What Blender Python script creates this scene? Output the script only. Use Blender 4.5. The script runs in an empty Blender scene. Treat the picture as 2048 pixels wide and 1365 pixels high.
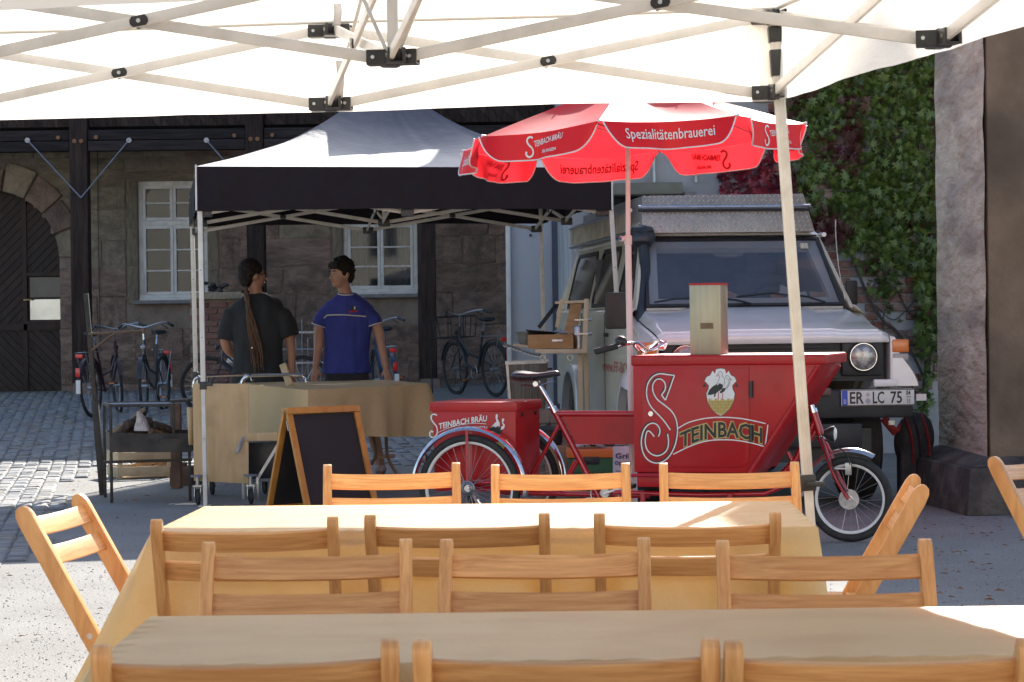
import bpy, bmesh, math, random
from mathutils import Vector, Matrix, Quaternion, noise
random.seed(7)
V = Vector
R_ = math.radians
scene = bpy.context.scene
col = scene.collection

# ------------------------------------------------------------------ camera
F = 4600.0                                   # focal length in pixels of the 2048 px wide photograph
cam_d = bpy.data.cameras.new('camera')
cam_d.sensor_width = 36.0
cam_d.lens = 36.0 * F / 2048.0
cam_d.clip_start = 0.1
cam_d.clip_end = 400
cam = bpy.data.objects.new('camera', cam_d)
col.objects.link(cam)
CAMZ = 1.28
PITCH = -42.5 / F
ROLL = 0.0122
cam.matrix_world = (Matrix.Translation((0, 0, CAMZ)) @ Matrix.Rotation(math.pi / 2 + PITCH, 4, 'X')
                    @ Matrix.Rotation(-ROLL, 4, 'Z'))
cam_d.dof.use_dof = True
cam_d.dof.focus_distance = 11.0
cam_d.dof.aperture_fstop = 20.0
scene.camera = cam
CM = cam.matrix_world.copy()

# ------------------------------------------------------------------ world, sun, exposure
SUN_EL = R_(30.5)
SUN_AZ = math.atan(0.245)
world = bpy.data.worlds.new("World")
scene.world = world
world.use_nodes = True
nt = world.node_tree
sky = nt.nodes.new('ShaderNodeTexSky')
sky.sky_type = 'NISHITA'
sky.sun_disc = False
sky.sun_elevation = SUN_EL
sky.sun_rotation = SUN_AZ
bg = nt.nodes['Background']
bg.inputs['Strength'].default_value = 0.105
nt.links.new(sky.outputs[0], bg.inputs['Color'])
SUNV = V((math.sin(SUN_AZ) * math.cos(SUN_EL), math.cos(SUN_AZ) * math.cos(SUN_EL), math.sin(SUN_EL)))
sl = bpy.data.lights.new('sun', 'SUN')
sl.energy = 5.0
sl.angle = R_(0.53)
sl.color = (1.0, 0.955, 0.88)
so = bpy.data.objects.new('sun', sl)
col.objects.link(so)
so.rotation_euler = SUNV.to_track_quat('Z', 'Y').to_euler()
scene.view_settings.view_transform = 'Standard'
scene.view_settings.look = 'None'
scene.view_settings.exposure = 1.36
scene.view_settings.gamma = 1.0
scene.cycles.max_bounces = 8
scene.cycles.transparent_max_bounces = 12

# ------------------------------------------------------------------ measuring helpers (photo measurements -> metres)
def ray(px, py):
    d = CM.to_3x3() @ V(((px - 1024) / F, (682.5 - py) / F, -1))
    return d
def P(px, py, Y):
    d = ray(px, py); t = Y / d.y
    return V((d.x * t, Y, CAMZ + d.z * t))
def Z(px, py, z=0.0):
    d = ray(px, py); t = (z - CAMZ) / d.z
    return V((d.x * t, d.y * t, z))
def smooth(t):
    t = max(0.0, min(1.0, t)); return t * t * (3 - 2 * t)
def gz(x, y):
    return 0.36 * smooth((y - 19.5) / 11.5) + 0.07 * smooth((x + 3) / 4) * smooth((y - 22) / 8)

# ------------------------------------------------------------------ objects
def tag(o, label=None, cat=None, group=None, kind=None):
    if label: o['label'] = label
    if cat: o['category'] = cat
    if group: o['group'] = group
    if kind: o['kind'] = kind
    return o
WM = {}
def thing(name, label, cat, loc=(0, 0, 0), rz=0.0, group=None):
    o = bpy.data.objects.new(name, None)
    o.empty_display_size = 0.1
    col.objects.link(o)
    o.location = loc
    o.rotation_euler = (0, 0, rz)
    WM[o.name] = Matrix.Translation(V(loc)) @ Matrix.Rotation(rz, 4, 'Z')
    return tag(o, label, cat, group)
def wm(o):
    if o is None: return Matrix()
    if o.name in WM: return WM[o.name]
    return wm(o.parent)

class MB:
    def __init__(s): s.v = []; s.f = []; s.T = None
    def add(s, vs, fs, M=None):
        n = len(s.v)
        for p in vs:
            p = V(p)
            if M is not None: p = M @ p
            s.v.append(p)
        for f in fs: s.f.append([i + n for i in f])
        return s
    def box(s, c, size, M=None, taper=1.0):
        x, y, z = [k / 2 for k in size]; c = V(c)
        vs = []
        for dz in (-1, 1):
            k = taper if dz > 0 else 1
            for a, b in ((-1, -1), (1, -1), (1, 1), (-1, 1)):
                vs.append(c + V((a * x * k, b * y * k, dz * z)))
        return s.add(vs, [(0, 3, 2, 1), (4, 5, 6, 7), (0, 1, 5, 4), (1, 2, 6, 5), (2, 3, 7, 6), (3, 0, 4, 7)], M)
    def bar(s, a, b, w, h, up=(0, 0, 1)):
        a = V(a); b = V(b); d = (b - a); L = d.length; d.normalize()
        u = V(up); r = d.cross(u)
        if r.length < 1e-4: r = d.cross(V((0, 1, 0)))
        r.normalize(); u = r.cross(d)
        vs = []
        for p in (a, b):
            for i, j in ((-1, -1), (1, -1), (1, 1), (-1, 1)):
                vs.append(p + r * (i * w / 2) + u * (j * h / 2))
        return s.add(vs, [(3, 2, 1, 0), (4, 5, 6, 7), (0, 1, 5, 4), (1, 2, 6, 5), (2, 3, 7, 6), (3, 0, 4, 7)])
    def ring(s, rings, closed=False, caps=True):
        n = len(rings[0]); m = len(rings)
        vs = [p for r in rings for p in r]; fs = []
        for i in range(m if closed else m - 1):
            for j in range(n):
                a = i * n + j; b = i * n + (j + 1) % n; i2 = (i + 1) % m
                fs.append((a, b, i2 * n + (j + 1) % n, i2 * n + j))
        if caps and not closed:
            fs.append(tuple(range(n))[::-1]); fs.append(tuple(range((m - 1) * n, m * n)))
        return s.add(vs, fs)
    def tube(s, pts, r, n=8, closed=False, flat=None):
        pts = [V(p) for p in pts]; m = len(pts)
        rs = r if isinstance(r, (list, tuple)) else [r] * m
        rings = []; u = None
        for i, p in enumerate(pts):
            if closed: d = pts[(i + 1) % m] - pts[i - 1]
            else: d = pts[min(i + 1, m - 1)] - pts[max(i - 1, 0)]
            d.normalize()
            if u is None:
                u = d.cross(V((0, 0, 1)))
                if u.length < 0.05: u = d.cross(V((1, 0, 0)))
                u.normalize()
            else:
                u = (u - d * u.dot(d)).normalized()
            w = d.cross(u)
            k1, k2 = (1, 1) if flat is None else flat
            rings.append([p + (u * math.cos(t) * k1 + w * math.sin(t) * k2) * rs[i] for t in [2 * math.pi * j / n for j in range(n)]])
        return s.ring(rings, closed)
    def cyl(s, a, b, r, r2=None, n=12):
        return s.tube([a, b], [r, r if r2 is None else r2], n)
    def lathe(s, prof, M=None, n=20):
        rings = [[V((r * math.cos(2 * math.pi * j / n), r * math.sin(2 * math.pi * j / n), z)) for j in range(n)] for r, z in prof]
        if M is not None: rings = [[M @ p for p in q] for q in rings]
        return s.ring(rings)
    def prism(s, poly, t, M=None):
        """poly in the local xz plane, thickness t along y (0..t)"""
        n = len(poly)
        vs = [(p[0], 0, p[1]) for p in poly] + [(p[0], t, p[1]) for p in poly]
        fs = [tuple(range(n)), tuple(range(n, 2 * n))[::-1]]
        for i in range(n):
            j = (i + 1) % n; fs.append((i, i + n, j + n, j))
        return s.add(vs, fs, M)
    def torus(s, c, ax, Rr, r, n=40, m=8, a0=0, a1=2 * math.pi, flat=None):
        ax = V(ax).normalized(); u = ax.cross(V((0, 0, 1)))
        if u.length < 0.05: u = V((1, 0, 0))
        u.normalize(); w = ax.cross(u); c = V(c)
        full = abs(a1 - a0 - 2 * math.pi) < 1e-4
        k = n if full else n + 1
        rings = []
        for i in range(k):
            t = a0 + (a1 - a0) * i / n
            d = u * math.cos(t) + w * math.sin(t)
            f1, f2 = (1, 1) if flat is None else flat
            rings.append([c + d * (Rr + r * f1 * math.cos(q)) + ax * (r * f2 * math.sin(q)) for q in [2 * math.pi * j / m for j in range(m)]])
        return s.ring(rings, full)
    def grid(s, fn, nu, nv):
        vs = [fn(i / nu, j / nv) for i in range(nu + 1) for j in range(nv + 1)]
        fs = [(i * (nv + 1) + j, (i + 1) * (nv + 1) + j, (i + 1) * (nv + 1) + j + 1, i * (nv + 1) + j + 1) for i in range(nu) for j in range(nv)]
        return s.add(vs, fs)
    def ball(s, c, r, n=12, m=8, M=None):
        sc = r if isinstance(r, (tuple, list)) else (r, r, r)
        rings = []
        c = V(c)
        for i in range(1, m):
            t = math.pi * i / m
            rings.append([c + V((sc[0] * math.sin(t) * math.cos(2 * math.pi * j / n), sc[1] * math.sin(t) * math.sin(2 * math.pi * j / n), -sc[2] * math.cos(t))) for j in range(n)])
        if M is not None: rings = [[M @ p for p in q] for q in rings]
        return s.ring(rings)
    def build(s, name, mat, parent=None, world=False, bevel=0, smooth_a=40, thick=0, seg=2, kind=None, sub=0):
        me = bpy.data.meshes.new(name)
        vs = s.v
        if world:
            Mi = wm(parent).inverted(); vs = [Mi @ p for p in vs]
        me.from_pydata([tuple(p) for p in vs], [], s.f)
        if bevel or True:
            bm = bmesh.new(); bm.from_mesh(me)
            if not thick: bmesh.ops.recalc_face_normals(bm, faces=bm.faces)
            if bevel:
                ed = [e for e in bm.edges if len(e.link_faces) == 2 and e.calc_face_angle(0) > 0.5]
                bmesh.ops.bevel(bm, geom=ed, offset=bevel, segments=seg, profile=0.6, affect='EDGES', clamp_overlap=True)
            bm.to_mesh(me); bm.free()
        if smooth_a:
            me.shade_smooth(); me.set_sharp_from_angle(angle=R_(smooth_a))
        if mat: me.materials.append(mat)
        o = bpy.data.objects.new(name, me)
        col.objects.link(o)
        if parent: o.parent = parent
        if thick:
            md = o.modifiers.new('solid', 'SOLIDIFY'); md.thickness = thick; md.offset = 0
        if sub:
            md = o.modifiers.new('sub', 'SUBSURF'); md.levels = sub; md.render_levels = sub
        if kind: o['kind'] = kind
        return o

def kids(o): return [c for c in bpy.data.objects if c.parent == o]
def copy_tree(o, parent=None, label=None):
    ch = TREE.get(o.name)
    if ch is None: ch = TREE[o.name] = kids(o)
    c = o.copy(); col.objects.link(c)
    if parent is not None: c.parent = parent
    if label: c['label'] = label
    for k in ch: copy_tree(k, c)
    return c
TREE = {}

# ------------------------------------------------------------------ lettering: flat letters as mesh outlines
def letters(txt, size=1.0, sx=1.0, shear=0.0, bold=0.0, res=2):
    cu = bpy.data.curves.new('letters', 'FONT')
    cu.body = txt; cu.size = size; cu.shear = shear; cu.offset = bold; cu.resolution_u = res
    cu.fill_mode = 'FRONT'
    ob = bpy.data.objects.new('letters', cu)
    me = ob.to_mesh()
    vs = [V((v.co.x * sx, v.co.y, 0)) for v in me.vertices]
    fs = [tuple(p.vertices) for p in me.polygons]
    ob.to_mesh_clear()
    bpy.data.objects.remove(ob)
    w = max(v.x for v in vs) if vs else 0
    return vs, fs, w
def put_text(mb, txt, fn, size, sx=1.0, shear=0.0, bold=0.0, center=False, width=None):
    """fn maps (x, y) of the flat lettering to a 3D point"""
    vs, fs, w = letters(txt, size, sx, shear, bold)
    k = 1.0
    if width: k = width / w; w = width
    off = w / 2 if center else 0
    mb.add([fn(v.x * k - off, v.y) for v in vs], fs)
    return w
def stroke(mb, pts, w, fn, closed=False):
    """a flat ribbon of width w along 2D pts, mapped by fn"""
    n = len(pts); L = []; Rr = []
    for i in range(n):
        if closed: a = pts[i - 1]; b = pts[(i + 1) % n]
        else: a = pts[max(0, i - 1)]; b = pts[min(n - 1, i + 1)]
        dx, dy = b[0] - a[0], b[1] - a[1]; l = math.hypot(dx, dy) or 1
        nx, ny = -dy / l * w / 2, dx / l * w / 2
        L.append((pts[i][0] + nx, pts[i][1] + ny)); Rr.append((pts[i][0] - nx, pts[i][1] - ny))
    vs = [fn(*p) for p in L] + [fn(*p) for p in Rr]
    fs = [(i, (i + 1) % n, n + (i + 1) % n, n + i) for i in range(n if closed else n - 1)]
    mb.add(vs, fs)
def spline(ctrl, per=8, closed=False):
    """Catmull-Rom through 2D or 3D control points"""
    ctrl = [V(c) for c in ctrl]; out = []; n = len(ctrl)
    for i in range(n if closed else n - 1):
        if closed: p = [ctrl[(i + k) % n] for k in (-1, 0, 1, 2)]
        else: p = [ctrl[max(0, i - 1)], ctrl[i], ctrl[i + 1], ctrl[min(n - 1, i + 2)]]
        for j in range(per):
            t = j / per
            out.append(0.5 * ((2 * p[1]) + (p[2] - p[0]) * t + (2 * p[0] - 5 * p[1] + 4 * p[2] - p[3]) * t * t + (3 * p[1] - p[0] - 3 * p[2] + p[3]) * t ** 3))
    if not closed: out.append(ctrl[-1])
    return out

# ------------------------------------------------------------------ materials
def mat(name, c, rough=0.6, metal=0.0, c2=None, scale=8.0, stretch=(1, 1, 1), detail=6, bump=0.0, bscale=None,
        rnd=0.0, spec=0.5, trans=0.0, coat=0.0, mid=(0.35, 0.65), dirt=None, dscale=2.0, damt=0.5, rvar=0.0, tcol=None, world=False, distort=0.0, sheen=0.0):
    m = bpy.data.materials.new(name); m.use_nodes = True
    n = m.node_tree; b = n.nodes['Principled BSDF']; L = n.links.new
    b.inputs['Roughness'].default_value = rough
    b.inputs['Metallic'].default_value = metal
    b.inputs['Specular IOR Level'].default_value = spec
    b.inputs['Coat Weight'].default_value = coat
    b.inputs['Coat Roughness'].default_value = 0.08
    if sheen: b.inputs['Sheen Weight'].default_value = sheen
    tc = n.nodes.new('ShaderNodeTexCoord')
    if world:
        g = n.nodes.new('ShaderNodeNewGeometry'); src = g.outputs['Position']
    else:
        oi = n.nodes.new('ShaderNodeObjectInfo')
        cm = n.nodes.new('ShaderNodeVectorMath'); cm.operation = 'SCALE'
        cb = n.nodes.new('ShaderNodeCombineXYZ')
        for k in range(3): L(oi.outputs['Random'], cb.inputs[k])
        L(cb.outputs[0], cm.inputs[0]); cm.inputs['Scale'].default_value = 37.0
        ad = n.nodes.new('ShaderNodeVectorMath'); ad.operation = 'ADD'
        L(tc.outputs['Object'], ad.inputs[0]); L(cm.outputs[0], ad.inputs[1]); src = ad.outputs[0]
    mp = n.nodes.new('ShaderNodeMapping'); mp.inputs['Scale'].default_value = stretch
    L(src, mp.inputs['Vector'])
    c = tuple(c) + (1,) if len(c) == 3 else c
    last = None
    if c2 is not None:
        nz = n.nodes.new('ShaderNodeTexNoise'); nz.inputs['Scale'].default_value = scale; nz.inputs['Detail'].default_value = detail
        nz.inputs['Roughness'].default_value = 0.6; nz.inputs['Distortion'].default_value = distort
        L(mp.outputs[0], nz.inputs['Vector'])
        rp = n.nodes.new('ShaderNodeValToRGB')
        rp.color_ramp.elements[0].position = mid[0]; rp.color_ramp.elements[1].position = mid[1]
        rp.color_ramp.elements[0].color = c; rp.color_ramp.elements[1].color = tuple(c2) + (1,)
        L(nz.outputs['Fac'], rp.inputs[0]); last = rp.outputs[0]
    else:
        rg = n.nodes.new('ShaderNodeRGB'); rg.outputs[0].default_value = c; last = rg.outputs[0]
    if dirt is not None:
        nd = n.nodes.new('ShaderNodeTexNoise'); nd.inputs['Scale'].default_value = dscale; nd.inputs['Detail'].default_value = 8
        L(mp.outputs[0] if world else src, nd.inputs['Vector'])
        rd = n.nodes.new('ShaderNodeMapRange'); rd.inputs['From Min'].default_value = 0.48; rd.inputs['From Max'].default_value = 0.68
        rd.inputs['To Max'].default_value = damt
        L(nd.outputs['Fac'], rd.inputs['Value'])
        mx = n.nodes.new('ShaderNodeMixRGB'); mx.inputs[2].default_value = tuple(dirt) + (1,)
        L(rd.outputs[0], mx.inputs[0]); L(last, mx.inputs[1]); last = mx.outputs[0]
    if rnd:
        oi2 = n.nodes.new('ShaderNodeObjectInfo')
        mr = n.nodes.new('ShaderNodeMapRange'); mr.inputs['To Min'].default_value = 1 - rnd; mr.inputs['To Max'].default_value = 1 + rnd
        L(oi2.outputs['Random'], mr.inputs['Value'])
        hs = n.nodes.new('ShaderNodeHueSaturation')
        L(mr.outputs[0], hs.inputs['Value']); L(last, hs.inputs['Color']); last = hs.outputs[0]
    L(last, b.inputs['Base Color'])
    if rvar:
        nr = n.nodes.new('ShaderNodeTexNoise'); nr.inputs['Scale'].default_value = scale * 0.7
        L(mp.outputs[0], nr.inputs['Vector'])
        mr = n.nodes.new('ShaderNodeMapRange'); mr.inputs['To Min'].default_value = rough - rvar; mr.inputs['To Max'].default_value = rough + rvar
        L(nr.outputs['Fac'], mr.inputs['Value']); L(mr.outputs[0], b.inputs['Roughness'])
    if bump:
        nb = n.nodes.new('ShaderNodeTexNoise'); nb.inputs['Scale'].default_value = bscale or scale * 3; nb.inputs['Detail'].default_value = 6
        L(mp.outputs[0], nb.inputs['Vector'])
        bp = n.nodes.new('ShaderNodeBump'); bp.inputs['Strength'].default_value = min(1.0, bump * 8); bp.inputs['Distance'].default_value = bump * 0.1
        L(nb.outputs['Fac'], bp.inputs['Height']); L(bp.outputs[0], b.inputs['Normal'])
    if trans:
        out = n.nodes['Material Output']
        tr = n.nodes.new('ShaderNodeBsdfTranslucent')
        if tcol: tr.inputs['Color'].default_value = tuple(tcol) + (1,)
        else: L(last, tr.inputs['Color'])
        ms = n.nodes.new('ShaderNodeMixShader'); ms.inputs[0].default_value = trans
        L(b.outputs[0], ms.inputs[1]); L(tr.outputs[0], ms.inputs[2]); L(ms.outputs[0], out.inputs['Surface'])
    return m
def glassy(name, tint=(0.02, 0.03, 0.035), rough=0.03, alpha=0.35):
    """window glass: clear reflective sheet, partly see-through"""
    m = bpy.data.materials.new(name); m.use_nodes = True
    n = m.node_tree; L = n.links.new; out = n.nodes['Material Output']; b = n.nodes['Principled BSDF']
    b.inputs['Base Color'].default_value = tuple(tint) + (1,); b.inputs['Roughness'].default_value = rough
    b.inputs['Specular IOR Level'].default_value = 0.55
    tr = n.nodes.new('ShaderNodeBsdfTransparent'); ms = n.nodes.new('ShaderNodeMixShader'); ms.inputs[0].default_value = alpha
    L(b.outputs[0], ms.inputs[1]); L(tr.outputs[0], ms.inputs[2]); L(ms.outputs[0], out.inputs['Surface'])
    return m

beech = dict(rough=0.42, bump=0.008, detail=9, rnd=0.16, distort=0.5, spec=0.45)
M = {}
for ax, st in (('x', (1.8, 50, 50)), ('y', (50, 1.8, 50)), ('z', (50, 9, 2.0))):
    M['beech_' + ax] = mat('beech_wood_' + ax, (0.58, 0.25, 0.078), c2=(0.80, 0.41, 0.15), scale=2.2, stretch=st, **beech)
M['cloth'] = mat('tablecloth_weave', (0.82, 0.62, 0.27), rough=0.38, c2=(0.90, 0.76, 0.42), scale=120, stretch=(1, 2, 4), bump=0.02, bscale=300, trans=0.44, tcol=(0.92, 0.62, 0.10), mid=(0.3, 0.7), dirt=(0.46, 0.27, 0.10), dscale=6, damt=0.3, spec=1.0)
M['cloth_far'] = mat('counter_cloth_weave', (0.70, 0.47, 0.23), rough=0.7, c2=(0.80, 0.58, 0.32), scale=120, trans=0.2, bump=0.02, bscale=200, spec=0.2)
M['canopy'] = mat('white_canopy', (0.82, 0.80, 0.76), rough=0.8, c2=(0.86, 0.84, 0.80), scale=1.3, trans=0.47, bump=0.5, bscale=3.0, stretch=(0.5, 0.5, 2.2), tcol=(0.93, 0.88, 0.81), spec=0.1)
M['black_canopy'] = mat('black_canopy', (0.026, 0.022, 0.044), rough=0.48, c2=(0.034, 0.030, 0.056), scale=6, bump=0.10, bscale=5, sheen=0.6, spec=0.7)
M['umbrella'] = mat('umbrella_red', (0.84, 0.012, 0.016), rough=0.5, c2=(0.87, 0.018, 0.020), scale=4, trans=0.38, tcol=(0.9, 0.035, 0.05), bump=0.03, bscale=12, spec=0.6)
M['letter_white'] = mat('letter_white', (0.82, 0.78, 0.74), rough=0.5, c2=(0.75, 0.72, 0.68), scale=30)
M['letter_ghost'] = mat('letter_seen_through_cloth', (0.45, 0.01, 0.015), rough=0.7, c2=(0.4, 0.01, 0.012), scale=30)
M['tent_alu'] = mat('tent_frame_aluminium', (0.70, 0.68, 0.64), rough=0.42, metal=0.2, c2=(0.78, 0.75, 0.71), scale=9, rvar=0.08, dirt=(0.42, 0.40, 0.36), dscale=7, damt=0.35)
M['cream_steel'] = mat('cream_painted_steel', (0.70, 0.66, 0.58), rough=0.4, c2=(0.76, 0.72, 0.65), scale=12, dirt=(0.45, 0.40, 0.30), dscale=9, damt=0.4)
M['black_plastic'] = mat('black_plastic', (0.018, 0.018, 0.02), rough=0.4, c2=(0.03, 0.03, 0.03), scale=30, rvar=0.1)
M['black_rubber'] = mat('black_rubber', (0.018, 0.018, 0.018), rough=0.75, c2=(0.035, 0.033, 0.03), scale=20, bump=0.02, bscale=90)
M['screw'] = mat('screw_steel', (0.55, 0.55, 0.56), rough=0.3, metal=1.0, c2=(0.65, 0.65, 0.66), scale=60)
M['chrome'] = mat('chrome', (0.72, 0.72, 0.74), rough=0.12, metal=1.0, c2=(0.6, 0.6, 0.62), scale=18, rvar=0.06, dirt=(0.30, 0.26, 0.22), dscale=30, damt=0.4)
M['steel'] = mat('dull_steel', (0.38, 0.38, 0.38), rough=0.38, metal=0.9, c2=(0.5, 0.5, 0.5), scale=14, rvar=0.1)
M['red'] = mat('trike_red_paint', (0.42, 0.008, 0.012), rough=0.36, c2=(0.47, 0.012, 0.016), scale=3, coat=0.12, spec=0.3, dirt=(0.26, 0.012, 0.012), dscale=5, damt=0.4, rvar=0.08)
M['red_tube'] = mat('trike_red_tubing', (0.40, 0.006, 0.014), rough=0.22, c2=(0.45, 0.01, 0.02), scale=9, coat=0.6)
M['gold'] = mat('emblem_gold', (0.50, 0.36, 0.10), rough=0.5, c2=(0.56, 0.42, 0.14), scale=40)
M['ink'] = mat('emblem_black', (0.012, 0.012, 0.012), rough=0.45, c2=(0.02, 0.02, 0.02), scale=40)
M['stone'] = mat('sandstone_block', (0.19, 0.128, 0.10), rough=0.95, c2=(0.32, 0.23, 0.185), scale=4.2, bump=0.35, bscale=18, rnd=0.13, dirt=(0.11, 0.085, 0.075), dscale=2.2, damt=0.7, spec=0.15)
M['stone_y'] = mat('sandstone_block_ochre', (0.24, 0.195, 0.14), rough=0.95, c2=(0.35, 0.295, 0.22), scale=4.2, bump=0.35, bscale=18, rnd=0.13, dirt=(0.15, 0.13, 0.10), dscale=2.2, damt=0.6, spec=0.15)
M['mortar'] = mat('wall_mortar', (0.20, 0.155, 0.125), rough=0.97, c2=(0.29, 0.235, 0.19), scale=4, bump=0.2, bscale=20, world=True, spec=0.1)
M['timber'] = mat('old_dark_timber', (0.022, 0.015, 0.013), rough=0.8, c2=(0.055, 0.036, 0.03), scale=2.5, stretch=(9, 9, 0.8), bump=0.12, bscale=8, rnd=0.25, spec=0.2)
M['timber_x'] = mat('old_dark_timber_beam', (0.020, 0.016, 0.017), rough=0.8, c2=(0.045, 0.036, 0.036), scale=2.5, stretch=(0.8, 9, 9), bump=0.12, bscale=8, rnd=0.25, spec=0.2)
M['door_wood'] = mat('brown_door_boards', (0.018, 0.009, 0.006), rough=0.65, c2=(0.04, 0.020, 0.013), scale=3, stretch=(4, 4, 1), bump=0.08, bscale=9, rnd=0.22)
M['peg'] = mat('oak_peg_end', (0.20, 0.09, 0.04), rough=0.8, c2=(0.28, 0.14, 0.07), scale=20)
M['win_white'] = mat('window_white_paint', (0.62, 0.62, 0.60), rough=0.45, c2=(0.70, 0.69, 0.66), scale=6, dirt=(0.38, 0.36, 0.33), dscale=5, damt=0.5)
M['sill'] = mat('grey_sill', (0.16, 0.16, 0.16), rough=0.7, c2=(0.24, 0.23, 0.22), scale=9)
M['glass'] = glassy('window_glass')
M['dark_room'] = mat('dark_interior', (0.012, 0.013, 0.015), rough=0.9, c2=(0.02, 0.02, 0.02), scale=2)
M['curtain'] = mat('curtain_cloth', (0.30, 0.32, 0.33), rough=0.9, c2=(0.38, 0.38, 0.37), scale=4, stretch=(6, 1, 0.5))
# ================================================================== THE SETTING
def clip_poly(sub, clip):
    """Sutherland-Hodgman, clip is convex, counter-clockwise"""
    out = list(sub)
    for i in range(len(clip)):
        a, b = clip[i], clip[(i + 1) % len(clip)]
        inp, out = out, []
        def side(p): return (b[0] - a[0]) * (p[1] - a[1]) - (b[1] - a[1]) * (p[0] - a[0])
        for j in range(len(inp)):
            p, q = inp[j - 1], inp[j]; sp, sq = side(p), side(q)
            if (sp >= 0) != (sq >= 0):
                t = sp / (sp - sq); out.append((p[0] + (q[0] - p[0]) * t, p[1] + (q[1] - p[1]) * t))
            if sq >= 0: out.append(q)
        if not out: return []
    return out
def rect(x0, z0, x1, z1): return [(x0, z0), (x1, z0), (x1, z1), (x0, z1)]

# ---- ground
gm = bpy.data.materials.new('gravel_ground'); gm.use_nodes = True
n_ = gm.node_tree; L_ = n_.links.new; bs = n_.nodes['Principled BSDF']; bs.inputs['Roughness'].default_value = 0.92
bs.inputs['Specular IOR Level'].default_value = 0.25
geo = n_.nodes.new('ShaderNodeNewGeometry')
def nz_(scale, detail=8, rough=0.6):
    q = n_.nodes.new('ShaderNodeTexNoise'); q.inputs['Scale'].default_value = scale; q.inputs['Detail'].default_value = detail
    q.inputs['Roughness'].default_value = rough; L_(geo.outputs['Position'], q.inputs['Vector']); return q
def ramp_(src, p0, c0, p1, c1):
    r = n_.nodes.new('ShaderNodeValToRGB'); e = r.color_ramp.elements
    e[0].position = p0; e[0].color = c0 + (1,); e[1].position = p1; e[1].color = c1 + (1,)
    L_(src, r.inputs[0]); return r
a_ = ramp_(nz_(95, 3, 0.8).outputs['Fac'], 0.40, (0.11, 0.10, 0.09), 0.60, (0.40, 0.38, 0.355))
b_ = ramp_(nz_(1.4, 9).outputs['Fac'], 0.38, (0.20, 0.187, 0.17), 0.66, (0.31, 0.30, 0.28))
mx1 = n_.nodes.new('ShaderNodeMixRGB'); mx1.inputs[0].default_value = 0.55
L_(b_.outputs[0], mx1.inputs[1]); L_(a_.outputs[0], mx1.inputs[2])
c_ = ramp_(nz_(9, 8, 0.75).outputs['Fac'], 0.60, (0, 0, 0), 0.70, (1, 1, 1))
mx2 = n_.nodes.new('ShaderNodeMixRGB'); mx2.inputs[2].default_value = (0.12, 0.095, 0.08, 1)
mm = n_.nodes.new('ShaderNodeMath'); mm.operation = 'MULTIPLY'; mm.inputs[1].default_value = 0.12
L_(c_.outputs[0], mm.inputs[0]); L_(mm.outputs[0], mx2.inputs[0]); L_(mx1.outputs[0], mx2.inputs[1])
L_(mx2.outputs[0], bs.inputs['Base Color'])
bp_ = n_.nodes.new('ShaderNodeBump'); bp_.inputs['Strength'].default_value = 1.0; bp_.inputs['Distance'].default_value = 0.0022
L_(nz_(160, 3, 0.9).outputs['Fac'], bp_.inputs['Height']); L_(bp_.outputs[0], bs.inputs['Normal'])
mb = MB()
xs = [-90, -50, -25] + [-15 + 0.5 * i for i in range(61)] + [25, 50, 90]
ys = [-60, -25, -8] + [0.5 * i for i in range(75)] + [45, 70, 130]
mb.add([(x, y, gz(x, y)) for x in xs for y in ys],
       [(i * len(ys) + j, (i + 1) * len(ys) + j, (i + 1) * len(ys) + j + 1, i * len(ys) + j + 1) for i in range(len(xs) - 1) for j in range(len(ys) - 1)])
ground = tag(mb.build('ground', gm, smooth_a=60), 'pale sandy gravel courtyard with cobbled strips', None, None, 'structure')

# ---- cobbles, laid in rows
cob_m = [mat('cobble_granite_' + k, c1, rough=0.7, c2=c2, scale=14, bump=0.08, bscale=40, rnd=0.22, spec=0.45, world=False)
         for k, c1, c2 in (('grey', (0.15, 0.15, 0.152), (0.25, 0.25, 0.252)), ('warm', (0.20, 0.18, 0.155), (0.31, 0.285, 0.25)))]
def cob_verts(rx, ry, h, rn):
    p = []
    for k, z in ((1.0, -0.03), (0.97, h * 0.55), (0.72, h)):
        for a, b in ((-1, -1), (1, -1), (1, 1), (-1, 1)):
            p.append(V((a * rx * k * (1 + rn.uniform(-.1, .1)), b * ry * k * (1 + rn.uniform(-.1, .1)), z + (rn.uniform(-.003, .003) if k < 1 else 0))))
    f = [(8, 9, 10, 11)]
    for r in (0, 4):
        for j in range(4): f.append((r + j, r + (j + 1) % 4, r + 4 + (j + 1) % 4, r + 4 + j))
    return p, f
cob_me = []
for k in range(8):
    rn = random.Random(k); q = MB(); q.add(*cob_verts(0.5, 0.5, 1, rn))
    o = q.build('cobble', cob_m[k % 3 == 2], smooth_a=70); cob_me.append(o.data); bpy.data.objects.remove(o)
rn = random.Random(11)
spots = []
th = math.atan2(0.167, 0.986)
ca, sa = math.cos(th), math.sin(th)
for i in range(-70, 115):
    v = -12.0 + i * 0.118
    u = 10.0 + rn.uniform(0, 0.15)
    while u < 32.5:
        w = rn.uniform(0.10, 0.17)
        x = ca * v - sa * (u + w / 2) + 2.0; y = sa * v + ca * (u + w / 2)
        u += w + 0.012
        inA = x < -2.72 - 0.15 * (y - 12.7) + 0.12 * math.sin(y * 2) and y > 11.3 and x > -0.2226 * y - 0.9
        inB = y > 20.3 + 0.25 * math.sin(x * 3) and x < 0.3 and x > -0.2226 * y - 0.6 and y < 31.6
        if inA or inB: spots.append((x, y, w))
def in_view(x, y): return -0.2226 * y - 0.1 < x < 0.23 * y
spots.sort(key=lambda s: (0 if in_view(s[0], s[1]) and not (s[0] > -3.4 and s[1] > 16) else 1, s[1]))
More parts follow.
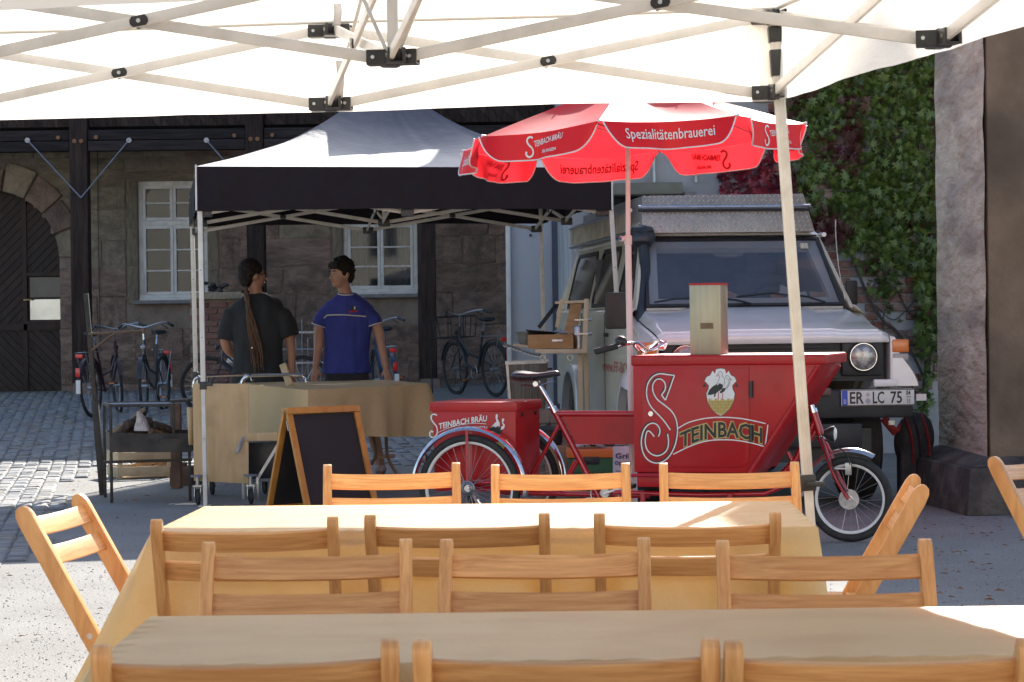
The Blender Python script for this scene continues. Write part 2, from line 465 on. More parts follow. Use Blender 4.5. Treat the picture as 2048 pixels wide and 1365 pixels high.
for k, (x, y, w) in enumerate(spots[:300]):
    o = bpy.data.objects.new('cobble', cob_me[rn.randrange(8)]); col.objects.link(o); o.parent = ground
    o.location = (x, y, gz(x, y)); o.scale = (0.110, w - 0.004, 0.014 + rn.uniform(-.004, .005)); o.rotation_euler = (rn.uniform(-.03, .03), rn.uniform(-.03, .03), th + rn.uniform(-.05, .05))
for which in (0, 1):
    mb = MB()
    for k, (x, y, w) in enumerate(spots[300:]):
        if (rn.random() < 0.35) != bool(which): continue
        p, f = cob_verts(0.055, w / 2 - 0.003, 0.014 + rn.uniform(-.004, .005), rn)
        a = th + rn.uniform(-.06, .06)
        mb.add(p, f, Matrix.Translation((x, y, gz(x, y))) @ Matrix.Rotation(a, 4, 'Z'))
    mb.build('cobblestones', cob_m[which], ground, smooth_a=70, kind='stuff')

# ---- loose gravel and fallen leaves
peb = mat('loose_pebbles', (0.20, 0.185, 0.17), rough=0.85, c2=(0.42, 0.40, 0.375), scale=3.0, world=True, detail=2, mid=(0.4, 0.6))
ico = [V(p) for p in ((0, 0, 1), (.9, 0, .1), (.28, .85, -.1), (-.72, .53, .1), (-.72, -.53, -.1), (.28, -.85, .1), (0, 0, -1))]
icof = [(0, i, 1 + i % 5) for i in range(1, 6)] + [(6, 1 + i % 5, i) for i in range(1, 6)]
mb = MB(); rn = random.Random(3)
for k in range(16000):
    y = 7.2 + 13.5 * rn.random() ** 1.5; x = rn.uniform(-0.235, 0.235) * y
    if x < -2.72 - 0.15 * (y - 12.7) and y > 11.3 and rn.random() < 0.8: continue
    r = rn.uniform(0.002, 0.0055) * (1 if rn.random() < .97 else 1.6)
    a = rn.random() * 6.3
    mb.add([V((p.x * r * math.cos(a) - p.y * r * 0.7 * math.sin(a), p.x * r * math.sin(a) + p.y * r * 0.7 * math.cos(a), p.z * r * 0.6)) + V((x, y, gz(x, y) + 0.0015 ))  for p in ico], icof)
tag(mb.build('gravel', peb, smooth_a=0), 'loose pale gravel scattered over the courtyard', None, None, 'stuff')
lf = mat('dry_leaf', (0.20, 0.075, 0.035), rough=0.8, c2=(0.32, 0.16, 0.08), scale=2.0, world=True, detail=2)
mb = MB()
for k in range(420):
    if rn.random() < .45: y = rn.uniform(21, 30); x = -0.205 * y + rn.uniform(-.5, 1.6)
    elif rn.random() < .5: y = rn.uniform(9, 20); x = rn.uniform(-.225, -.1) * y
    else: y = rn.uniform(9, 15); x = rn.uniform(.17, .225) * y
    r = rn.uniform(0.012, 0.026); a = rn.random() * 6.3; t = rn.uniform(-.4, .4)
    Mx = Matrix.Translation((x, y, gz(x, y) + 0.018)) @ Matrix.Rotation(a, 4, 'Z') @ Matrix.Rotation(t, 4, 'X')
    mb.add([(-r, 0, 0), (-r * .3, -r * .5, r * .2), (r, 0, .0), (-r * .3, r * .5, r * .25)], [(0, 1, 2), (0, 2, 3)], Mx)
tag(mb.build('fallen_leaves', lf, smooth_a=0), 'dry reddish leaves blown over the gravel and cobbles', None, None, 'stuff')

# ================================================================== OLD SANDSTONE BUILDING WITH TIMBER GALLERY
WY = 32.0
bld = thing('stone_building', 'old sandstone building with arched wooden gate, white windows and dark timber gallery', 'building', (-4, WY, 0.3))
def WX(px): return P(px, 600, WY).x
AX, AZ, AR = P(-18, 518, WY).x, P(-18, 518, WY).z, 0.95
wins = [dict(x0=WX(277), x1=WX(416), z0=P(345, 600, WY).z, z1=P(345, 362, WY).z, split=P(345, 446, WY).z, ur=2, lr=3),
        dict(x0=WX(687), x1=WX(836), z0=P(760, 588, WY).z, z1=P(760, 366, WY).z, split=P(760, 444, WY).z, ur=2, lr=3)]
TOPZ = 5.6
mb = MB()
def slab(x0, x1, z0, z1, y0=WY + 0.03, y1=WY + 0.45): mb.box(((x0 + x1) / 2, (y0 + y1) / 2, (z0 + z1) / 2), (x1 - x0, y1 - y0, z1 - z0))
e = 0.0
slab(-14, AX - AR, -0.2, TOPZ)
nst = 16
for i in range(nst):
    xa = AX - AR + 2 * AR * i / nst; xb = xa + 2 * AR / nst; xm = (xa + xb) / 2
    slab(xa, xb, AZ + math.sqrt(max(0, AR ** 2 - (xm - AX) ** 2)) + 0.01, TOPZ)
prev = AX + AR
for w in wins:
    slab(prev, w['x0'], -0.2, TOPZ); slab(w['x0'], w['x1'], -0.2, w['z0']); slab(w['x0'], w['x1'], w['z1'], TOPZ); prev = w['x1']
slab(prev, 0.6, -0.2, TOPZ)
mb.build('wall', M['mortar'], bld, world=True, smooth_a=0)
# stone blocks
bk = []
for k in range(6):
    rn = random.Random(50 + k); q = MB(); q.box((0, 0, 0), (1, 1, 1))
    for p in q.v: p += V((rn.uniform(-.025, .025), rn.uniform(-.12, .12), rn.uniform(-.03, .03)))
    o = q.build('stone_block', M['stone'], bevel=0.02, seg=1, smooth_a=60); bk.append(o.data)
    bpy.data.objects.remove(o)
bky = []
for me in bk:
    m2 = me.copy(); m2.materials.clear(); m2.materials.append(M['stone_y']); bky.append(m2)
BW = wm(bld).inverted()
def block(x0, x1, z0, z1, yel=False, name='stone_block', proud=0.0):
    if x1 - x0 < 0.05: return
    o = bpy.data.objects.new(name, random.choice(bky if yel else bk)); col.objects.link(o); o.parent = bld
    o.location = BW @ V(((x0 + x1) / 2, WY + 0.055 - proud + random.uniform(-.012, .012), (z0 + z1) / 2))
    o.scale = (x1 - x0 - 0.012, 0.10, z1 - z0 - 0.010)
random.seed(21)
z = 0.12; ci = 0
while z < 5.1:
    h = random.uniform(0.36, 0.46) if z > 3.2 else random.uniform(0.30, 0.46)
    zm = z + h / 2
    def obst():
        L = []
        if zm < AZ: L.append((AX - AR, AX + AR))
        elif z < AZ + AR + 0.34:
            r = AR + 0.30; d = abs(min(max(AZ, z), z + h) - AZ)
            if d < r: q = math.sqrt(r * r - d * d) - 0.10; L.append((AX - q, AX + q))
        for w in wins:
            if z + h > w['z0'] - 0.05 and z < w['z1'] + 0.14: L.append((w['x0'] - 0.17, w['x1'] + 0.17))
        return L
    segs = [(-9.6, 0.45)]
    for a, b in obst():
        ns = []
        for p, q in segs:
            if b <= p or a >= q: ns.append((p, q))
            else:
                if a > p: ns.append((p, a))
                if b < q: ns.append((b, q))
        segs = ns
    for p, q in segs:
        x = p + (0 if ci % 2 else 0)
        first = True
        while x < q - 0.02:
            wd = random.uniform(0.45, 1.05) * (0.6 if first and ci % 2 else 1)
            if q - (x + wd) < 0.28: wd = q - x
            yel = (z > 2.3 and random.random() < 0.55) or (x < AX + 1.9 and z > 2.0) or random.random() < 0.06
            block(x, x + wd, z, z + h, yel); x += wd; first = False
    z += h; ci += 1
for w in wins:                                     # dressed window surrounds
    for xa, xb in ((w['x0'] - 0.16, w['x0']), (w['x1'], w['x1'] + 0.16)):
        zz = w['z0'] - 0.05
        while zz < w['z1'] - 0.05:
            hh = min(random.uniform(0.45, 0.8), w['z1'] - zz); block(xa, xb, zz, zz + hh, True, 'surround_stone', 0.004); zz += hh
    block(w['x0'] - 0.16, (w['x0'] + w['x1']) / 2, w['z1'], w['z1'] + 0.14, True, 'lintel_stone', 0.004); block((w['x0'] + w['x1']) / 2, w['x1'] + 0.16, w['z1'], w['z1'] + 0.14, True, 'lintel_stone', 0.004)
for k in range(9):                                  # arch stones
    a0 = math.pi * k / 9 + 0.012; a1 = math.pi * (k + 1) / 9 - 0.012; ro = AR + random.uniform(0.30, 0.42)
    q = MB(); poly = []
    for j in range(4): t = a0 + (a1 - a0) * j / 3; poly.append((AX + AR * math.cos(t), AZ + AR * math.sin(t)))
    for j in range(4): t = a1 + (a0 - a1) * j / 3; poly.append((AX + ro * math.cos(t), AZ + ro * math.sin(t)))
    q.prism(poly, 0.30, Matrix.Translation((0, WY - 0.035, 0))); q.build('arch_stone', M['stone'] if k % 3 else M['stone_y'], bld, world=True, bevel=0.012, seg=1)
q = MB()                                             # reveal of the gate
q.box((AX + AR + 0.02, WY + 0.22, (AZ) / 2), (0.05, 0.36, AZ)); q.box((AX - AR - 0.02, WY + 0.22, (AZ) / 2), (0.05, 0.36, AZ)); q.build('gate_reveal', M['stone'], bld, world=True)
# arched gate of diagonal boards
DY = WY + 0.22
arch = [(AX + AR, 0.25), (AX + AR, AZ)] + [(AX + AR * math.cos(math.pi * j / 16), AZ + AR * math.sin(math.pi * j / 16)) for j in range(1, 16)] + [(AX - AR, AZ), (AX - AR, 0.25)]
gate_x = P(51, 600, DY).x; gate_z = P(60, 655, DY).z
q = MB(); q.prism(arch, 0.05, Matrix.Translation((0, DY + 0.03, 0))); q.build('gate_leaf', M['door_wood'], bld, world=True)
wz0, wz1, wx0 = P(90, 642, DY).z, P(90, 553, DY).z, P(60, 600, DY).x
panels = [(AX - AR + .03, gate_z + .04, gate_x - .03, 3.4, 1), (gate_x + .03, wz1 + .05, AX + AR - .03, 3.4, 1), (AX - AR + .03, .3, gate_x - .03, gate_z - .04, -1), (gate_x + .03, .3, AX + AR - .03, gate_z - .04, -1)]
archs = [(AX + (x - AX) * 0.965, AZ + (zz - AZ) * 0.965 if zz > AZ else zz) for x, zz in arch]
for x0, z0, x1, z1, sg in panels:
    c = -4.0
    while c < 4.0:
        wd = 0.115
        st = [(-9 if False else x0 - 3, 0)] 
        # strip between lines z = sg*x + k
        k0 = z0 - sg * x0 + c; k1 = k0 + wd
        strip = [(x0 - 0.1, sg * (x0 - .1) + k0), (x1 + .1, sg * (x1 + .1) + k0), (x1 + .1, sg * (x1 + .1) + k1), (x0 - .1, sg * (x0 - .1) + k1)]
        pl = clip_poly(clip_poly(strip, rect(x0, z0, x1, z1)), archs)
        c += wd + 0.012
        if len(pl) < 3: continue
        ar = abs(sum(pl[i - 1][0] * pl[i][1] - pl[i][0] * pl[i - 1][1] for i in range(len(pl)))) / 2
        if ar < 0.004: continue
        q = MB(); q.prism(pl, 0.025, Matrix.Translation((0, DY + random.uniform(0, .004), 0))); q.build('gate_board', M['door_wood'], bld, world=True)
q = MB()
for x0, z0, x1, z1 in ((gate_x - .03, .25, gate_x + .03, 3.2), (AX - AR, gate_z - .05, AX + AR, gate_z + .05), (gate_x + .03, wz1, AX + AR, wz1 + .05), (gate_x + .03, wz0 - .05, AX + AR, wz0)):
    q.box(((x0 + x1) / 2, DY, (z0 + z1) / 2), (x1 - x0, 0.06, z1 - z0))
q.build('gate_frame', M['door_wood'], bld, world=True, bevel=0.004)
gmid = P(90, 597, DY).z
gwf = MB(); gwf.bar((wx0, DY, gmid), (AX + AR, DY, gmid), 0.05, 0.03); gw = gwf.build('gate_window', M['door_wood'], bld, world=True)
q = MB(); q.box(((wx0 + AX + AR) / 2, DY + .01, (wz0 + gmid) / 2), (AX + AR - wx0, 0.01, gmid - wz0 - .03)); q.build('pane', mat('mirror_pane', (0.20, 0.22, 0.24), rough=0.06, metal=0.9, c2=(0.26, 0.29, 0.31), scale=3), gw, world=True)
q = MB(); q.box(((wx0 + AX + AR) / 2, DY + .01, (wz1 + gmid) / 2), (AX + AR - wx0, 0.01, wz1 - gmid - .03)); q.build('pane', mat('dusty_pane', (0.05, 0.05, 0.04), rough=0.3, c2=(0.08, 0.08, 0.07), scale=3), gw, world=True)
q = MB(); q.cyl((gate_x + .0, DY - .04, gmid - .02), (gate_x, DY - .09, gmid - .02), .012); q.bar((gate_x, DY - .09, gmid - .02), (gate_x + .1, DY - .09, gmid - .02), .015, .015); q.build('handle', M['gold'], bld, world=True)

# windows
def window(w, curt):
    x0, x1, z0, z1, zs = w['x0'], w['x1'], w['z0'], w['z1'], w['split']; xm = (x0 + x1) / 2
    fr = MB(); d = 0.07; y = WY + 0.13
    for a, b, c, e in ((x0, z0, x0 + .06, z1), (x1 - .06, z0, x1, z1)): fr.box(((a + c) / 2, y, (b + e) / 2), (c - a, d, e - b))
    for zz in (z0 + .035, z1 - .03, zs): fr.box((xm, y - .004, zz), (x1 - x0, d, .07))
    fo = fr.build('window', M['win_white'], bld, world=True, bevel=0.006)
    for (a, b) in ((x0 + .06, xm), (xm, x1 - .06)):
        for (c, e, rows) in ((z0 + .07, zs - .035, w['lr']), (zs + .035, z1 - .06, w['ur'])):
            q = MB(); t = .045
            for p in ((a, c, a + t, e), (b - t, c, b, e)): q.box(((p[0] + p[2]) / 2, y - .02, (p[1] + p[3]) / 2), (p[2] - p[0] - .004, .05, p[3] - p[1]))
            for zz in (c + t / 2, e - t / 2): q.box(((a + b) / 2, y - .018, zz), (b - a - .008, .05, t))
            for k in range(1, rows): q.box(((a + b) / 2, y - .022, c + t + (e - c - 2 * t) * k / rows), (b - a - 2 * t + .01, .03, .022))
            q.build('sash', M['win_white'], fo, world=True, bevel=0.004)
            for k in range(rows):
                za = c + t + (e - c - 2 * t) * k / rows; zb = c + t + (e - c - 2 * t) * (k + 1) / rows
                q = MB(); q.add([(a + t, y, za), (b - t, y, za), (b - t, y + .003, zb), (a + t, y + .003, zb)], [(0, 1, 2, 3)]); q.build('pane', M['glass'], fo, world=True, smooth_a=0)
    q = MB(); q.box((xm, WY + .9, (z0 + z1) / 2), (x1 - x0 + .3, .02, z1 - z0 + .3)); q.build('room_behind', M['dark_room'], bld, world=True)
    if curt:
        q = MB()
        for a, b in ((x0 + .1, x0 + .32), (x1 - .5, x1 - .12)): q.grid(lambda u, v: V((a + (b - a) * u, WY + .3 + .02 * math.sin(u * 26), z0 + .1 + (z1 - z0 - .2) * v)), 24, 2)
        q.build('curtain', M['curtain'], bld, world=True)
    q = MB(); q.box((xm, WY - .02, z0 - .03), (x1 - x0 + .14, .2, .05)); q.build('window_sill', M['sill'], bld, world=True, bevel=.006)
    q = MB(); q.box((xm, WY + .07, z0 + .005), (x1 - x0 - .02, .10, .035)); q.build('sill_board', M['win_white'], bld, world=True, bevel=.004)
window(wins[0], False); window(wins[1], True)

# gallery: posts, beams, diagonal boards, tie rods, pegs
GY = 30.4
post_x = [P(px, 500, GY).x for px in (-188, 162, 513, 853, 1200)]
for i, x in enumerate(post_x[:4]):
    q = MB(); q.box((x, GY, 0.36 + 2.6 - .02), (.235, .235, 5.2 - .3)); q.build('timber_post', M['timber'], bld, world=True, bevel=.012)
    q = MB(); q.box((x + .03, GY, 0.37), (.30, .30, .30), taper=.9); q.build('post_stone', M['stone'], bld, world=True, bevel=.02)
    for dx in (-.045, .045):
        q = MB(); c = P(162, 284, GY).z; q.cyl((x + dx, GY - .135, c), (x + dx, GY - .11, c), .028); q.build('peg', M['peg'], bld, world=True)
bz0, bz1 = P(300, 302, GY).z, P(300, 260, GY).z
for a, b in zip(post_x[:-1], post_x[1:]):
    b2 = min(b - .12, 0.5)
    for k, (z0, z1) in enumerate(((bz0, (bz0 + bz1) / 2 - .005), ((bz0 + bz1) / 2 + .005, bz1))):
        q = MB(); q.box(((a + .12 + b2) / 2, GY + .02 * k, (z0 + z1) / 2), (b2 - a - .13, .2, z1 - z0)); q.build('beam', M['timber_x'], bld, world=True, bevel=.01)
    for xx in (a + .24, b2 - .14):
        q = MB(); c = (bz0 + bz1) / 2 + .04; q.cyl((xx, GY - .13, c), (xx, GY - .09, c), .026); q.build('peg', M['peg'], bld, world=True)
    zt = bz1 + 0.05; x0, x1 = a + .13, b2 - .01; c = -2.4
    while c < 2.4:
        k0 = zt + x0 + c; k1 = k0 + .15
        st = [(x0 - .1, -(x0 - .1) + k0), (x1 + .1, -(x1 + .1) + k0), (x1 + .1, -(x1 + .1) + k1), (x0 - .1, -(x0 - .1) + k1)]
        pl = clip_poly(st, rect(x0, zt, x1, zt + .85)); c += .158
        if len(pl) < 3: continue
        ar = abs(sum(pl[i - 1][0] * pl[i][1] - pl[i][0] * pl[i - 1][1] for i in range(len(pl)))) / 2
        if ar < .004: continue
        q = MB(); q.prism(pl, .025, Matrix.Translation((0, GY + random.uniform(0, .006), 0))); q.build('gallery_board', M['timber'], bld, world=True)
    q = MB(); q.box(((x0 + x1) / 2, GY, zt + .95), (x1 - x0, .12, .14)); q.build('rail', M['timber_x'], bld, world=True, bevel=.01)
q = MB(); q.box(((-9 + .6) / 2, GY + .8, bz1 + .13), (9.9, 1.5, .1)); q.build('gallery_floor', M['timber_x'], bld, world=True)
rodm = mat('tie_rod_steel', (0.20, 0.21, 0.24), rough=0.4, metal=0.8, c2=(0.3, 0.3, 0.33), scale=5)
for px0, px1, pxm in ((55, 258, 162), (413, 612, 513), (752, 952, 853)):
    lo = P(pxm, 396, GY - .14)
    for px in (px0, px1):
        hi = P(px, 281, GY - .12); q = MB(); q.cyl(hi, lo, .011, n=8); q.cyl(hi + V((0, -.01, 0)), hi + V((0, .06, 0)), .035, n=10); q.build('tie_rod', rodm, bld, world=True)
q = MB()                                            # roof over the gallery
for ya, za, yb, zb in ((30.2, 5.35, 36.2, 8.3), (36.2, 8.3, 42, 5.4)):
    q.add([(-14, ya, za), (.8, ya, za), (.8, yb, zb), (-14, yb, zb), (-14, ya, za + .18), (.8, ya, za + .18), (.8, yb, zb + .18), (-14, yb, zb + .18)], [(0, 1, 2, 3), (4, 5, 6, 7), (0, 1, 5, 4), (2, 3, 7, 6), (1, 2, 6, 5), (3, 0, 4, 7)])
q.build('roof', mat('roof_tiles', (0.16, 0.06, 0.04), rough=0.9, c2=(0.24, 0.10, 0.06), scale=9), bld, world=True, smooth_a=0)
q = MB(); q.box((-6.7, 37.7, 2.8), (14.6, 7.6, 5.0)); q.build('back_walls', M['mortar'], bld, world=True)
q = MB(); q.box((4.6, 35.7, 5.8), (6.4, .6, 11.6)); q.build('added_shade_gable', M['mortar'], bld, world=True)  # unseen slab behind the building, added to shade the two men
q = MB(); q.tube([P(195, 300, WY - .03), P(196, 420, WY - .03), P(199, 600, WY - .03), P(200, 700, WY - .03)], .006, 5); q.build('wall_cable', M['black_plastic'], bld, world=True)

# ================================================================== IVY-GROWN WALL BEHIND THE VAN
IY = 21.0
plaster = mat('pale_grey_plaster', (0.36, 0.37, 0.38), rough=0.92, c2=(0.50, 0.51, 0.52), scale=1.6, bump=0.1, bscale=12, world=True, dirt=(0.30, 0.26, 0.23), dscale=1.2, damt=0.6, spec=0.15)
iw = thing('courtyard_wall', 'high pale plastered courtyard wall with bare brick patches behind the camper van', 'wall', (3, IY, 0))
q = MB(); q.box((4.6, IY + .25, 2.7), (8.1, .46, 5.4)); q.build('wall', plaster, iw, world=True)
q = MB(); q.box((.75, 26.75, 2.7), (.3, 11.0, 5.4)); q.build('side_wall', plaster, iw, world=True)
brick_m = mat('weathered_brick', (0.24, 0.10, 0.075), rough=0.95, c2=(0.36, 0.31, 0.28), scale=2.5, bump=0.2, bscale=16, rnd=0.25, mid=(0.40, 0.58), spec=0.1)
q = MB(); q.box((0, 0, 0), (.235, .05, .066)); o = q.build('brick', brick_m, bevel=.006, seg=1); bme = o.data; bpy.data.objects.remove(o)
rn = random.Random(9)
for r in range(42):
    z = .55 + r * .08
    for k in range(8):
        x = 2.36 + k * .247 + (.123 if r % 2 else 0)
        px = 1024 + x * 219; py = 634 - (z - 1.28) * 219
        if rn.random() < .12: continue
        o = bpy.data.objects.new('brick', bme); col.objects.link(o); o.parent = iw
        if (r * 8 + k) >= 336: pass
        o.location = wm(iw).inverted() @ V((x, IY + .02 + rn.uniform(-.004, .008), z))
q = MB(); a = P(1229, 366, 20.6); b = P(1366, 388, 20.6); q.box(((a.x + b.x) / 2, 20.8, (a.z + b.z) / 2), (b.x - a.x, .36, a.z - b.z)); q.build('ledge_box', mat('olive_box', (0.16, 0.16, 0.12), rough=0.6, c2=(0.2, 0.2, 0.16), scale=5), iw, world=True, bevel=.01)
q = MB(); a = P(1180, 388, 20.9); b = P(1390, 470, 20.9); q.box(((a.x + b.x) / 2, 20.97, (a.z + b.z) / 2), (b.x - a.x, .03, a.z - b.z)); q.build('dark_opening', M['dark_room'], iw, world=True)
q = MB(); a = P(1368, 384, 20.7); b = P(1392, 392, 20.7); q.box(((a.x + b.x) / 2, 20.8, (a.z + b.z) / 2), (b.x - a.x, .3, .03)); q.build('ledge_cap', M['sill'], iw, world=True)
for px in (1306, 1390):
    q = MB(); q.tube([P(px, 220, 20.97), P(px + 2, 365, 20.97)], .018, 8); q.build('pipe', M['steel'], iw, world=True)

# ---- ivy (virginia creeper): green to the right, turning red on the left
ivy = thing('climbing_creeper', 'green and red creeper covering the wall behind the white van', 'creeper', (3.2, IY, 0))
def leafpts():
    pts = [(0, .08), (.2, -.1), (.56, -.06), (.26, .2), (.72, .42), (.26, .42), (.38, .92), (.1, .52), (0, 1.18), (-.1, .52), (-.38, .92), (-.26, .42), (-.72, .42), (-.26, .2), (-.56, -.06), (-.2, -.1)]
    return [V((x, abs(x) * .18 + .05 * y * y, -y)) for x, y in pts]
LP = leafpts(); LF = [(0, 1, 2, 3), (0, 3, 4, 5), (0, 5, 6, 7), (0, 7, 8, 9), (0, 9, 10, 11), (0, 11, 12, 13), (0, 13, 14, 15)]
def leaf_mat(nm, c, c2): return mat('creeper_leaf_' + nm, c, rough=0.38, c2=c2, scale=14, world=True, trans=0.3, spec=0.6, mid=(.3, .7))
lm = [leaf_mat('green', (0.085, 0.15, 0.03), (0.21, 0.29, 0.065)), leaf_mat('deep_green', (0.045, 0.08, 0.02), (0.10, 0.14, 0.035)),
      leaf_mat('olive_red', (0.10, 0.055, 0.03), (0.13, 0.04, 0.04)), leaf_mat('purple', (0.10, 0.02, 0.035), (0.16, 0.03, 0.05)), leaf_mat('crimson', (0.28, 0.02, 0.045), (0.35, 0.04, 0.06))]
lme = []
for m_ in lm:
    q = MB(); q.add([p * .078 for p in LP], LF); o = q.build('leaf', m_, smooth_a=0); lme.append(o.data); bpy.data.objects.remove(o)
rn = random.Random(5)
def cov(px, py):
    """cover density of the creeper at a place on the wall (measured on the wall's own face)"""
    x = (px - 1024) / 219; z = 1.28 + (634 - py) / 219
    n1 = noise.noise(V((x * 1.6, z * 1.6, 3))) + .6 * noise.noise(V((x * 4, z * 4, 9)))
    edge = 1690 + (py - 480) * .52 if py > 480 else 1560 + (py - 195) * .10
    trail = abs(px - 1856 - 12 * math.sin(py * .02)) < 16 + n1 * 16
    if py > 715: return .55 if trail else 0
    d = (px - edge) / 60
    g = 1.15 + n1 * 1.3 if px > edge else 0.35 + n1 * 1.2 + d * .5
    if 545 < py < 725 and px < 1830: g -= 1.3
    if 1440 < px < 1565 and 315 < py < 395: g = max(g, .85 + n1)
    if 1560 < px < 1620 and 210 < py < 330: g -= .75
    if 1700 < px < 1745 and 500 < py < 560: g -= 0.6
    if py < 190: g += .4
    return g
cands = []
for k in range(32000):
    px = rn.uniform(1425, 2060); py = rn.uniform(-260, 960)
    if rn.random() > cov(px, py) * .62: continue
    n2 = noise.noise(V((px * .012, py * .012, 1)))
    red = (1700 - px) / 150 + n2 * 1.6 + (0.3 if 250 < py < 500 else 0)
    if px < 1570 and py > 310: ci = rn.choice((3, 4, 4))
    elif red > 1.0: ci = rn.choice((2, 3, 3, 2))
    elif red > .5: ci = rn.choice((0, 1, 2, 2))
    else: ci = rn.choice((0, 0, 0, 1, 1, 2 if n2 > .2 else 0))
    y = IY - .03 - abs(rn.gauss(0, .07)) - .10 * max(0, noise.noise(V((px * .01, py * .01, 7))) + .3)
    c = P(px, py, y)
    Mx = Matrix.Translation(c) @ Matrix.Rotation(rn.uniform(-.9, .9), 4, 'Z') @ Matrix.Rotation(rn.uniform(-.25, 1.15), 4, 'X') @ Matrix.Rotation(rn.uniform(-.7, .7), 4, 'Y') @ Matrix.Scale(rn.uniform(.45, 1.2), 4)
    vis = 1570 < px < 1868 and 100 < py < 900
    cands.append((0 if vis else 1, y - rn.random() * .03, ci, Mx))
cands.sort(key=lambda t: (t[0], t[1]))
II = wm(ivy).inverted()
for vis, y, ci, Mx in cands[:300]:
    o = bpy.data.objects.new('leaf', lme[ci]); col.objects.link(o); o.parent = ivy; o.matrix_local = II @ Mx
for k in range(5):
    q = MB()
    for vis, y, ci, Mx in cands[300:]:
        if ci == k: q.add([p * .078 for p in LP], LF, Mx)
    q.build('foliage', lm[k], ivy, world=True, smooth_a=0, kind='stuff')
stem_m = mat('creeper_stem', (0.05, 0.038, 0.03), rough=0.9, c2=(0.10, 0.08, 0.065), scale=12, stretch=(1, 1, .3))
q = MB()
def stem(pts, r):
    q.tube(spline([P(x, y, IY - .03 - rn.random() * .03) for x, y in pts], 5), r, 6)
stem([(1862, 980), (1855, 900), (1848, 820), (1856, 700), (1842, 600), (1850, 480), (1830, 330), (1845, 150), (1835, -50)], .03)
stem([(1850, 760), (1820, 700), (1790, 660), (1765, 640), (1740, 600), (1722, 560), (1700, 500), (1690, 420), (1650, 300)], .014)
stem([(1846, 650), (1815, 620), (1790, 575), (1760, 560), (1735, 590)], .009)
stem([(1850, 820), (1800, 730), (1780, 700), (1766, 650), (1775, 610), (1800, 580)], .008)
stem([(1830, 690), (1800, 690), (1760, 665), (1745, 640)], .006)
stem([(1740, 600), (1760, 620), (1790, 640), (1830, 600)], .006)
stem([(1600, 470), (1590, 400), (1610, 340), (1590, 280), (1605, 220)], .007)
stem([(1575, 330), (1600, 315), (1625, 320), (1660, 300)], .005)
stem([(1500, 390), (1520, 350), (1560, 300), (1590, 250), (1640, 200)], .006)
q.build('stem', stem_m, ivy, world=True)

# ================================================================== STONE PILLAR AND PLINTH
pil = thing('gate_pillar', 'tall rendered stone pillar on a low broad plinth at the right', 'pillar', (3.5, 15.5, 0))
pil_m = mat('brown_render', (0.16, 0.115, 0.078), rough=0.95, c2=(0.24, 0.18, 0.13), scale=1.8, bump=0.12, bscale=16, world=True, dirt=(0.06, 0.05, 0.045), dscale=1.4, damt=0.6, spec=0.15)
pil_l = mat('paler_render', (0.47, 0.37, 0.27), rough=0.9, c2=(0.70, 0.58, 0.46), scale=6, bump=0.5, bscale=14, world=True, stretch=(1, .28, 1), detail=9, distort=1.2, spec=0.15, dirt=(0.20, 0.155, 0.14), dscale=3, damt=0.7)  # left face toned paler than the shaft
def xyprism(mb, poly, z0, z1, top=None):
    n = len(poly); tp = top or poly
    mb.add([(x, y, z0) for x, y in poly] + [(x, y, z1) for x, y in tp], [tuple(range(n))[::-1], tuple(range(n, 2 * n))] + [(i, (i + 1) % n, n + (i + 1) % n, n + i) for i in range(n)])
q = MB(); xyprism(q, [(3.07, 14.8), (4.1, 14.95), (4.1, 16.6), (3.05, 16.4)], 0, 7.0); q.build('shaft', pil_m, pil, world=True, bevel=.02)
q = MB()
def pf(u, v):
    y = 14.812 + 1.58 * u; z = .3 + 6.68 * v
    return V((3.052 - .02 * u - .010 * noise.noise(V((y * .8, z * 3, 0))) - .004 * noise.noise(V((y * 2.5, z * 9, 4))), y, z))
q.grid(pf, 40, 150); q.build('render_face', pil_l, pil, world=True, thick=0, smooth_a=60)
q = MB(); xyprism(q, [(2.87, 14.56), (4.3, 14.72), (4.3, 16.8), (2.70, 16.25)], 0, .30, [(2.90, 14.60), (4.3, 14.76), (4.3, 16.8), (2.73, 16.2)])
xyprism(q, [(2.92, 14.64), (4.3, 14.8), (4.3, 16.8), (2.80, 16.2)], .302, .36, [(3.03, 14.77), (4.3, 14.93), (4.3, 16.8), (2.98, 16.2)])
q.build('plinth', mat('dark_plinth_stone', (0.055, 0.047, 0.042), rough=0.9, c2=(0.11, 0.095, 0.085), scale=5, bump=0.3, bscale=14, world=True, dirt=(0.2, 0.18, 0.16), dscale=5, damt=.3), pil, world=True, bevel=.015)

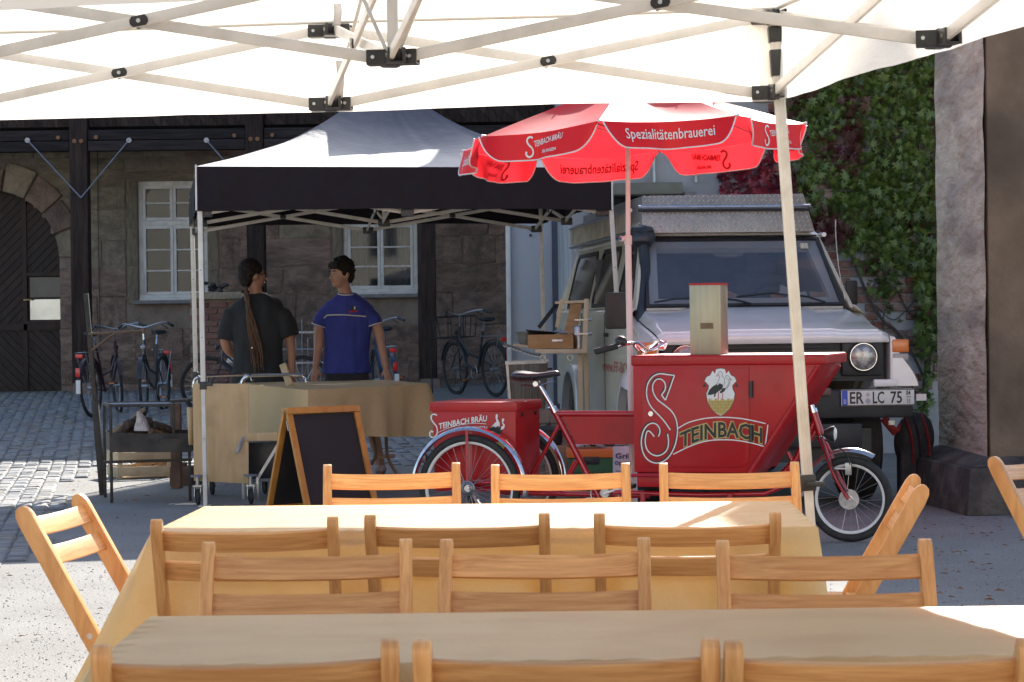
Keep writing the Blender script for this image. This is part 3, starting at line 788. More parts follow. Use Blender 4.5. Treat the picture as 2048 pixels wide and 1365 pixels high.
# ================================================================== SUNLIT HOUSE ACROSS THE COURTYARD (unseen, added for warm fill light and window reflections)
opp = thing('added_courtyard_house', 'pale rendered house across the courtyard, added unseen behind the viewer for warm fill light', 'building', (0, -17, 0))
och = mat('ochre_render', (0.52, 0.49, 0.43), rough=.95, c2=(0.60, 0.57, 0.51), scale=1.2, world=True, bump=.1, bscale=14, spec=.1)
q = MB(); q.box((0, -19, 4.2), (44, 4, 8.4)); q.build('wall', och, opp, world=True)
q = MB(); q.add([(-22.5, -16.4, 8.3), (22.5, -16.4, 8.3), (22.5, -21, 12), (-22.5, -21, 12), (-22.5, -25, 8.3), (22.5, -25, 8.3)], [(0, 1, 2, 3), (3, 2, 5, 4)]); q.build('roof', bpy.data.materials['roof_tiles'], opp, world=True, thick=.2, smooth_a=0)
for iz, z in enumerate((2.0, 5.4)):
    for k in range(9):
        x = -18 + 4.5 * k
        q = MB(); q.box((x, -16.98, z), (1.15, .08, 1.7)); wfr = q.build('window', M['win_white'], opp, world=True, bevel=.01)
        for sx in (-.27, .27): q = MB(); q.box((x + sx, -16.93, z), (.44, .02, 1.5)); q.build('pane', M['dark_room'], wfr, world=True)

# ================================================================== TALL GREY PANEL
pan = thing('grey_panel', 'tall pale grey panel with white edge strip standing left of the van', 'panel', (0.1, 22.5, 0))
a = P(1018, 405, 22.5); b = P(1108, 850, 22.5)
q = MB(); q.box(((a.x + b.x) / 2, 22.53, (a.z + b.z) / 2 + .0), (b.x - a.x, .05, a.z - b.z)); q.build('board', mat('grey_panel_paint', (0.40, 0.42, 0.45), rough=0.55, c2=(0.46, 0.47, 0.50), scale=1.5, dirt=(0.3, 0.3, 0.3), dscale=3, damt=.3), pan, world=True, bevel=.004)
q = MB(); q.box((a.x - .015, 22.5, (a.z + b.z) / 2), (.045, .12, a.z - b.z)); q.build('edge_strip', M['win_white'], pan, world=True, bevel=.004)
q = MB(); q.box((b.x + .03, 22.52, (a.z + b.z) / 2), (.055, .1, a.z - b.z)); q.build('side_strip', mat('dark_blue_strip', (0.05, 0.06, 0.10), rough=0.5, c2=(0.07, 0.08, 0.12), scale=5), pan, world=True)
for py in (459, 471):
    q = MB(); c = P(1061, py, 22.5); q.cyl(c, c + V((0, -.03, 0)), .014, n=8); q.build('bolt', M['black_plastic'], pan, world=True)
# ================================================================== WHITE POP-UP TENT OVERHEAD
wt = thing('white_popup_tent', 'white pop-up tent overhead with pale scissor frame and black joints', 'tent', (0, 6.6, 0))
LZ, UZ, EZ, VZ = 2.045, 2.30, 2.345, 2.02
nd = dict(C=(.905, 7.86), M=(-.625, 8.08), L=(-2.13, 8.28), R=(1.205, 6.38), H=(-.335, 6.68), K=(-1.83, 6.9), c=(1.51, 4.92), m=(-.04, 5.2), l=(-1.54, 5.46))
def nv(k, z): return V((nd[k][0], nd[k][1], z))
HUBLO = LZ - .01
def truss(a, b):
    A, B = nv(a, 0), nv(b, 0); d = (B - A).normalized(); off = V((d.y, -d.x, 0)) * .014
    up = V((0, 0, 1))
    for s, (z0, z1) in ((1, (LZ, UZ)), (-1, (UZ, LZ))):
        p = V((A.x, A.y, z0)) + d * .045 + off * s; q = V((B.x, B.y, z1)) - d * .045 + off * s
        mb = MB(); mb.bar(p, q, .013, .034, up); mb.build('truss_bar', M['tent_alu'], wt, world=True, bevel=.003)
    mid = (A + B) / 2 + V((0, 0, (LZ + UZ) / 2)); ang = math.atan2(UZ - LZ, (B - A).length)
    # black pivot cover with a screw
    for s in (-1, 1):
        mb = MB(); T = Matrix.Translation(mid + off * 1.55 * s) @ Matrix(((d.x, off.x * 71, 0, 0), (d.y, off.y * 71, 0, 0), (0, 0, 1, 0), (0, 0, 0, 1))) @ Matrix.Rotation(ang * (1 if s > 0 else 1), 4, 'Y')
        prof = [(-.028, -.006), (-.020, -.016), (.020, -.016), (.028, -.006), (.028, .006), (.020, .016), (-.020, .016), (-.028, .006)]
        mb.prism(prof, .008, T @ Matrix.Translation((0, -.004, 0))); pc = mb.build('pivot_cover', M['black_plastic'], wt, world=True, bevel=.002)
        mb = MB(); o_ = off.normalized() * s; c = mid + off * 1.55 * s + o_ * .0035; mb.cyl(c, c + o_ * .003, .0065, n=10); mb.build('screw', M['screw'], pc, world=True)
for a, b in (('C', 'M'), ('M', 'L'), ('C', 'R'), ('R', 'c'), ('R', 'H'), ('H', 'K'), ('L', 'K'), ('K', 'l'), ('M', 'H'), ('H', 'm'), ('c', 'm'), ('m', 'l')): truss(a, b)
adj = dict(C='MR', M='CLH', L='MK', R='CcH', H='RKMm', K='LlH', c='Rm', m='clH', l='mK')
for k, ns in adj.items():
    for z in (LZ, UZ):
        mb = MB(); p = nv(k, z); mb.box(p, (.042, .042, .052))
        for nb in ns:
            d = (nv(nb, z) - p).normalized(); w = V((d.y, -d.x, 0))
            for s in (-1, 1): mb.bar(p + d * .012 + w * .021 * s, p + d * .075 + w * .021 * s, .011, .044)
            mb.bar(p + d * .012 + V((0, 0, -.020)), p + d * .075 + V((0, 0, -.020)), .046, .006)
        jo = mb.build('joint_block', M['black_plastic'], wt, world=True, bevel=.003)
        for nb in ns:
            d = (nv(nb, z) - p).normalized(); w = V((d.y, -d.x, 0))
            for s in (-1, 1):
                c = p + d * .055 + w * .026 * s; mb = MB(); mb.cyl(c, c + w * .004 * s, .0055, n=8); mb.build('screw', M['screw'], jo, world=True)
# inner supports rising to the peak
PK = V((-.335, 6.68, 3.12))
mb = MB(); mb.bar(nv('H', LZ), PK - V((0, 0, .1)), .032, .032, (1, 0, 0)); mb.build('peak_pole', M['tent_alu'], wt, world=True, bevel=.003)
for dx, dy in ((.42, -.25), (-.40, .28)):
    mb = MB(); mb.bar(nv('H', LZ) + V((.01 * (1 if dx > 0 else -1), 0, 0)), nv('H', 2.95) + V((dx, dy, 0)), .012, .026, (0, 1, 0)); mb.build('strut', M['tent_alu'], wt, world=True, bevel=.003)
mb = MB(); a = nv('M', LZ) + V((.01, 0, 0)); mb.bar(a, nv('H', 2.9) + V((.05, .5, 0)), .012, .026, (0, 1, 0)); mb.build('strut', M['tent_alu'], wt, world=True, bevel=.003)
# legs
foot = {'C': (.145, 0), 'L': (-.08, 0), 'c': (.1, -.05), 'l': (-.1, -.05)}
for k in 'CLcl':
    A = nv(k, UZ + .02); B = nv(k, 0) + V((foot[k][0], foot[k][1], 0)); d = (B - A).normalized()
    s1 = A + (B - A) * .69
    mb = MB(); mb.bar(A, s1, .036, .036, (0, 1, 0))
    for t in (-.012, 0, .012): mb.bar(A + V((t, -.019, 0)), s1 + V((t, -.019, 0)), .004, .003, (0, 1, 0))
    mb.build('leg', M['cream_steel'], wt, world=True, bevel=.003)
    mb = MB(); mb.bar(s1 - d * .05, B, .029, .029, (0, 1, 0)); mb.build('inner_leg', M['cream_steel'], wt, world=True, bevel=.003)
    mb = MB(); mb.bar(s1 - d * .02, s1 + d * .035, .050, .046, (0, 1, 0)); mb.bar(s1 + V((-.01, -.03, -.01)), s1 + V((.055, -.03, -.012)), .02, .018); mb.build('leg_clamp', M['black_plastic'], wt, world=True, bevel=.003)
    mb = MB(); mb.box(B + V((0, 0, .004)), (.09, .09, .008)); mb.build('foot_plate', M['steel'], wt, world=True)
    for z0, z1 in ((2.10, 2.19), (2.215, 2.27)):
        t0 = (2.32 - z0) / 2.32; mb = MB(); p = A + (B - A) * t0; mb.bar(p, A + (B - A) * ((2.32 - z1) / 2.32), .046, .046, (0, 1, 0)); mb.build('leg_sleeve', M['black_plastic'], wt, world=True, bevel=.004)
# roof fabric: four slightly sagging faces, valance hanging below the eave
rn = random.Random(2)
def roof_face(mb, a, b, ez, pk, ex=1.15, sag=.05, n=26, wr=.006):
    A, B = V((a[0], a[1], ez)), V((b[0], b[1], ez))
    def fn(u, v):
        e = A.lerp(B, u); p = e.lerp(V((pk.x, pk.y, ez)), v)
        z = ez + (pk.z - ez) * v ** ex - sag * math.sin(math.pi * u) * (1 - v) * v * 2.2
        z += wr * noise.noise(V((p.x * 2.2, p.y * 2.2, 1))) * min(1, 4 * v)
        return V((p.x, p.y, z))
    mb.grid(fn, n, n)
def valance(mb, a, b, z0, z1, n=60, wr=.008, out=(0, 0), scal=0.0):
    A, B = V((a[0], a[1], 0)), V((b[0], b[1], 0)); d = (B - A).normalized(); w = V((d.y, -d.x, 0))
    def fn(u, v):
        p = A.lerp(B, u); z = z1 + (z0 - z1) * v
        k = wr * (noise.noise(V((p.x * 3, p.y * 3, z * 2))) * 2 + .8 * noise.noise(V((p.x * 9, p.y * 9, z * 3)))) * (0.3 + v)
        z += (0.010 * noise.noise(V((p.x * 1.2, p.y * 1.2, 8))) + scal * math.sin(math.pi * u)) * v
        return V((p.x, p.y, z)) + w * k
    mb.grid(fn, n, 8)
o_ = .05
cen = V((-.33, 6.65, 0))
def outw(k, s=1.018): p = V((nd[k][0], nd[k][1], 0)); q = cen + (p - cen) * s; return (q.x, q.y)
ring_ = ['C', 'R', 'c', 'm', 'l', 'K', 'L', 'M']
mb = MB()
for i in range(8): roof_face(mb, outw(ring_[i]), outw(ring_[(i + 1) % 8]), EZ, PK, n=18)
mb.build('roof_fabric', M['canopy'], wt, world=True, smooth_a=80)
mb = MB()
for i in range(8): valance(mb, outw(ring_[i]), outw(ring_[(i + 1) % 8]), VZ, EZ)
mb.build('valance', M['canopy'], wt, world=True, smooth_a=80)
mb = MB()                                            # hem seam along the eave and bottom
for i in range(8):
    a, b = outw(ring_[i], 1.010), outw(ring_[(i + 1) % 8], 1.010)
    mb.tube([(a[0], a[1], EZ - .012), ((a[0] + b[0]) / 2, (a[1] + b[1]) / 2, EZ - .016), (b[0], b[1], EZ - .012)], .006, 6)
mb.build('hem', mat('canopy_hem', (0.50, 0.47, 0.43), rough=.8, c2=(0.56, .53, .48), scale=12), wt, world=True)
# gathered corner cloth and clear hanging straps
mb = MB(); c0 = nv('C', 0)
def cf(u, v):
    z = 2.33 - .31 * v; w = .085 * (1 - v) ** .8 + .012
    return V((c0.x - .015 - w * (1 - u) + .03 * u, c0.y + .014 - .004 * math.sin(math.pi * u) - .004 * math.sin(u * 14), z + .012 * math.sin(u * 5)))
mb.grid(cf, 14, 12); mb.build('corner_cloth', M['canopy'], wt, world=True, smooth_a=80)
strapm = mat('clear_strap', (0.62, 0.60, 0.58), rough=.35, c2=(.7, .68, .66), scale=6, trans=.3)
for px, pa, pb, Y in ((674, 8, 52, 8.0), (679, 122, 196, 8.03)):
    mb = MB(); a = P(px, pa, Y); b = P(px, pb, Y)
    mb.grid(lambda u, v: V((a.x - .014 + .028 * u + .004 * math.sin(v * 4), Y - .012 * math.sin(v * 3), a.z + (b.z - a.z) * v)), 2, 8); mb.build('clear_strap', strapm, wt, world=True, thick=.002)

# ================================================================== BLACK POP-UP TENT
bt = thing('black_popup_tent', 'black pop-up tent with sunlit peaked roof sheltering the grill stand', 'tent', (-1, 18, 0))
BN = dict(a=(-2.19, 16.2), b=(.725, 16.85), c=(.26, 19.9), d=(-2.71, 19.6))
BE, BV = 2.385, 2.105
bpk = V((-1.0, 18.2, 3.30))
bc = V((-1.0, 18.2, 0))
def bo(k, s=1.012): p = V((BN[k][0], BN[k][1], 0)); q = bc + (p - bc) * s; return (q.x, q.y)
mb = MB()
def bface(a, b):
    A, B = V((*bo(a), BE)), V((*bo(b), BE))
    def fn(u, v):
        p = A.lerp(B, u).lerp(V((bpk.x, bpk.y, BE)), v)
        z = BE + (bpk.z - BE) * (0.50 * v + 0.50 * v ** 3.5) - .10 * math.sin(math.pi * u) * (v * (1 - v)) * 3.2 * (.4 + v)
        z += .012 * noise.noise(V((p.x * 1.7, p.y * 1.7, 2))) * min(1, 5 * v)
        z += .010 * abs(noise.noise(V((u * 9, 2.0, v * 1.2)))) * min(1, 5 * v)
        return V((p.x, p.y, z))
    mb.grid(fn, 44, 34)
for a, b in ('ab', 'bc', 'cd', 'da'): bface(a, b)
mb.build('roof_fabric', M['black_canopy'], bt, world=True, smooth_a=70)
for a, b in ('ab', 'bc', 'cd', 'da'):
    mb = MB(); valance(mb, bo(a), bo(b), BV - (.03 if a == 'a' else 0), BE - .002, wr=.012, scal=.012); mb.build('valance', mat('black_valance', (.020, .014, .016), rough=.8, c2=(.02, .017, .022), scale=7, bump=.1, bscale=10, spec=.2) if 'black_valance' not in bpy.data.materials else bpy.data.materials['black_valance'], bt, world=True, smooth_a=80)
mb = MB(); p0 = bo('a'); p1 = bo('b')
for p in (p0, p1): mb.tube([(p[0], p[1] - .02, BE + .01), (p[0], p[1] - .022, BV - .03)], .007, 6)
mb.build('piping', M['tent_alu'], bt, world=True)
def bleg(k, foot, z1=BE - .02):
    A = V((BN[k][0], BN[k][1] + (.03 if k in 'ab' else -.03), z1)); B = V((foot[0], foot[1], gz(*foot)))
    s1 = A.lerp(B, .64); d = (B - A).normalized()
    mb = MB(); mb.bar(A, s1, .034, .034, (0, 1, 0)); mb.build('leg', M['cream_steel'], bt, world=True, bevel=.003)
    mb = MB(); mb.bar(s1 - d * .05, B, .028, .028, (0, 1, 0)); mb.build('inner_leg', M['cream_steel'], bt, world=True, bevel=.003)
    mb = MB(); mb.bar(s1 - d * .02, s1 + d * .035, .048, .044, (0, 1, 0)); mb.bar(s1 + V((0, -.025, 0)), s1 + V((.07, -.025, .0)), .02, .02); mb.build('leg_clamp', M['black_plastic'], bt, world=True, bevel=.003)
    mb = MB(); mb.box(B + V((0, 0, .005)), (.09, .09, .01)); mb.build('foot_plate', M['steel'], bt, world=True)
    for t in (.1, .3, .5, .8):
        mb = MB(); p = A.lerp(B, t) + V((0, -.0175 if t < .6 else -.0145, 0)); mb.cyl(p, p + V((0, -.002, 0)), .004, n=6); mb.build('pin_hole', M['black_plastic'], bt, world=True)
bleg('a', (P(411, 1015, 16.08).x, 16.08)); bleg('b', (P(1258, 950, 16.85).x, 16.85)); bleg('c', (P(1092, 830, 19.9).x, 19.9)); bleg('d', (P(394, 800, 19.6).x, 19.6))
bl, bu = 2.06, 2.30
def btruss(A, B):
    for (z0, z1), s in (((bl, bu), 1), ((bu, bl), -1)):
        d = (B - A).normalized(); w = V((d.y, -d.x, 0)) * .013 * s
        mb = MB(); mb.bar(V((A.x, A.y, z0)) + w, V((B.x, B.y, z1)) + w, .012, .028); mb.build('truss_bar', M['cream_steel'], bt, world=True, bevel=.002)
    mb = MB(); mb.box((A + B) / 2 + V((0, 0, (bl + bu) / 2)), (.05, .05, .03)); mb.build('pivot_cover', M['black_plastic'], bt, world=True, bevel=.004)
g = {k: bc + (V((*BN[k], 0)) - bc) * .97 for k in 'abcd'}
mids = {k: (g[k[0]] + g[k[1]]) / 2 for k in ('ab', 'bc', 'cd', 'da')}
for k in mids: btruss(g[k[0]], mids[k]); btruss(mids[k], g[k[1]])
for k in mids: btruss(mids[k], bc)
for p in list(g.values()) + list(mids.values()) + [bc]:
    for z in (bl, bu): mb = MB(); mb.box(p + V((0, 0, z)), (.09, .09, .055)); mb.build('joint_block', M['black_plastic'], bt, world=True, bevel=.006)
mb = MB(); mb.bar(bc + V((0, 0, bl)), bpk - V((0, 0, .05)), .03, .03, (1, 0, 0)); mb.build('peak_pole', M['cream_steel'], bt, world=True)

# ================================================================== RED UMBRELLA
UY = 13.75
um = thing('red_parasol', 'red parasol with scalloped lettered flaps and slim pole behind the red cargo trike', 'parasol', (.72, UY, 0))
ucx = P(1263, 275, UY).x; uz = 2.36
# rim corners (eight), slightly tilted canopy rising to the right
tiltx = math.atan(.045); rr = 1.035
rot0 = R_(-90 - 22.5 + 9.5)
UC = V((ucx, UY, uz)); TM = Matrix.Translation(UC) @ Matrix.Rotation(-tiltx, 4, 'Y') @ Matrix.Rotation(R_(-1.5), 4, 'X')
rim = [V((rr * math.cos(rot0 + k * math.pi / 4), rr * math.sin(rot0 + k * math.pi / 4), 0)) for k in range(8)]
apex = V((0, 0, .36))
mb = MB()
for k in range(8):
    A, B = rim[k], rim[(k + 1) % 8]
    def fn(u, v, A=A, B=B):
        p = A.lerp(B, u).lerp(V((0, 0, 0)), v); h = apex.z * (v ** 1.0) - .022 * math.sin(math.pi * u) * (1 - v) ** 2 - .05 * math.sin(math.pi * v) * math.sin(math.pi * u)
        return TM @ V((p.x, p.y, h + .004 * noise.noise(p * 5)))
    mb.grid(fn, 10, 10)
mb.build('canopy', M['umbrella'], um, world=True, smooth_a=25)
FL = .150
def flap_pt(k, u, v, off=0.0):
    A, B = rim[k], rim[(k + 1) % 8]; p = A.lerp(B, u); nrm = ((A + B) / 2).normalized()
    top = -.022 * math.sin(math.pi * u)
    s = min(u, 1 - u) * 2                              # 0 at the corner, 1 in the middle
    cut = 1 - max(0, (1 - s / .34)) ** 2.2 * .93
    flare = .035 * v * math.sin(u * 9 + k * 2) + .03 * v + .012 * math.sin(u * 23 + k) * v
    pull = (u - .5) * -.06 * v
    return TM @ (V((p.x, p.y, top - FL * v * cut)) + nrm * (flare + off) + (B - A).normalized() * pull * .6)
flap_o = []
for k in range(8):
    mb = MB(); mb.grid(lambda u, v: flap_pt(k, .004 + .992 * u, v), 36, 6)
    fo = mb.build('flap', M['umbrella'], um, world=True, smooth_a=80); flap_o.append(fo)
    mb = MB(); mb.tube([flap_pt(k, i / 60, 1) for i in range(61)], .0045, 5); mb.build('flap_trim', M['letter_white'], fo, world=True)
def flap_text(k, txt, size, u0, v0, ghost=False, sx=1.0, bold=0.0, width=None, rise=0.0):
    W = (rim[1] - rim[0]).length
    for off in ((.004, -.004) if True else (.004,)):
        mb = MB(); m_ = M['letter_white'] if off > 0 else M['letter_ghost']
        put_text(mb, txt, lambda x, y: flap_pt(k, u0 + x / W, v0 - (y + rise * x) / FL, off), size, sx=sx, bold=bold, width=width)
        mb.build('lettering', m_, flap_o[k], world=True, smooth_a=0)
def flap_S(k, u0, v0, h):
    W = (rim[1] - rim[0]).length
    S = spline([(.86, .93), (.62, 1.0), (.34, .93), (.25, .76), (.42, .58), (.68, .40), (.74, .2), (.55, .02), (.25, -.02), (.05, .12), (.12, .26)], 6)
    for off in (.004, -.004):
        mb = MB(); m_ = M['letter_white'] if off > 0 else M['letter_ghost']
        stroke(mb, [(p.x * h * .62, p.y * h) for p in S], h * .10, lambda x, y: flap_pt(k, u0 + x / W, v0 - y / FL, off)); mb.build('emblem_letter', m_, flap_o[k], world=True, smooth_a=0)
for k in range(8):
    if k % 2 == 0: flap_text(k, 'Spezialitätenbrauerei', .085, .17, .64, width=.52, bold=.0006)
    else:
        flap_S(k, .36, .86, .11); flap_text(k, 'TEINBACH BRÄU', .048, .44, .52, sx=.7, bold=.0008, width=.21, rise=.12); flap_text(k, 'ERLANGEN', .026, .53, .80, sx=.8, bold=.0005, width=.11, rise=.02)
pm = mat('parasol_pole_white', (0.72, 0.60, 0.56), rough=.35, c2=(.76, .66, .62), scale=10)
foot_u = P(1268, 1060, UY - .1)
top_u = TM @ V((0, 0, .36)); jn = P(1256, 478, UY)
mb = MB(); mb.cyl(top_u, jn, .0145, n=14); mb.build('upper_pole', pm, um, world=True)
mb = MB(); mb.cyl(jn + V((0, 0, .02)), V((foot_u.x, UY, 0.02)), .0195, n=14); mb.build('lower_pole', pm, um, world=True)
mb = MB(); mb.lathe([(.021, 0), (.024, .005), (.024, .05), (.021, .055)], Matrix.Translation(jn + V((0, 0, -.035)))); mb.cyl(jn + V((-.018, -.0, 0)), jn + V((-.045, -.02, 0)), .016, n=12); co = mb.build('pole_collar', pm, um, world=True)
mb = MB(); mb.cyl(jn + V((-.045, -.02, 0)), jn + V((-.05, -.024, 0)), .011, n=12); mb.build('screw_knob', mat('blue_knob', (.04, .05, .2), c2=(.05, .06, .25), rough=.3), co, world=True)
mb = MB(); mb.lathe([(.017, 0), (.022, .01), (.022, .04), (.017, .05)], Matrix.Translation((TM @ V((0, 0, -.02))))); mb.build('runner', pm, um, world=True)
for k in range(8):
    mb = MB(); mb.cyl(TM @ (apex * .93), TM @ (rim[k] * .985 + V((0, 0, -.004))), .004, n=6)
    ro = mb.build('rib', M['steel'], um, world=True)
    mb = MB(); mb.cyl(TM @ (rim[k] * .985 + V((0, 0, 0))), TM @ (rim[k] * 1.012 + V((0, 0, .002))), .008, n=8); mb.build('rib_tip', M['letter_white'], ro, world=True)
    mb = MB(); mb.cyl(TM @ V((0, 0, .0)), TM @ (rim[k] * .5 + V((0, 0, .185))), .0035, n=6); mb.build('stay', M['steel'], um, world=True)
mb = MB(); mb.lathe([(.16, 0), (.16, .03), (.14, .06), (.03, .075), (.03, .12), (.0, .12)], Matrix.Translation((foot_u.x, UY, 0.0))); mb.build('stand', M['black_plastic'], um, world=True)

# ================================================================== TABLES AND CLOTHS
def table(Yn, Yf, x0, x1, label, clabel, drop, seed, rz=0.0):
    t = thing('folding_table', label, 'table', ((x0 + x1) / 2, (Yn + Yf) / 2, 0), rz, 'long tables under the white tent')
    mb = MB(); mb.box((0, 0, .722), (x1 - x0 - .02, Yf - Yn - .02, .024)); mb.build('tabletop', M['beech_x'], t, bevel=.004)
    for sx in (-1, 1):
        for sy in (-1, 1):
            mb = MB(); mb.bar((sx * ((x1 - x0) / 2 - .22), sy * ((Yf - Yn) / 2 - .09), .71), (sx * ((x1 - x0) / 2 - .16), sy * ((Yf - Yn) / 2 - .07), 0), .028, .028, (0, 1, 0)); mb.build('leg', M['steel'], t, bevel=.003)
        mb = MB(); mb.bar((sx * ((x1 - x0) / 2 - .19), -(Yf - Yn) / 2 + .08, .35), (sx * ((x1 - x0) / 2 - .19), (Yf - Yn) / 2 - .08, .35), .02, .02); mb.build('stretcher', M['steel'], t)
    c = MB(); W, D = x1 - x0, Yf - Yn; rn = random.Random(seed); ph = rn.random() * 6
    zt = .741; r = .010
    # perimeter rings: top inset -> edge -> drop
    per = []; NX, NY = 90, 40
    for i in range(NX): per.append((-W / 2 + W * i / NX, -D / 2, 0, -1, i / NX * 4))
    for i in range(NY): per.append((W / 2, -D / 2 + D * i / NY, 1, 0, 4 + i / NY * 2))
    for i in range(NX): per.append((W / 2 - W * i / NX, D / 2, 0, 1, 6 + i / NX * 4))
    for i in range(NY): per.append((-W / 2, D / 2 - D * i / NY, -1, 0, 10 + i / NY * 2))
    n = len(per)
    def off(i, t):
        x, y, nx, ny, s = per[i]
        # distance to the nearest corner drives the corner fold
        dc = min(math.hypot(abs(x) - W / 2, abs(y) - D / 2), .5)
        cornerf = math.exp(-(dc / .09) ** 2)
        px, py = (x, y)
        dx = (1 if x > 0 else -1); dy = (1 if y > 0 else -1)
        fl = t * (.05 + .026 * math.sin(s * 7 + ph) + .018 * math.sin(s * 17 + ph * 2) * noise.noise(V((s, 0, seed))) * 2) * (1 if t < .5 else 1) + .03 * t * t * noise.noise(V((s * 2, t, seed)))
        px += nx * fl * (1 if x < 0 or nx == 0 else .3) + dx * cornerf * t * (.16 if dx < 0 else .03); py += ny * fl + dy * cornerf * t * .08
        return V((px, py, 0))
    c.grid(lambda u, v: V((-W / 2 + W * u, -D / 2 + D * v, zt + r + (.003 * noise.noise(V((u * W * 3, v * D * 8, seed))) + .0012 * noise.noise(V((u * W * 14, v * D * 5, seed))) + .0016 * math.exp(-((v - .5) / .012) ** 2) + .0016 * math.exp(-((u - .37) / .004) ** 2)) * (1 if 0 < u < 1 and 0 < v < 1 else 0))), 60, 24)
    rings = [[V((p[0], p[1], zt + r)) for p in per]]
    for t in (0.0, .02, .06, .12, .2, .3, .42, .55, .7, .85, 1.0):
        rings.append([off(i, t) + V((per[i][2] * .004, per[i][3] * .004, zt + r - .004 - drop * t + (.012 * math.sin(per[i][4] * 5) * t))) for i in range(n)])
    c.ring(rings, False, False)
    co = thing_cloth = c.build('tablecloth', M['cloth'], None, smooth_a=50)
    co.location = ((x0 + x1) / 2, (Yn + Yf) / 2, 0); co.rotation_euler = (0, 0, rz); WM[co.name] = Matrix.Translation(co.location)
    bm = bmesh.new(); bm.from_mesh(co.data); bmesh.ops.remove_doubles(bm, verts=bm.verts, dist=.0008); bmesh.ops.recalc_face_normals(bm, faces=bm.faces); bm.to_mesh(co.data); bm.free()
    tag(co, clabel, 'tablecloth', 'golden cloths on the long tables')
table(3.56, 4.16, -.66, 1.62, 'long folding table nearest the camera under a golden cloth', 'golden cloth on the nearest table, mostly shaded with a sunlit right end', .34, 1)
table(5.81, 6.62, -.91, .775, 'long folding table of the second row, behind the nearest one', 'golden cloth on the second table, brightly sunlit across its top', .44, 2, R_(-2))

# ================================================================== FOLDING CHAIRS
def chair_proto():
    t = thing('folding_chair', 'x', 'chair', (0, 0, 0))
    ta = R_(29.5); top = V((0, .245, .80)); bot = V((0, .245 - math.tan(ta) * .80, 0)); d = (top - bot).normalized(); L = (top - bot).length
    nrm = V((0, -d.z, d.y))                      # towards the sitter
    def fr(x): return Matrix(((1, 0, 0, x), (0, d.y, nrm.y, bot.y), (0, d.z, nrm.z, bot.z), (0, 0, 0, 1)))   # local: x, along, out
    # side posts: flat boards with rounded tops
    hw = .024
    prof = [(-hw, 0), (hw, 0), (hw, L - .05), (hw * .98, L - .03), (hw * .80, L - .012), (hw * .45, L - .002), (0, L), (-hw * .5, L - .004), (-hw * .85, L - .018), (-hw, L - .045)]
    for sx in (-1, 1):
        mb = MB(); th_ = .028
        vs = [(x0, p[1], p[0]) for x0 in (sx * .215 - th_ / 2, sx * .215 + th_ / 2) for p in prof]; n = len(prof)
        mb.add(vs, [tuple(range(n)), tuple(range(n, 2 * n))[::-1]] + [(i, i + n, (i + 1) % n + n, (i + 1) % n) for i in range(n)], fr(0))
        po = mb.build('side_post', M['beech_z'], t, bevel=.0035)
        mb = MB(); c = fr(sx * .215) @ V((sx * .011, .40 / math.cos(ta) + .07, 0)); mb.cyl(c, c + V((sx * .003, 0, 0)), .008, n=12); mb.build('bolt', M['screw'], po)
    for a0, hh in ((L - .036, .054), (L - .124, .054)):    # two bowed back slats
        mb = MB(); rings = []
        for i in range(13):
            u = i / 12 * 2 - 1; x = u * .2045; bow = -.012 * (1 - u * u) + .004
            rings.append([V((x, a0 - hh + hh * p, bow + q)) for p, q in ((0, -.006), (1, -.006), (1, .006), (0, .006))])
        Mx = fr(0); mb.ring([[Mx @ p for p in r] for r in rings]); mb.build('back_slat', M['beech_x'], t, bevel=.003)
    for sx in (-1, 1):                            # rear legs crossing to the seat front
        mb = MB(); mb.bar((sx * .188, .225, 0), (sx * .188, -.17, .425), .022, .042, (0, .5, .5)); mb.build('rear_leg', M['beech_z'], t, bevel=.003)
        mb = MB(); mb.bar((sx * .164, -.30, .428), (sx * .164, .075, .418), .02, .035, (0, 0, 1)); mb.build('seat_rail', M['beech_y'], t, bevel=.003)
    for k in range(6):
        mb = MB(); mb.box((0, -.275 + k * .066, .453 - k * .002), (.385, .056, .014)); mb.build('seat_slat', M['beech_x'], t, bevel=.003)
    for y, z in ((-.115, .165), (.17, .06)):
        mb = MB(); mb.bar((-.2, y, z), (.2, y, z), .02, .03); mb.build('stretcher', M['beech_x'], t, bevel=.003)
    return t
cp = chair_proto(); first = [True]
def chair(x, y, face, label, group='wooden folding chairs around the tables'):
    """x, y: where the top of the backrest stands; face: 0 looks at the camera, 180 looks away"""
    a = R_(face)
    ox = x - .245 * -math.sin(a); oy = y - .245 * math.cos(a)
    o = cp if first[0] else copy_tree(cp)
    if first[0]: TREE[cp.name] = kids(cp); [TREE.__setitem__(k.name, kids(k)) for k in TREE[cp.name]]
    first[0] = False
    o.location = (ox, oy, 0); o.rotation_euler = (0, 0, a)
    tag(o, label, 'chair', group)
def topx(px, Y): return P(px, 900, Y).x
TREE[cp.name] = kids(cp)
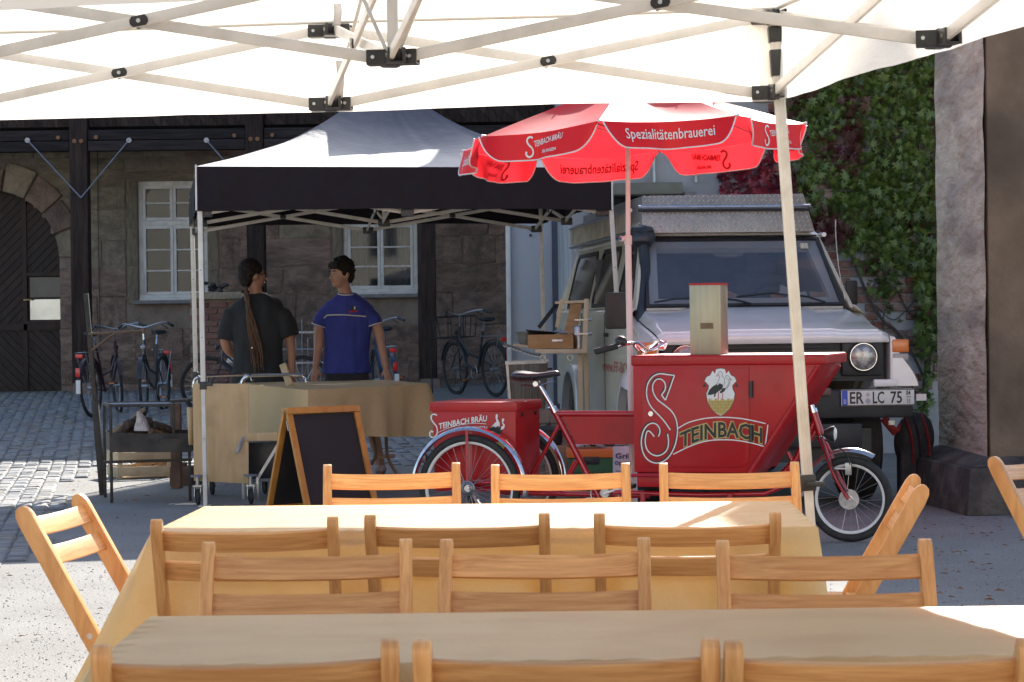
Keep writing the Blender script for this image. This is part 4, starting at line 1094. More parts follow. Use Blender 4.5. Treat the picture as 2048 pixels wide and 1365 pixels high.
for px, Y, f, lb in (
        (486, 3.43, 183, 'wooden folding chair at the bottom left of the near table, seen from behind'),
        (1127, 3.42, 178, 'wooden folding chair in the middle of the front row, seen from behind'),
        (1757, 3.38, 178, 'wooden folding chair at the bottom right corner of the picture, seen from behind'),
        (613, 5.04, 2, 'left wooden folding chair on the far side of the near table'),
        (1088, 5.02, -2.5, 'middle wooden folding chair on the far side of the near table'),
        (1644, 4.92, -3, 'right wooden folding chair on the far side of the near table, edge lit by sun'),
        (487, 5.62, 182, 'wooden folding chair at the near left of the second table, back towards the camera'),
        (912, 5.66, 178, 'wooden folding chair at the middle of the second table, back towards the camera'),
        (1373, 5.62, 177, 'wooden folding chair at the right of the second table, back towards the camera'),
        (783, 7.72, 3, 'wooden folding chair before the black chalkboard, on the far side of the second table'),
        (1120, 7.60, 0, 'wooden folding chair before the rear wheels of the red trike'),
        (1457, 7.56, -2, 'wooden folding chair before the big red box, beside the white tent leg')):
    chair(topx(px, Y), Y, f, lb)
chair(-1.275, 6.30, 81, 'wooden folding chair alone at the left end of the second table, sunlit from the side')
chair(1.185, 6.68, -97, 'wooden folding chair at the right end of the second table, seen edge-on')
chair(P(1985, 920, 7.7).x + .14, 7.87, 49, 'wooden folding chair cut off by the right picture edge, before the pillar')
# ================================================================== WHITE CAMPER VAN (front view, at the wall)
VR = V((1.75, 15.15, 0)); VA = R_(6)
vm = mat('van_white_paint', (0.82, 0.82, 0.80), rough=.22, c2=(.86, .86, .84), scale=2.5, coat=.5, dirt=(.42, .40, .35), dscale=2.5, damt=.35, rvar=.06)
vb = mat('van_black_trim', (.014, .014, .015), rough=.5, c2=(.025, .025, .025), scale=8, rvar=.1)
van = thing('camper_van', 'white off-road camper van with checker-plate roof box and snorkel, facing the camera', 'van', tuple(VR), VA)
VI = wm(van).inverted(); C0 = VI @ V((0, 0, CAMZ)); VD = VI.to_3x3()
def VL(px, py, v):
    d = VD @ ray(px, py); t = (v - C0.y) / d.y; return C0 + d * t
def VU(px, py, u):
    d = VD @ ray(px, py); t = (u - C0.x) / d.x; return C0 + d * t
vfl = mat('van_white_lit_cream', (.60, .56, .45), rough=.3, c2=(.66, .62, .50), scale=2, coat=.3, dirt=(.36, .33, .26), dscale=2, damt=.4)  # the van's white, with the flanks' creamy light put into its colour
def quad(mb, pts, off=None):
    n = len(mb.v); mb.add(pts, [tuple(range(len(pts)))])
W = .84
# lower flanks with wheel arches
def flank(sg):
    out = [(.10, .62), (.10, .98)]
    out = [(.12, 1.03), (1.05, 1.30), (5.0, 1.34), (5.02, .55)]
    def arch(c, r, n=10): return [(c + r * math.cos(math.pi * i / n), .40 + r * math.sin(math.pi * i / n)) for i in range(n + 1)]
    out += [(4.35, .52)] + arch(3.88, .47) + [(3.40, .48), (1.30, .46)] + arch(.80, .49)[:8] + [(.36, .76), (.12, .78)]
    mb = MB(); n = len(out)
    mb.add([(sg * W, v, z) for v, z in out] + [(sg * (W - .05), v, z) for v, z in out], [tuple(range(n)), tuple(range(n, 2 * n))[::-1]] + [(i, i + n, (i + 1) % n + n, (i + 1) % n) for i in range(n)])
    mb.build('side_panel', vfl, van, bevel=.006)
    # arch flare
    for c in (.80, 3.88):
        mb = MB(); pts = [(c + .50 * math.cos(math.pi * i / 14), .38 + .50 * math.sin(math.pi * i / 14)) for i in range(15 if c > 2 else 11)]
        ring = []
        for v, z in pts:
            k = V((0, v - c, z - .38)).normalized()
            o = V((sg * (W - .01), v, z)); ring.append([o + k * .035, o + k * .03 + V((sg * .045, 0, 0)), o - k * .01 + V((sg * .07, 0, 0)), o - k * .03 + V((sg * .065, 0, 0)), o - k * .03])
        mb.ring(ring); mb.build('wheel_arch', vm, van, smooth_a=50)
flank(-1); flank(1)
# greenhouse sides
ZB, ZT, WT, WB = 1.335, 1.87, .655, .785
def gpt(sg, v, t, off=0.0): return V((sg * (WB - (WB - WT) * t + off), v, ZB + (ZT - ZB) * t))
for sg in (-1, 1):
    mb = MB(); a = [gpt(sg, 1.03, 0), gpt(sg, 5.0, 0), gpt(sg, 4.9, 1), gpt(sg, 1.52, 1)]
    mb.add(a + [p - V((sg * .03, 0, 0)) for p in a], [(0, 1, 2, 3), (7, 6, 5, 4), (0, 4, 5, 1), (1, 5, 6, 2), (2, 6, 7, 3), (3, 7, 4, 0)]); mb.build('cabin_side', vfl, van, bevel=.01)
    for v0, v1, s0 in ((1.22, 1.98, .34), (2.25, 3.30, 0), (3.48, 4.78, 0)):
        def wpoly(i, off):
            a, b, c, e = v0 + i, v1 - i, .06 + i / .6, .92 - i / .6
            p = [(a + .05, c), (b - .06, c), (b, c + .1), (b - .02, e - .1), (b - .08, e), (a + s0 + .10, e), (a + s0 * .85 + .03, e - .1), (a, c + .1)]
            return [gpt(sg, v, t, off) for v, t in p]
        mb = MB(); o1, o2 = wpoly(0, .004), wpoly(.035, .006); n = 8
        mb.add(o1 + o2, [(i, (i + 1) % n, n + (i + 1) % n, n + i) for i in range(n)]); fr = mb.build('side_window', vb, van, smooth_a=0, thick=.008)
        mb = MB(); mb.add(wpoly(.03, .003), [tuple(range(8))]); mb.build('pane', M['van_glass'] if 'van_glass' in M else M.setdefault('van_glass', mat('tinted_van_glass', (.012, .014, .016), rough=.05, c2=(.02, .022, .024), scale=2, spec=.8)), fr, smooth_a=0)
    for v0, z0, z1 in ((2.12, .55, 1.86), (3.38, .9, 1.3)):
        mb = MB(); mb.bar((sg * (W + .001), v0, .55), (sg * (W + .001), v0, 1.32), .004, .008, (1, 0, 0)); mb.build('door_seam', vb, van)
    mb = MB(); mb.add([(sg * W, 1.0, ZB - .035), (sg * W, 5.0, ZB + .0), (sg * (WB - .01), 5.0, ZB + .02), (sg * (WB - .01), 1.0, ZB + .02)], [(0, 1, 2, 3)]); mb.build('shoulder', vfl, van, thick=.01)
    mb = MB(); mb.tube([gpt(sg, 1.45, 1, .02) + V((0, 0, .0)), gpt(sg, 4.92, 1, .02)], .018, 6); mb.build('rain_gutter', vm, van)
mb = MB(); mb.add([(-WT, 1.50, ZT), (WT, 1.50, ZT), (WT, 4.9, ZT), (-WT, 4.9, ZT), (-WT + .05, 1.6, ZT + .06), (WT - .05, 1.6, ZT + .06), (WT - .05, 4.8, ZT + .06), (-WT + .05, 4.8, ZT + .06)], [(0, 1, 5, 4), (1, 2, 6, 5), (2, 3, 7, 6), (3, 0, 4, 7), (4, 5, 6, 7), (3, 2, 1, 0)]); mb.build('roof', vm, van, bevel=.015)
mb = MB(); mb.add([(-W, 5.0, .55), (W, 5.0, .55), (W, 5.0, ZB), (WT, 4.9, ZT), (-WT, 4.9, ZT), (-W, 5.0, ZB)], [(0, 1, 2, 3, 4, 5)]); mb.build('rear_panel', vm, van, smooth_a=0, thick=.03)
# windscreen: frame measured from its corners
c = [VL(1293, 622, 1.03), VL(1690, 611, 1.03), VL(1636, 476, 1.50), VL(1284, 481, 1.50)]
cc = sum(c, V((0, 0, 0))) / 4
sym = (abs(c[0].x) + abs(c[1].x)) / 2; symt = (abs(c[2].x) + abs(c[3].x)) / 2
zb_, zt_ = (c[0].z + c[1].z) / 2, (c[2].z + c[3].z) / 2
c = [V((-sym, 1.03, zb_)), V((sym, 1.03, zb_)), V((symt, 1.50, zt_)), V((-symt, 1.50, zt_))]
nrm = (c[1] - c[0]).cross(c[3] - c[0]).normalized()
def inset(k, o=0): m_ = sum(c, V((0, 0, 0))) / 4; return [m_ + (p - m_) - V((math.copysign(k, (p - m_).x), 0, 0)) - (c[3] - c[0]).normalized() * math.copysign(k, (p - m_).z) + nrm * o for p in c]
def frame(nm, m_, k0, k1, o, t):
    mb = MB(); a, b = inset(k0, o), inset(k1, o)
    mb.add(a + b, [(i, (i + 1) % 4, 4 + (i + 1) % 4, 4 + i) for i in range(4)]); return mb.build(nm, m_, van, smooth_a=0, thick=t)
frame('windscreen_surround', vm, -.095, .006, -.022, .05)
frame('windscreen_seal', vb, -.006, .028, .012, .018)
mb = MB(); mb.add(inset(.02, .006), [(0, 1, 2, 3)]); ws = mb.build('windscreen', glassy('windscreen_glass', (.10, .125, .17), .02, .42), van, smooth_a=0)
# interior
mb = MB(); mb.box((0, 1.50, 1.22), (1.45, .55, .2)); mb.build('dashboard', vb, van, bevel=.04)
seatm = mat('van_seat_cloth', (.10, .11, .13), rough=.9, c2=(.15, .16, .18), scale=10)
for u in (-.38, .38):
    mb = MB(); mb.box((u, 2.25, 1.30), (.46, .14, .62)); mb.box((u, 2.27, 1.68), (.25, .10, .17)); mb.build('seat', seatm, van, bevel=.05, seg=3)
mb = MB(); mb.torus((.38, 1.68, 1.36), (0, -.85, .5), .19, .014, 30, 8); mb.build('steering_wheel', vb, van)
mb = MB(); mb.box((0, 3.2, 1.0), (1.5, .04, 1.5)); mb.build('partition', seatm, van)
mb = MB(); mb.box((0, 2.9, .55), (1.5, 4.1, .05)); mb.build('floor', vb, van)
p = VL(1457, 508, 1.52); mb = MB(); mb.ball(p, (.115, .02, .030), 16, 8); mb.build('rear_view_mirror', mat('mirror_back', (.45, .45, .45), c2=(.5, .5, .5), rough=.5), van)
paper = mat('paper_white', (.75, .74, .70), c2=(.65, .63, .6), scale=6, rough=.7); orange = mat('brochure_orange', (.60, .22, .05), c2=(.55, .40, .25), scale=9, rough=.5)
for (px, py, w, h, m_, nm, tl) in ((1577, 585, .13, .09, paper, 'letter_sheet', .3), (1600, 592, .10, .06, paper, 'letter_sheet', -.2), (1463, 596, .09, .10, orange, 'brochure', .4), (1555, 592, .09, .05, orange, 'brochure', -.3), (1636, 590, .12, .05, orange, 'brochure', .1), (1655, 596, .12, .05, paper, 'letter_sheet', 0)):
    q = VL(px, py, 1.16); mb = MB(); mb.box((0, 0, 0), (w, .006, h)); 
    for p in mb.v: p.rotate(Matrix.Rotation(R_(-40), 3, 'X')); p.rotate(Matrix.Rotation(tl, 3, 'Y')); p += q
    mb.build(nm, m_, van)
q = VL(1608, 492, 1.42); mb = MB(); mb.add([q + V((a, b * .66, b)) for a, b in ((-.028, -.02), (.028, -.02), (.028, .02), (-.028, .02))], [(0, 1, 2, 3)]); mb.build('toll_sticker', mat('sticker_cream', (.7, .66, .5), c2=(.35, .33, .3), scale=50), ws, smooth_a=0)
def wiper(pts):
    mb = MB(); mb.tube([V(p) for p in pts[0]], .008, 6); mb.tube([V(p) for p in pts[1]], .007, 6); mb.build('wiper', vb, van)
def W_(px, py, o=.03):
    d = VD @ ray(px, py); n0 = nrm; t = (c[0] - C0).dot(n0) / d.dot(n0); return C0 + d * t + n0 * o
wiper(([W_(1502, 614), W_(1470, 606), W_(1430, 603)], [W_(1308, 611), W_(1350, 604), W_(1440, 603)]))
wiper(([W_(1650, 611), W_(1615, 600), W_(1590, 596)], [W_(1472, 600), W_(1540, 592), W_(1600, 600)]))
# bonnet: creased top, front lip
bl = VL(1450, 692, .12); bz = VL(1700, 667, .12).z
Wr, Wf = sym + .06, .775
mb = MB(); cols = [-1, -.93, -.62, -.52, 0, .52, .62, .93, 1]
def bh(uu, v):
    k = (v - .12) / .93; base = bz + (zb_ - .015 - bz) * (k ** .85)
    w = abs(uu); add = 0.0
    add += .022 if w < .52 else (.022 * (.62 - w) / .10 if w < .62 else 0)
    if w > .93: add -= .045 * (w - .93) / .07
    return base + add * min(1, .35 + k)
rings = []
for j in range(13):
    v = .12 + .93 * j / 12; k = j / 12; ww = Wf + (Wr - Wf) * k
    rings.append([V((uu * ww, v, bh(uu, v))) for uu in cols])
mb.add([p for r in rings for p in r], [(i * 9 + j, i * 9 + j + 1, (i + 1) * 9 + j + 1, (i + 1) * 9 + j) for i in range(12) for j in range(8)])
lip = [V((uu * Wf, .10, bh(uu, .12) - .02)) for uu in cols]; lip2 = [V((uu * Wf, .09, bz - .062)) for uu in cols]
mb.add(rings[0] + lip + lip2, [(i + a, i + a + 1, i + a + 10, i + a + 9) for a in (0, 9) for i in range(8)])
mb.build('bonnet', vm, van, smooth_a=30, thick=.012)
for sg in (-1, 1):                                   # wings beside the bonnet
    mb = MB(); r = []
    for j in range(9):
        k = j / 8; v = .08 + 1.0 * k; w0 = Wf + (Wr - Wf) * k + .006; zt = bh(1, max(v, .12)) - .006
        r.append([V((sg * w0, v, zt)), V((sg * (w0 + .03), v, zt - .006)), V((sg * (W + .0 * k), v, zt - .06)), V((sg * (W + .005), v, zt - .16)), V((sg * (W - .02), v, zt - .30)), V((sg * w0, v, zt - .30))])
    mb.ring(r); mb.build('wing', vm, van, smooth_a=50, bevel=0)
# fascia
gz1 = bz - .064; gz0 = VL(1745, 762, .08).z
mb = MB(); mb.box((0, .20, (gz0 + gz1) / 2), (1.50, .12, gz1 - gz0)); mb.build('grille_back', vb, van)
for k in range(5):
    z = gz0 + .025 + (gz1 - gz0 - .05) * k / 4; mb = MB(); mb.box((0, .115, z), (.86, .02, .014)); mb.build('grille_bar', vb, van, bevel=.003)
hl = VL(1745, 714, .07)
lens = mat('headlight_lens', (.22, .21, .20), rough=.25, c2=(.50, .49, .47), scale=22, coat=.6, metal=.4, mid=(.42, .58))
for sg in (-1, 1):
    u = sg * .60; z = hl.z
    mb = MB(); mb.box((u, .13, z), (.285, .05, gz1 - gz0 - .0)); sq = mb.build('headlight_bezel', vb, van, bevel=.02)
    ho = MB(); T = Matrix.Translation((u, .105, z)) @ Matrix.Rotation(math.pi / 2, 4, 'X')
    ho.lathe([(.098, -.01), (.105, .012), (.098, .020), (.090, .018), (.088, .0)], T, 32); hh = ho.build('headlight', M['chrome'] if False else vb, van)
    ho = MB(); ho.lathe([(.088, .0), (.084, .014), (.068, .022), (.04, .028), (.0, .030)], T, 32); ho.build('lens', lens, hh)
    ho = MB(); ho.torus((u, .088, z), (0, -1, 0), .090, .004, 36, 6); ho.build('chrome_ring', M['chrome'], hh)
amber = mat('amber_plastic', (.75, .20, .02), rough=.25, c2=(.65, .15, .02), scale=12, coat=.5)
for sg in (-1, 1):
    mb = MB(); mb.box((sg * (Wf + .075), .13, VL(1799, 692, .1).z), (.115, .12, .088)); i_ = mb.build('indicator', amber, van, bevel=.012)
    mb = MB(); mb.box((sg * (Wf + .075), .13, VL(1799, 692, .1).z - .075), (.11, .12, .05)); mb.build('side_lamp', mat('grey_lens' + str(sg), (.35, .35, .35), rough=.3, c2=(.4, .4, .4)), van, bevel=.012)
    mb = MB(); r = []                                # bulging white front corner over the wheel
    za, zb2 = VL(1800, 716, .1).z, VL(1800, 772, .1).z
    for j in range(9):
        t = j / 8; z = za + (zb2 - za) * t; w = .86 + .10 * math.sin(t * 1.45)
        r.append([V((sg * .79, .07, z)), V((sg * w, .07 - .02 * t, z)), V((sg * (w + .03), .14, z)), V((sg * (w + .03), .40, z + .02)), V((sg * .79, .40, z + .02))])
    if sg: mb.ring(r); mb.build('wheel_flare', vm, van, smooth_a=40)
    mb = MB(); mb.box((sg * .735, .05, zb2 + .022), (.16, .04, .05)); mb.build('corner_panel', vm, van, bevel=.01)
# bumper, plate
b0, b1 = VL(1760, 836, -.02).z, VL(1760, 778, -.02).z
mb = MB(); mb.box((0, .02, (b0 + b1) / 2), (1.80, .14, b1 - b0)); mb.build('bumper', vb, van, bevel=.025)
mb = MB(); mb.box((0, .0, b0 - .11), (1.1, .12, .16)); mb.build('bumper_guard', vb, van, bevel=.02)
mb = MB(); e = VL(1842, 795, -.05); mb.box((e.x + .0, -.054, e.z), (.07, .004, .045)); mb.build('reflector_patch', paper, van)
mb = MB(); e = VL(1655, 784, -.06); mb.bar(e + V((-.30, 0, 0)), e + V((.02, 0, 0)), .05, .05); mb.build('tow_bar', mat('rusty_bar', (.12, .07, .05), rough=.6, metal=.3, c2=(.2, .13, .1), scale=9), van, bevel=.01)
pl, pr = VL(1683, 798, -.075), VL(1829, 793, -.075); pt, pb = VL(1756, 779, -.075).z, VL(1756, 812, -.075).z
pw, ph = pr.x - pl.x, pt - pb; po = V((pl.x, -.075, (pt + pb) / 2))
mb = MB(); mb.box((pl.x + pw / 2, -.066, po.z), (pw, .012, ph)); plate = mb.build('number_plate', mat('plate_white', (.72, .72, .70), c2=(.66, .66, .64), scale=9, rough=.35), van, bevel=.004)
def pf_(x, y): return V((pl.x + x * pw, -.0735, pb + y * ph))
mb = MB(); mb.add([pf_(.008, .04), pf_(.085, .04), pf_(.085, .96), pf_(.008, .96)], [(0, 1, 2, 3)]); mb.build('blue_band', mat('plate_blue', (.02, .07, .45), c2=(.02, .08, .5), rough=.4), plate, smooth_a=0)
def pfo(x, y): return V((pl.x + x * pw, -.0745, pb + y * ph))
mb = MB()
for t, x0, w, h, y0 in (('ER', .105, .20, .98, .16), ('LC', .42, .165, .98, .16), ('75', .665, .165, .98, .16), ('04', .885, .06, .42, .62), ('11', .895, .045, .42, .12)):
    vs, fs, tw = letters(t, 1.0, 1, 0, .018); 
    if t in ('04', '11'): hs = .30
    else: hs = .70
    mb.add([pfo(x0 + v.x / tw * w, y0 + v.y / .70 * hs) for v in vs], fs)
mb.add([pfo(.885, .50), pfo(.955, .50), pfo(.955, .535), pfo(.885, .535)], [(0, 1, 2, 3)])
mb.add([pfo(*q) for q in ((.003, .02), (.997, .02), (.997, .06), (.003, .06))] + [pfo(*q) for q in ((.003, .94), (.997, .94), (.997, .98), (.003, .98))], [(0, 1, 2, 3), (4, 5, 6, 7)])
mb.build('plate_lettering', M['ink'], plate, smooth_a=0)
mb = MB(); vs, fs, tw = letters('D', 1.0); mb.add([pfo(.03 + v.x / tw * .035, .15 + v.y * .38) for v in vs], fs); mb.build('plate_letter', M['letter_white'], plate, smooth_a=0)
for y0, r_ in ((.68, .13), (.30, .17)):
    mb = MB(); mb.add([pfo(.362 + r_ * math.cos(a) * .21, y0 + r_ * math.sin(a)) for a in [k * math.pi / 8 for k in range(16)]], [tuple(range(16))]); mb.build('plate_seal', mat('seal_grey%d' % int(r_ * 100), (.35, .38, .42) if r_ > .15 else (.6, .4, .4), c2=(.45, .45, .45), scale=60), plate, smooth_a=0)
# wheels
tread = M['black_rubber']
for c_ in (.80, 3.88):
    for sg in (-1, 1):
        T = Matrix.Translation((sg * .72, c_, .385)) @ Matrix.Rotation(math.pi / 2 * sg, 4, 'Y')
        mb = MB(); mb.lathe([(.20, -.10), (.33, -.11), (.375, -.085), (.385, -.04), (.385, .04), (.375, .085), (.33, .11), (.20, .10)], T, 36); w = mb.build('wheel', tread, van)
        mb = MB(); mb.lathe([(.21, .02), (.21, .09), (.19, .09), (.17, .03), (.07, .02), (.06, .08), (0, .09)], T, 24); mb.build('rim', M['cream_steel'], w)
mb = MB(); mb.box((0, 2.4, .42), (1.3, 4.6, .22)); mb.build('chassis', vb, van)
# mirrors, snorkel, aerial
p = VL(1703, 586, 1.15); mb = MB(); mb.box(p, (.085, .05, .18)); mb.build('door_mirror', vb, van, bevel=.02); mb = MB(); mb.bar(p + V((-.02, .02, -.07)), V((.80, 1.25, 1.36)), .02, .02); mb.build('mirror_arm', vb, van)
p = VU(1232, 622, -.97); mb = MB(); mb.box(p, (.15, .06, .25)); mb.build('door_mirror', vb, van, bevel=.02)
sm = mat('snorkel_plastic', (.02, .024, .032), rough=.38, c2=(.03, .035, .045), scale=7)
mb = MB(); us = -W + .02
a = VL(1284, 478, 1.42); b_ = VL(1283, 640, .95); c2_ = VL(1297, 700, .62); 
mb.tube(spline([(a.x, a.y, a.z + .0), (a.x, a.y - .12, a.z - .25), (b_.x - .0, b_.y + .05, b_.z), (c2_.x, c2_.y, c2_.z), (c2_.x + .06, c2_.y - .15, c2_.z - .02)], 6), .040, 10, flat=(1, 1.25)); mb.build('snorkel', sm, van, smooth_a=60)
mb = MB(); T = Matrix.Translation((a.x, a.y, a.z - .02)); mb.lathe([(.06, -.04), (.075, -.01), (.095, 0), (.10, .03), (.085, .06), (.09, .075), (.075, .10), (.03, .115), (0, .12)], T, 24); mb.build('snorkel_head', sm, van)
p = VL(1325, 695, .40); mb = MB(); mb.box((p.x - .0, .5, p.z), (.22, .35, .13)); mb.build('snorkel_base', sm, van, bevel=.03)
mb = MB(); mb.tube(spline([VL(1690, 600, 1.05), VL(1678, 540, 1.05), VL(1672, 480, 1.06), VL(1671, 440, 1.07)], 4), .004, 5); mb.build('aerial', M['steel'], van)
# roof box of tread plate
tp = mat('tread_plate', (.34, .32, .29), rough=.42, metal=.55, c2=(.42, .40, .36), scale=7, rvar=.1, dirt=(.22, .2, .17), dscale=4, damt=.4)
f0 = [VL(1284, 474, 1.42), VL(1630, 464, 1.42), VL(1612, 379, 1.42), VL(1287, 396, 1.42)]
bx0 = (f0[0].x + f0[3].x) / 2; zb0 = max(ZT + .02, (f0[0].z + f0[1].z) / 2); zt0 = (f0[2].z + f0[3].z) / 2
mb = MB(); fr_ = [V((f0[0].x, 1.42, zb0)), V((f0[1].x, 1.42, zb0)), V((f0[2].x, 1.50, zt0)), V((f0[3].x, 1.50, zt0 - .01))]
bk_ = [V((p.x, 4.6, p.z)) for p in fr_]
mb.add(fr_ + bk_, [(0, 1, 2, 3), (7, 6, 5, 4), (0, 4, 5, 1), (1, 5, 6, 2), (2, 6, 7, 3), (3, 7, 4, 0)]); rb = mb.build('roof_box', tp, van, bevel=.008)
mb = MB(); hgt = zt0 - zb0
nrow, ncol = 9, 36
for r in range(nrow):
    for k in range(ncol):
        t = (r + .5) / nrow; x0 = fr_[0].x + (fr_[3].x - fr_[0].x) * t; x1 = fr_[1].x + (fr_[2].x - fr_[1].x) * t
        x = x0 + .01 + (x1 - x0 - .02) * (k + .5) / ncol; z = zb0 + hgt * t; v = 1.42 + .08 * t - .0015
        if abs(t - .62) < .07: continue
        sg = 1 if (r + k) % 2 else -1
        dx, dz = .0175 * math.cos(R_(45)), .0175 * math.sin(R_(45)) * sg; nx, nz2 = -dz * .34, dx * .34
        mb.add([(x - dx, v, z - dz), (x + nx, v - .005, z + nz2 * 1), (x + dx, v, z + dz), (x - nx, v - .005, z - nz2)], [(0, 1, 2), (0, 2, 3)])
mb.build('tread_lugs', mat('tread_lug', (.62, .60, .55), rough=.3, metal=.7, c2=(.56, .54, .5), scale=9), rb, smooth_a=0, kind='stuff')
for dz in (.0, .028):
    mb = MB(); z = zb0 + hgt * .58 + dz; t = .58; xa = fr_[0].x + (fr_[3].x - fr_[0].x) * t; xb = fr_[1].x + (fr_[2].x - fr_[1].x) * t
    mb.tube([(xa - .03, 1.44, z), (xb + .01, 1.44, z)], .010, 8); mb.build('chrome_rail', M['chrome'] if dz else vb, rb)
# side rack with ribs
mb = MB(); zr0, zr1 = ZT + .03, ZT + .19
for z in (zr0, zr1): mb.tube([(-WT - .07, 1.55, z), (-WT - .07, 4.9, z)], .016, 6)
mb.build('rack_rail', M['steel'], van)
mb = MB()
for k in range(46): v = 1.6 + 3.25 * k / 45; mb.cyl((-WT - .07, v, zr0), (-WT - .07, v, zr1), .012, n=5)
mb.build('rack_ribs', tp, van, kind='stuff')
mb = MB(); mb.add([(-WT - .05, 1.55, zr0 - .01), (-WT - .05, 4.9, zr0 - .01), (-WT + .10, 4.9, zr1 + .08), (-WT + .10, 1.55, zr1 + .08)], [(0, 1, 2, 3)]); mb.build('rack_side', tp, van, thick=.01)
# red lettering on the flank
mb = MB(); q0 = VU(1206, 741, -W); q1 = VU(1256, 741, -W)
put_text(mb, 'www.FF-BOU.de', lambda x, y: V((-W - .003, 0, 0)) + V((0, q0.y + (q1.y - q0.y) * x, q0.z + y * .9)), .12, width=1.35, bold=.002); mb.build('flank_lettering', mat('faded_red_print', (.45, .12, .10), c2=(.5, .2, .17), scale=20), van, smooth_a=0)
mb = MB(); mb.box((-W - .01, 2.0, 1.16), (.02, .14, .03)); mb.build('door_handle', vb, van, bevel=.006)
# ================================================================== RED CARGO TRIKE
TA = R_(-18); TR = P(1268, 1075, 13.05); TR.z = 0
tk = thing('cargo_trike', 'red cargo tricycle with a large lettered box and chrome fenders', 'cargo trike', tuple(TR), TA)
TI = wm(tk).inverted(); TC = TI @ V((0, 0, CAMZ)); TD = TI.to_3x3()
def TL(px, py, v=0.0):
    d = TD @ ray(px, py); t = (v - TC.y) / d.y; return TC + d * t
RED, RT = M['red'], M['red_tube']
# --- wheels
def spokes(mb, c, r0, r1, n, w):
    for k in range(n):
        a = 2 * math.pi * k / n; b = a + (.9 if (k // 2) % 2 else -.9) * .5; s = w if k % 2 else -w
        mb.cyl(c + V((r0 * math.cos(b + 0), s, r0 * math.sin(b))), c + V((r1 * math.cos(a), 0, r1 * math.sin(a))), .0013, n=4)
def wheel(c, r, tyre_r=.022, hub=.024, n=32, par=tk, disc=False, rimm=None):
    ax = (0, 1, 0)
    mb = MB(); mb.torus(c, ax, r - tyre_r, tyre_r, 64, 12); w = mb.build('wheel', M['black_rubber'], par)
    mb = MB(); mb.torus(c, ax, r - tyre_r * 2.05, .011, 64, 8, flat=(1.1, 1.2)); mb.build('rim', rimm or M['letter_white'], w)
    mb = MB(); spokes(mb, c, hub, r - tyre_r * 2.2, n, .028); mb.build('spokes', M['steel'], w, smooth_a=0)
    mb = MB(); mb.cyl(c - V((0, .045, 0)), c + V((0, .045, 0)), hub * .7, n=14); mb.cyl(c - V((0, .030, 0)), c - V((0, .026, 0)), hub, n=18); mb.cyl(c + V((0, .026, 0)), c + V((0, .03, 0)), hub, n=18); mb.cyl(c - V((0, .06, 0)), c + V((0, .06, 0)), .007, n=8); mb.build('hub', M['chrome'], w)
    if disc:
        mb = MB(); T = Matrix.Translation(c - V((0, .035, 0))) @ Matrix.Rotation(math.pi / 2, 4, 'X'); mb.lathe([(.03, 0), (.058, 0), (.058, .003), (.03, .003)], T, 30)
        for k in range(12):
            a = k * math.pi / 6; 
        mb.build('brake_disc', M['chrome'], w)
    return w
rh = TL(939, 992, -.05); fh = TL(1700, 994, .33)
RR, FR = .310, .244
rh.z = RR; fh.z = FR
wheel(rh, RR); rf = V((rh.x, .72, RR)); wheel(rf, RR)
wheel(fh, FR, .024, .03, 24, disc=True)
# chain ring at near hub
mb = MB(); mb.torus(rh - V((0, .035, 0)), (0, 1, 0), .038, .006, 24, 4); mb.torus(rh - V((0, .042, 0)), (0, 1, 0), .028, .006, 20, 4); mb.build('sprocket', M['steel'], tk)
# fenders of the rear wheels
def fender(c, r, a0, a1, w, nm='fender', m_=None):
    mb = MB(); rings = []
    for i in range(33):
        a = a0 + (a1 - a0) * i / 32; d = V((math.cos(a), 0, math.sin(a)))
        rings.append([c + d * (r + h) + V((0, q, 0)) for q, h in ((-w, -.012), (-w * .8, .0), (-w * .4, .008), (0, .011), (w * .4, .008), (w * .8, 0), (w, -.012), (w * .75, -.007), (0, .005), (-w * .75, -.007))])
    mb.ring(rings); return mb.build(nm, m_ or M['chrome'], tk, smooth_a=60)
for y in (-.05, .72):
    c = V((rh.x, y, RR)); fender(c, RR + .038, R_(-8), R_(172), .030)
    for s in (-.034, .034):
        mb = MB(); mb.bar(c + V((0, s, RR + .03)), c + V((0, s, .02)), .016, .005, (0, 1, 0)); mb.build('fender_strut', RT, tk)
# tail lamp
p = TL(849, 918, -.05); mb = MB(); mb.box(p, (.03, .035, .05)); mb.build('tail_lamp', mat('tail_lamp_dark', (.08, .01, .012), rough=.2, c2=(.1, .1, .12), scale=9), tk, bevel=.01)
# --- rear box
a = TL(857, 826, 0); b = TL(1025, 826, 0); top = TL(940, 812, 0).z; bot = TL(940, 985, 0).z; BD = .47
bx0, bx1 = a.x, b.x
mb = MB(); mb.add([(bx0 + .012, 0.06, bot), (bx1 - .006, .06, bot), (bx1 - .006, BD + .06, bot), (bx0 + .012, BD + .06, bot), (bx0, .06, top), (bx1, .06, top), (bx1, .06 + BD, top), (bx0, .06 + BD, top)], [(3, 2, 1, 0), (4, 5, 6, 7), (0, 1, 5, 4), (1, 2, 6, 5), (2, 3, 7, 6), (3, 0, 4, 7)])
rbx = mb.build('rear_box', RED, tk, bevel=.006)
mb = MB(); zz = TL(940, 812, 0).z; mb.box(((bx0 + bx1) / 2, BD / 2 + .06, zz - .008), (bx1 - bx0 + .024, BD + .024, .055)); mb.build('lid', RED, rbx, bevel=.006)
for k in (.25, .8):
    mb = MB(); mb.cyl((bx1 - .002, .06 + BD * k, zz - .06 + .0), (bx1 + .008, .06 + BD * k, zz - .06), .011, n=10); mb.build('bolt', M['black_plastic'], rbx)
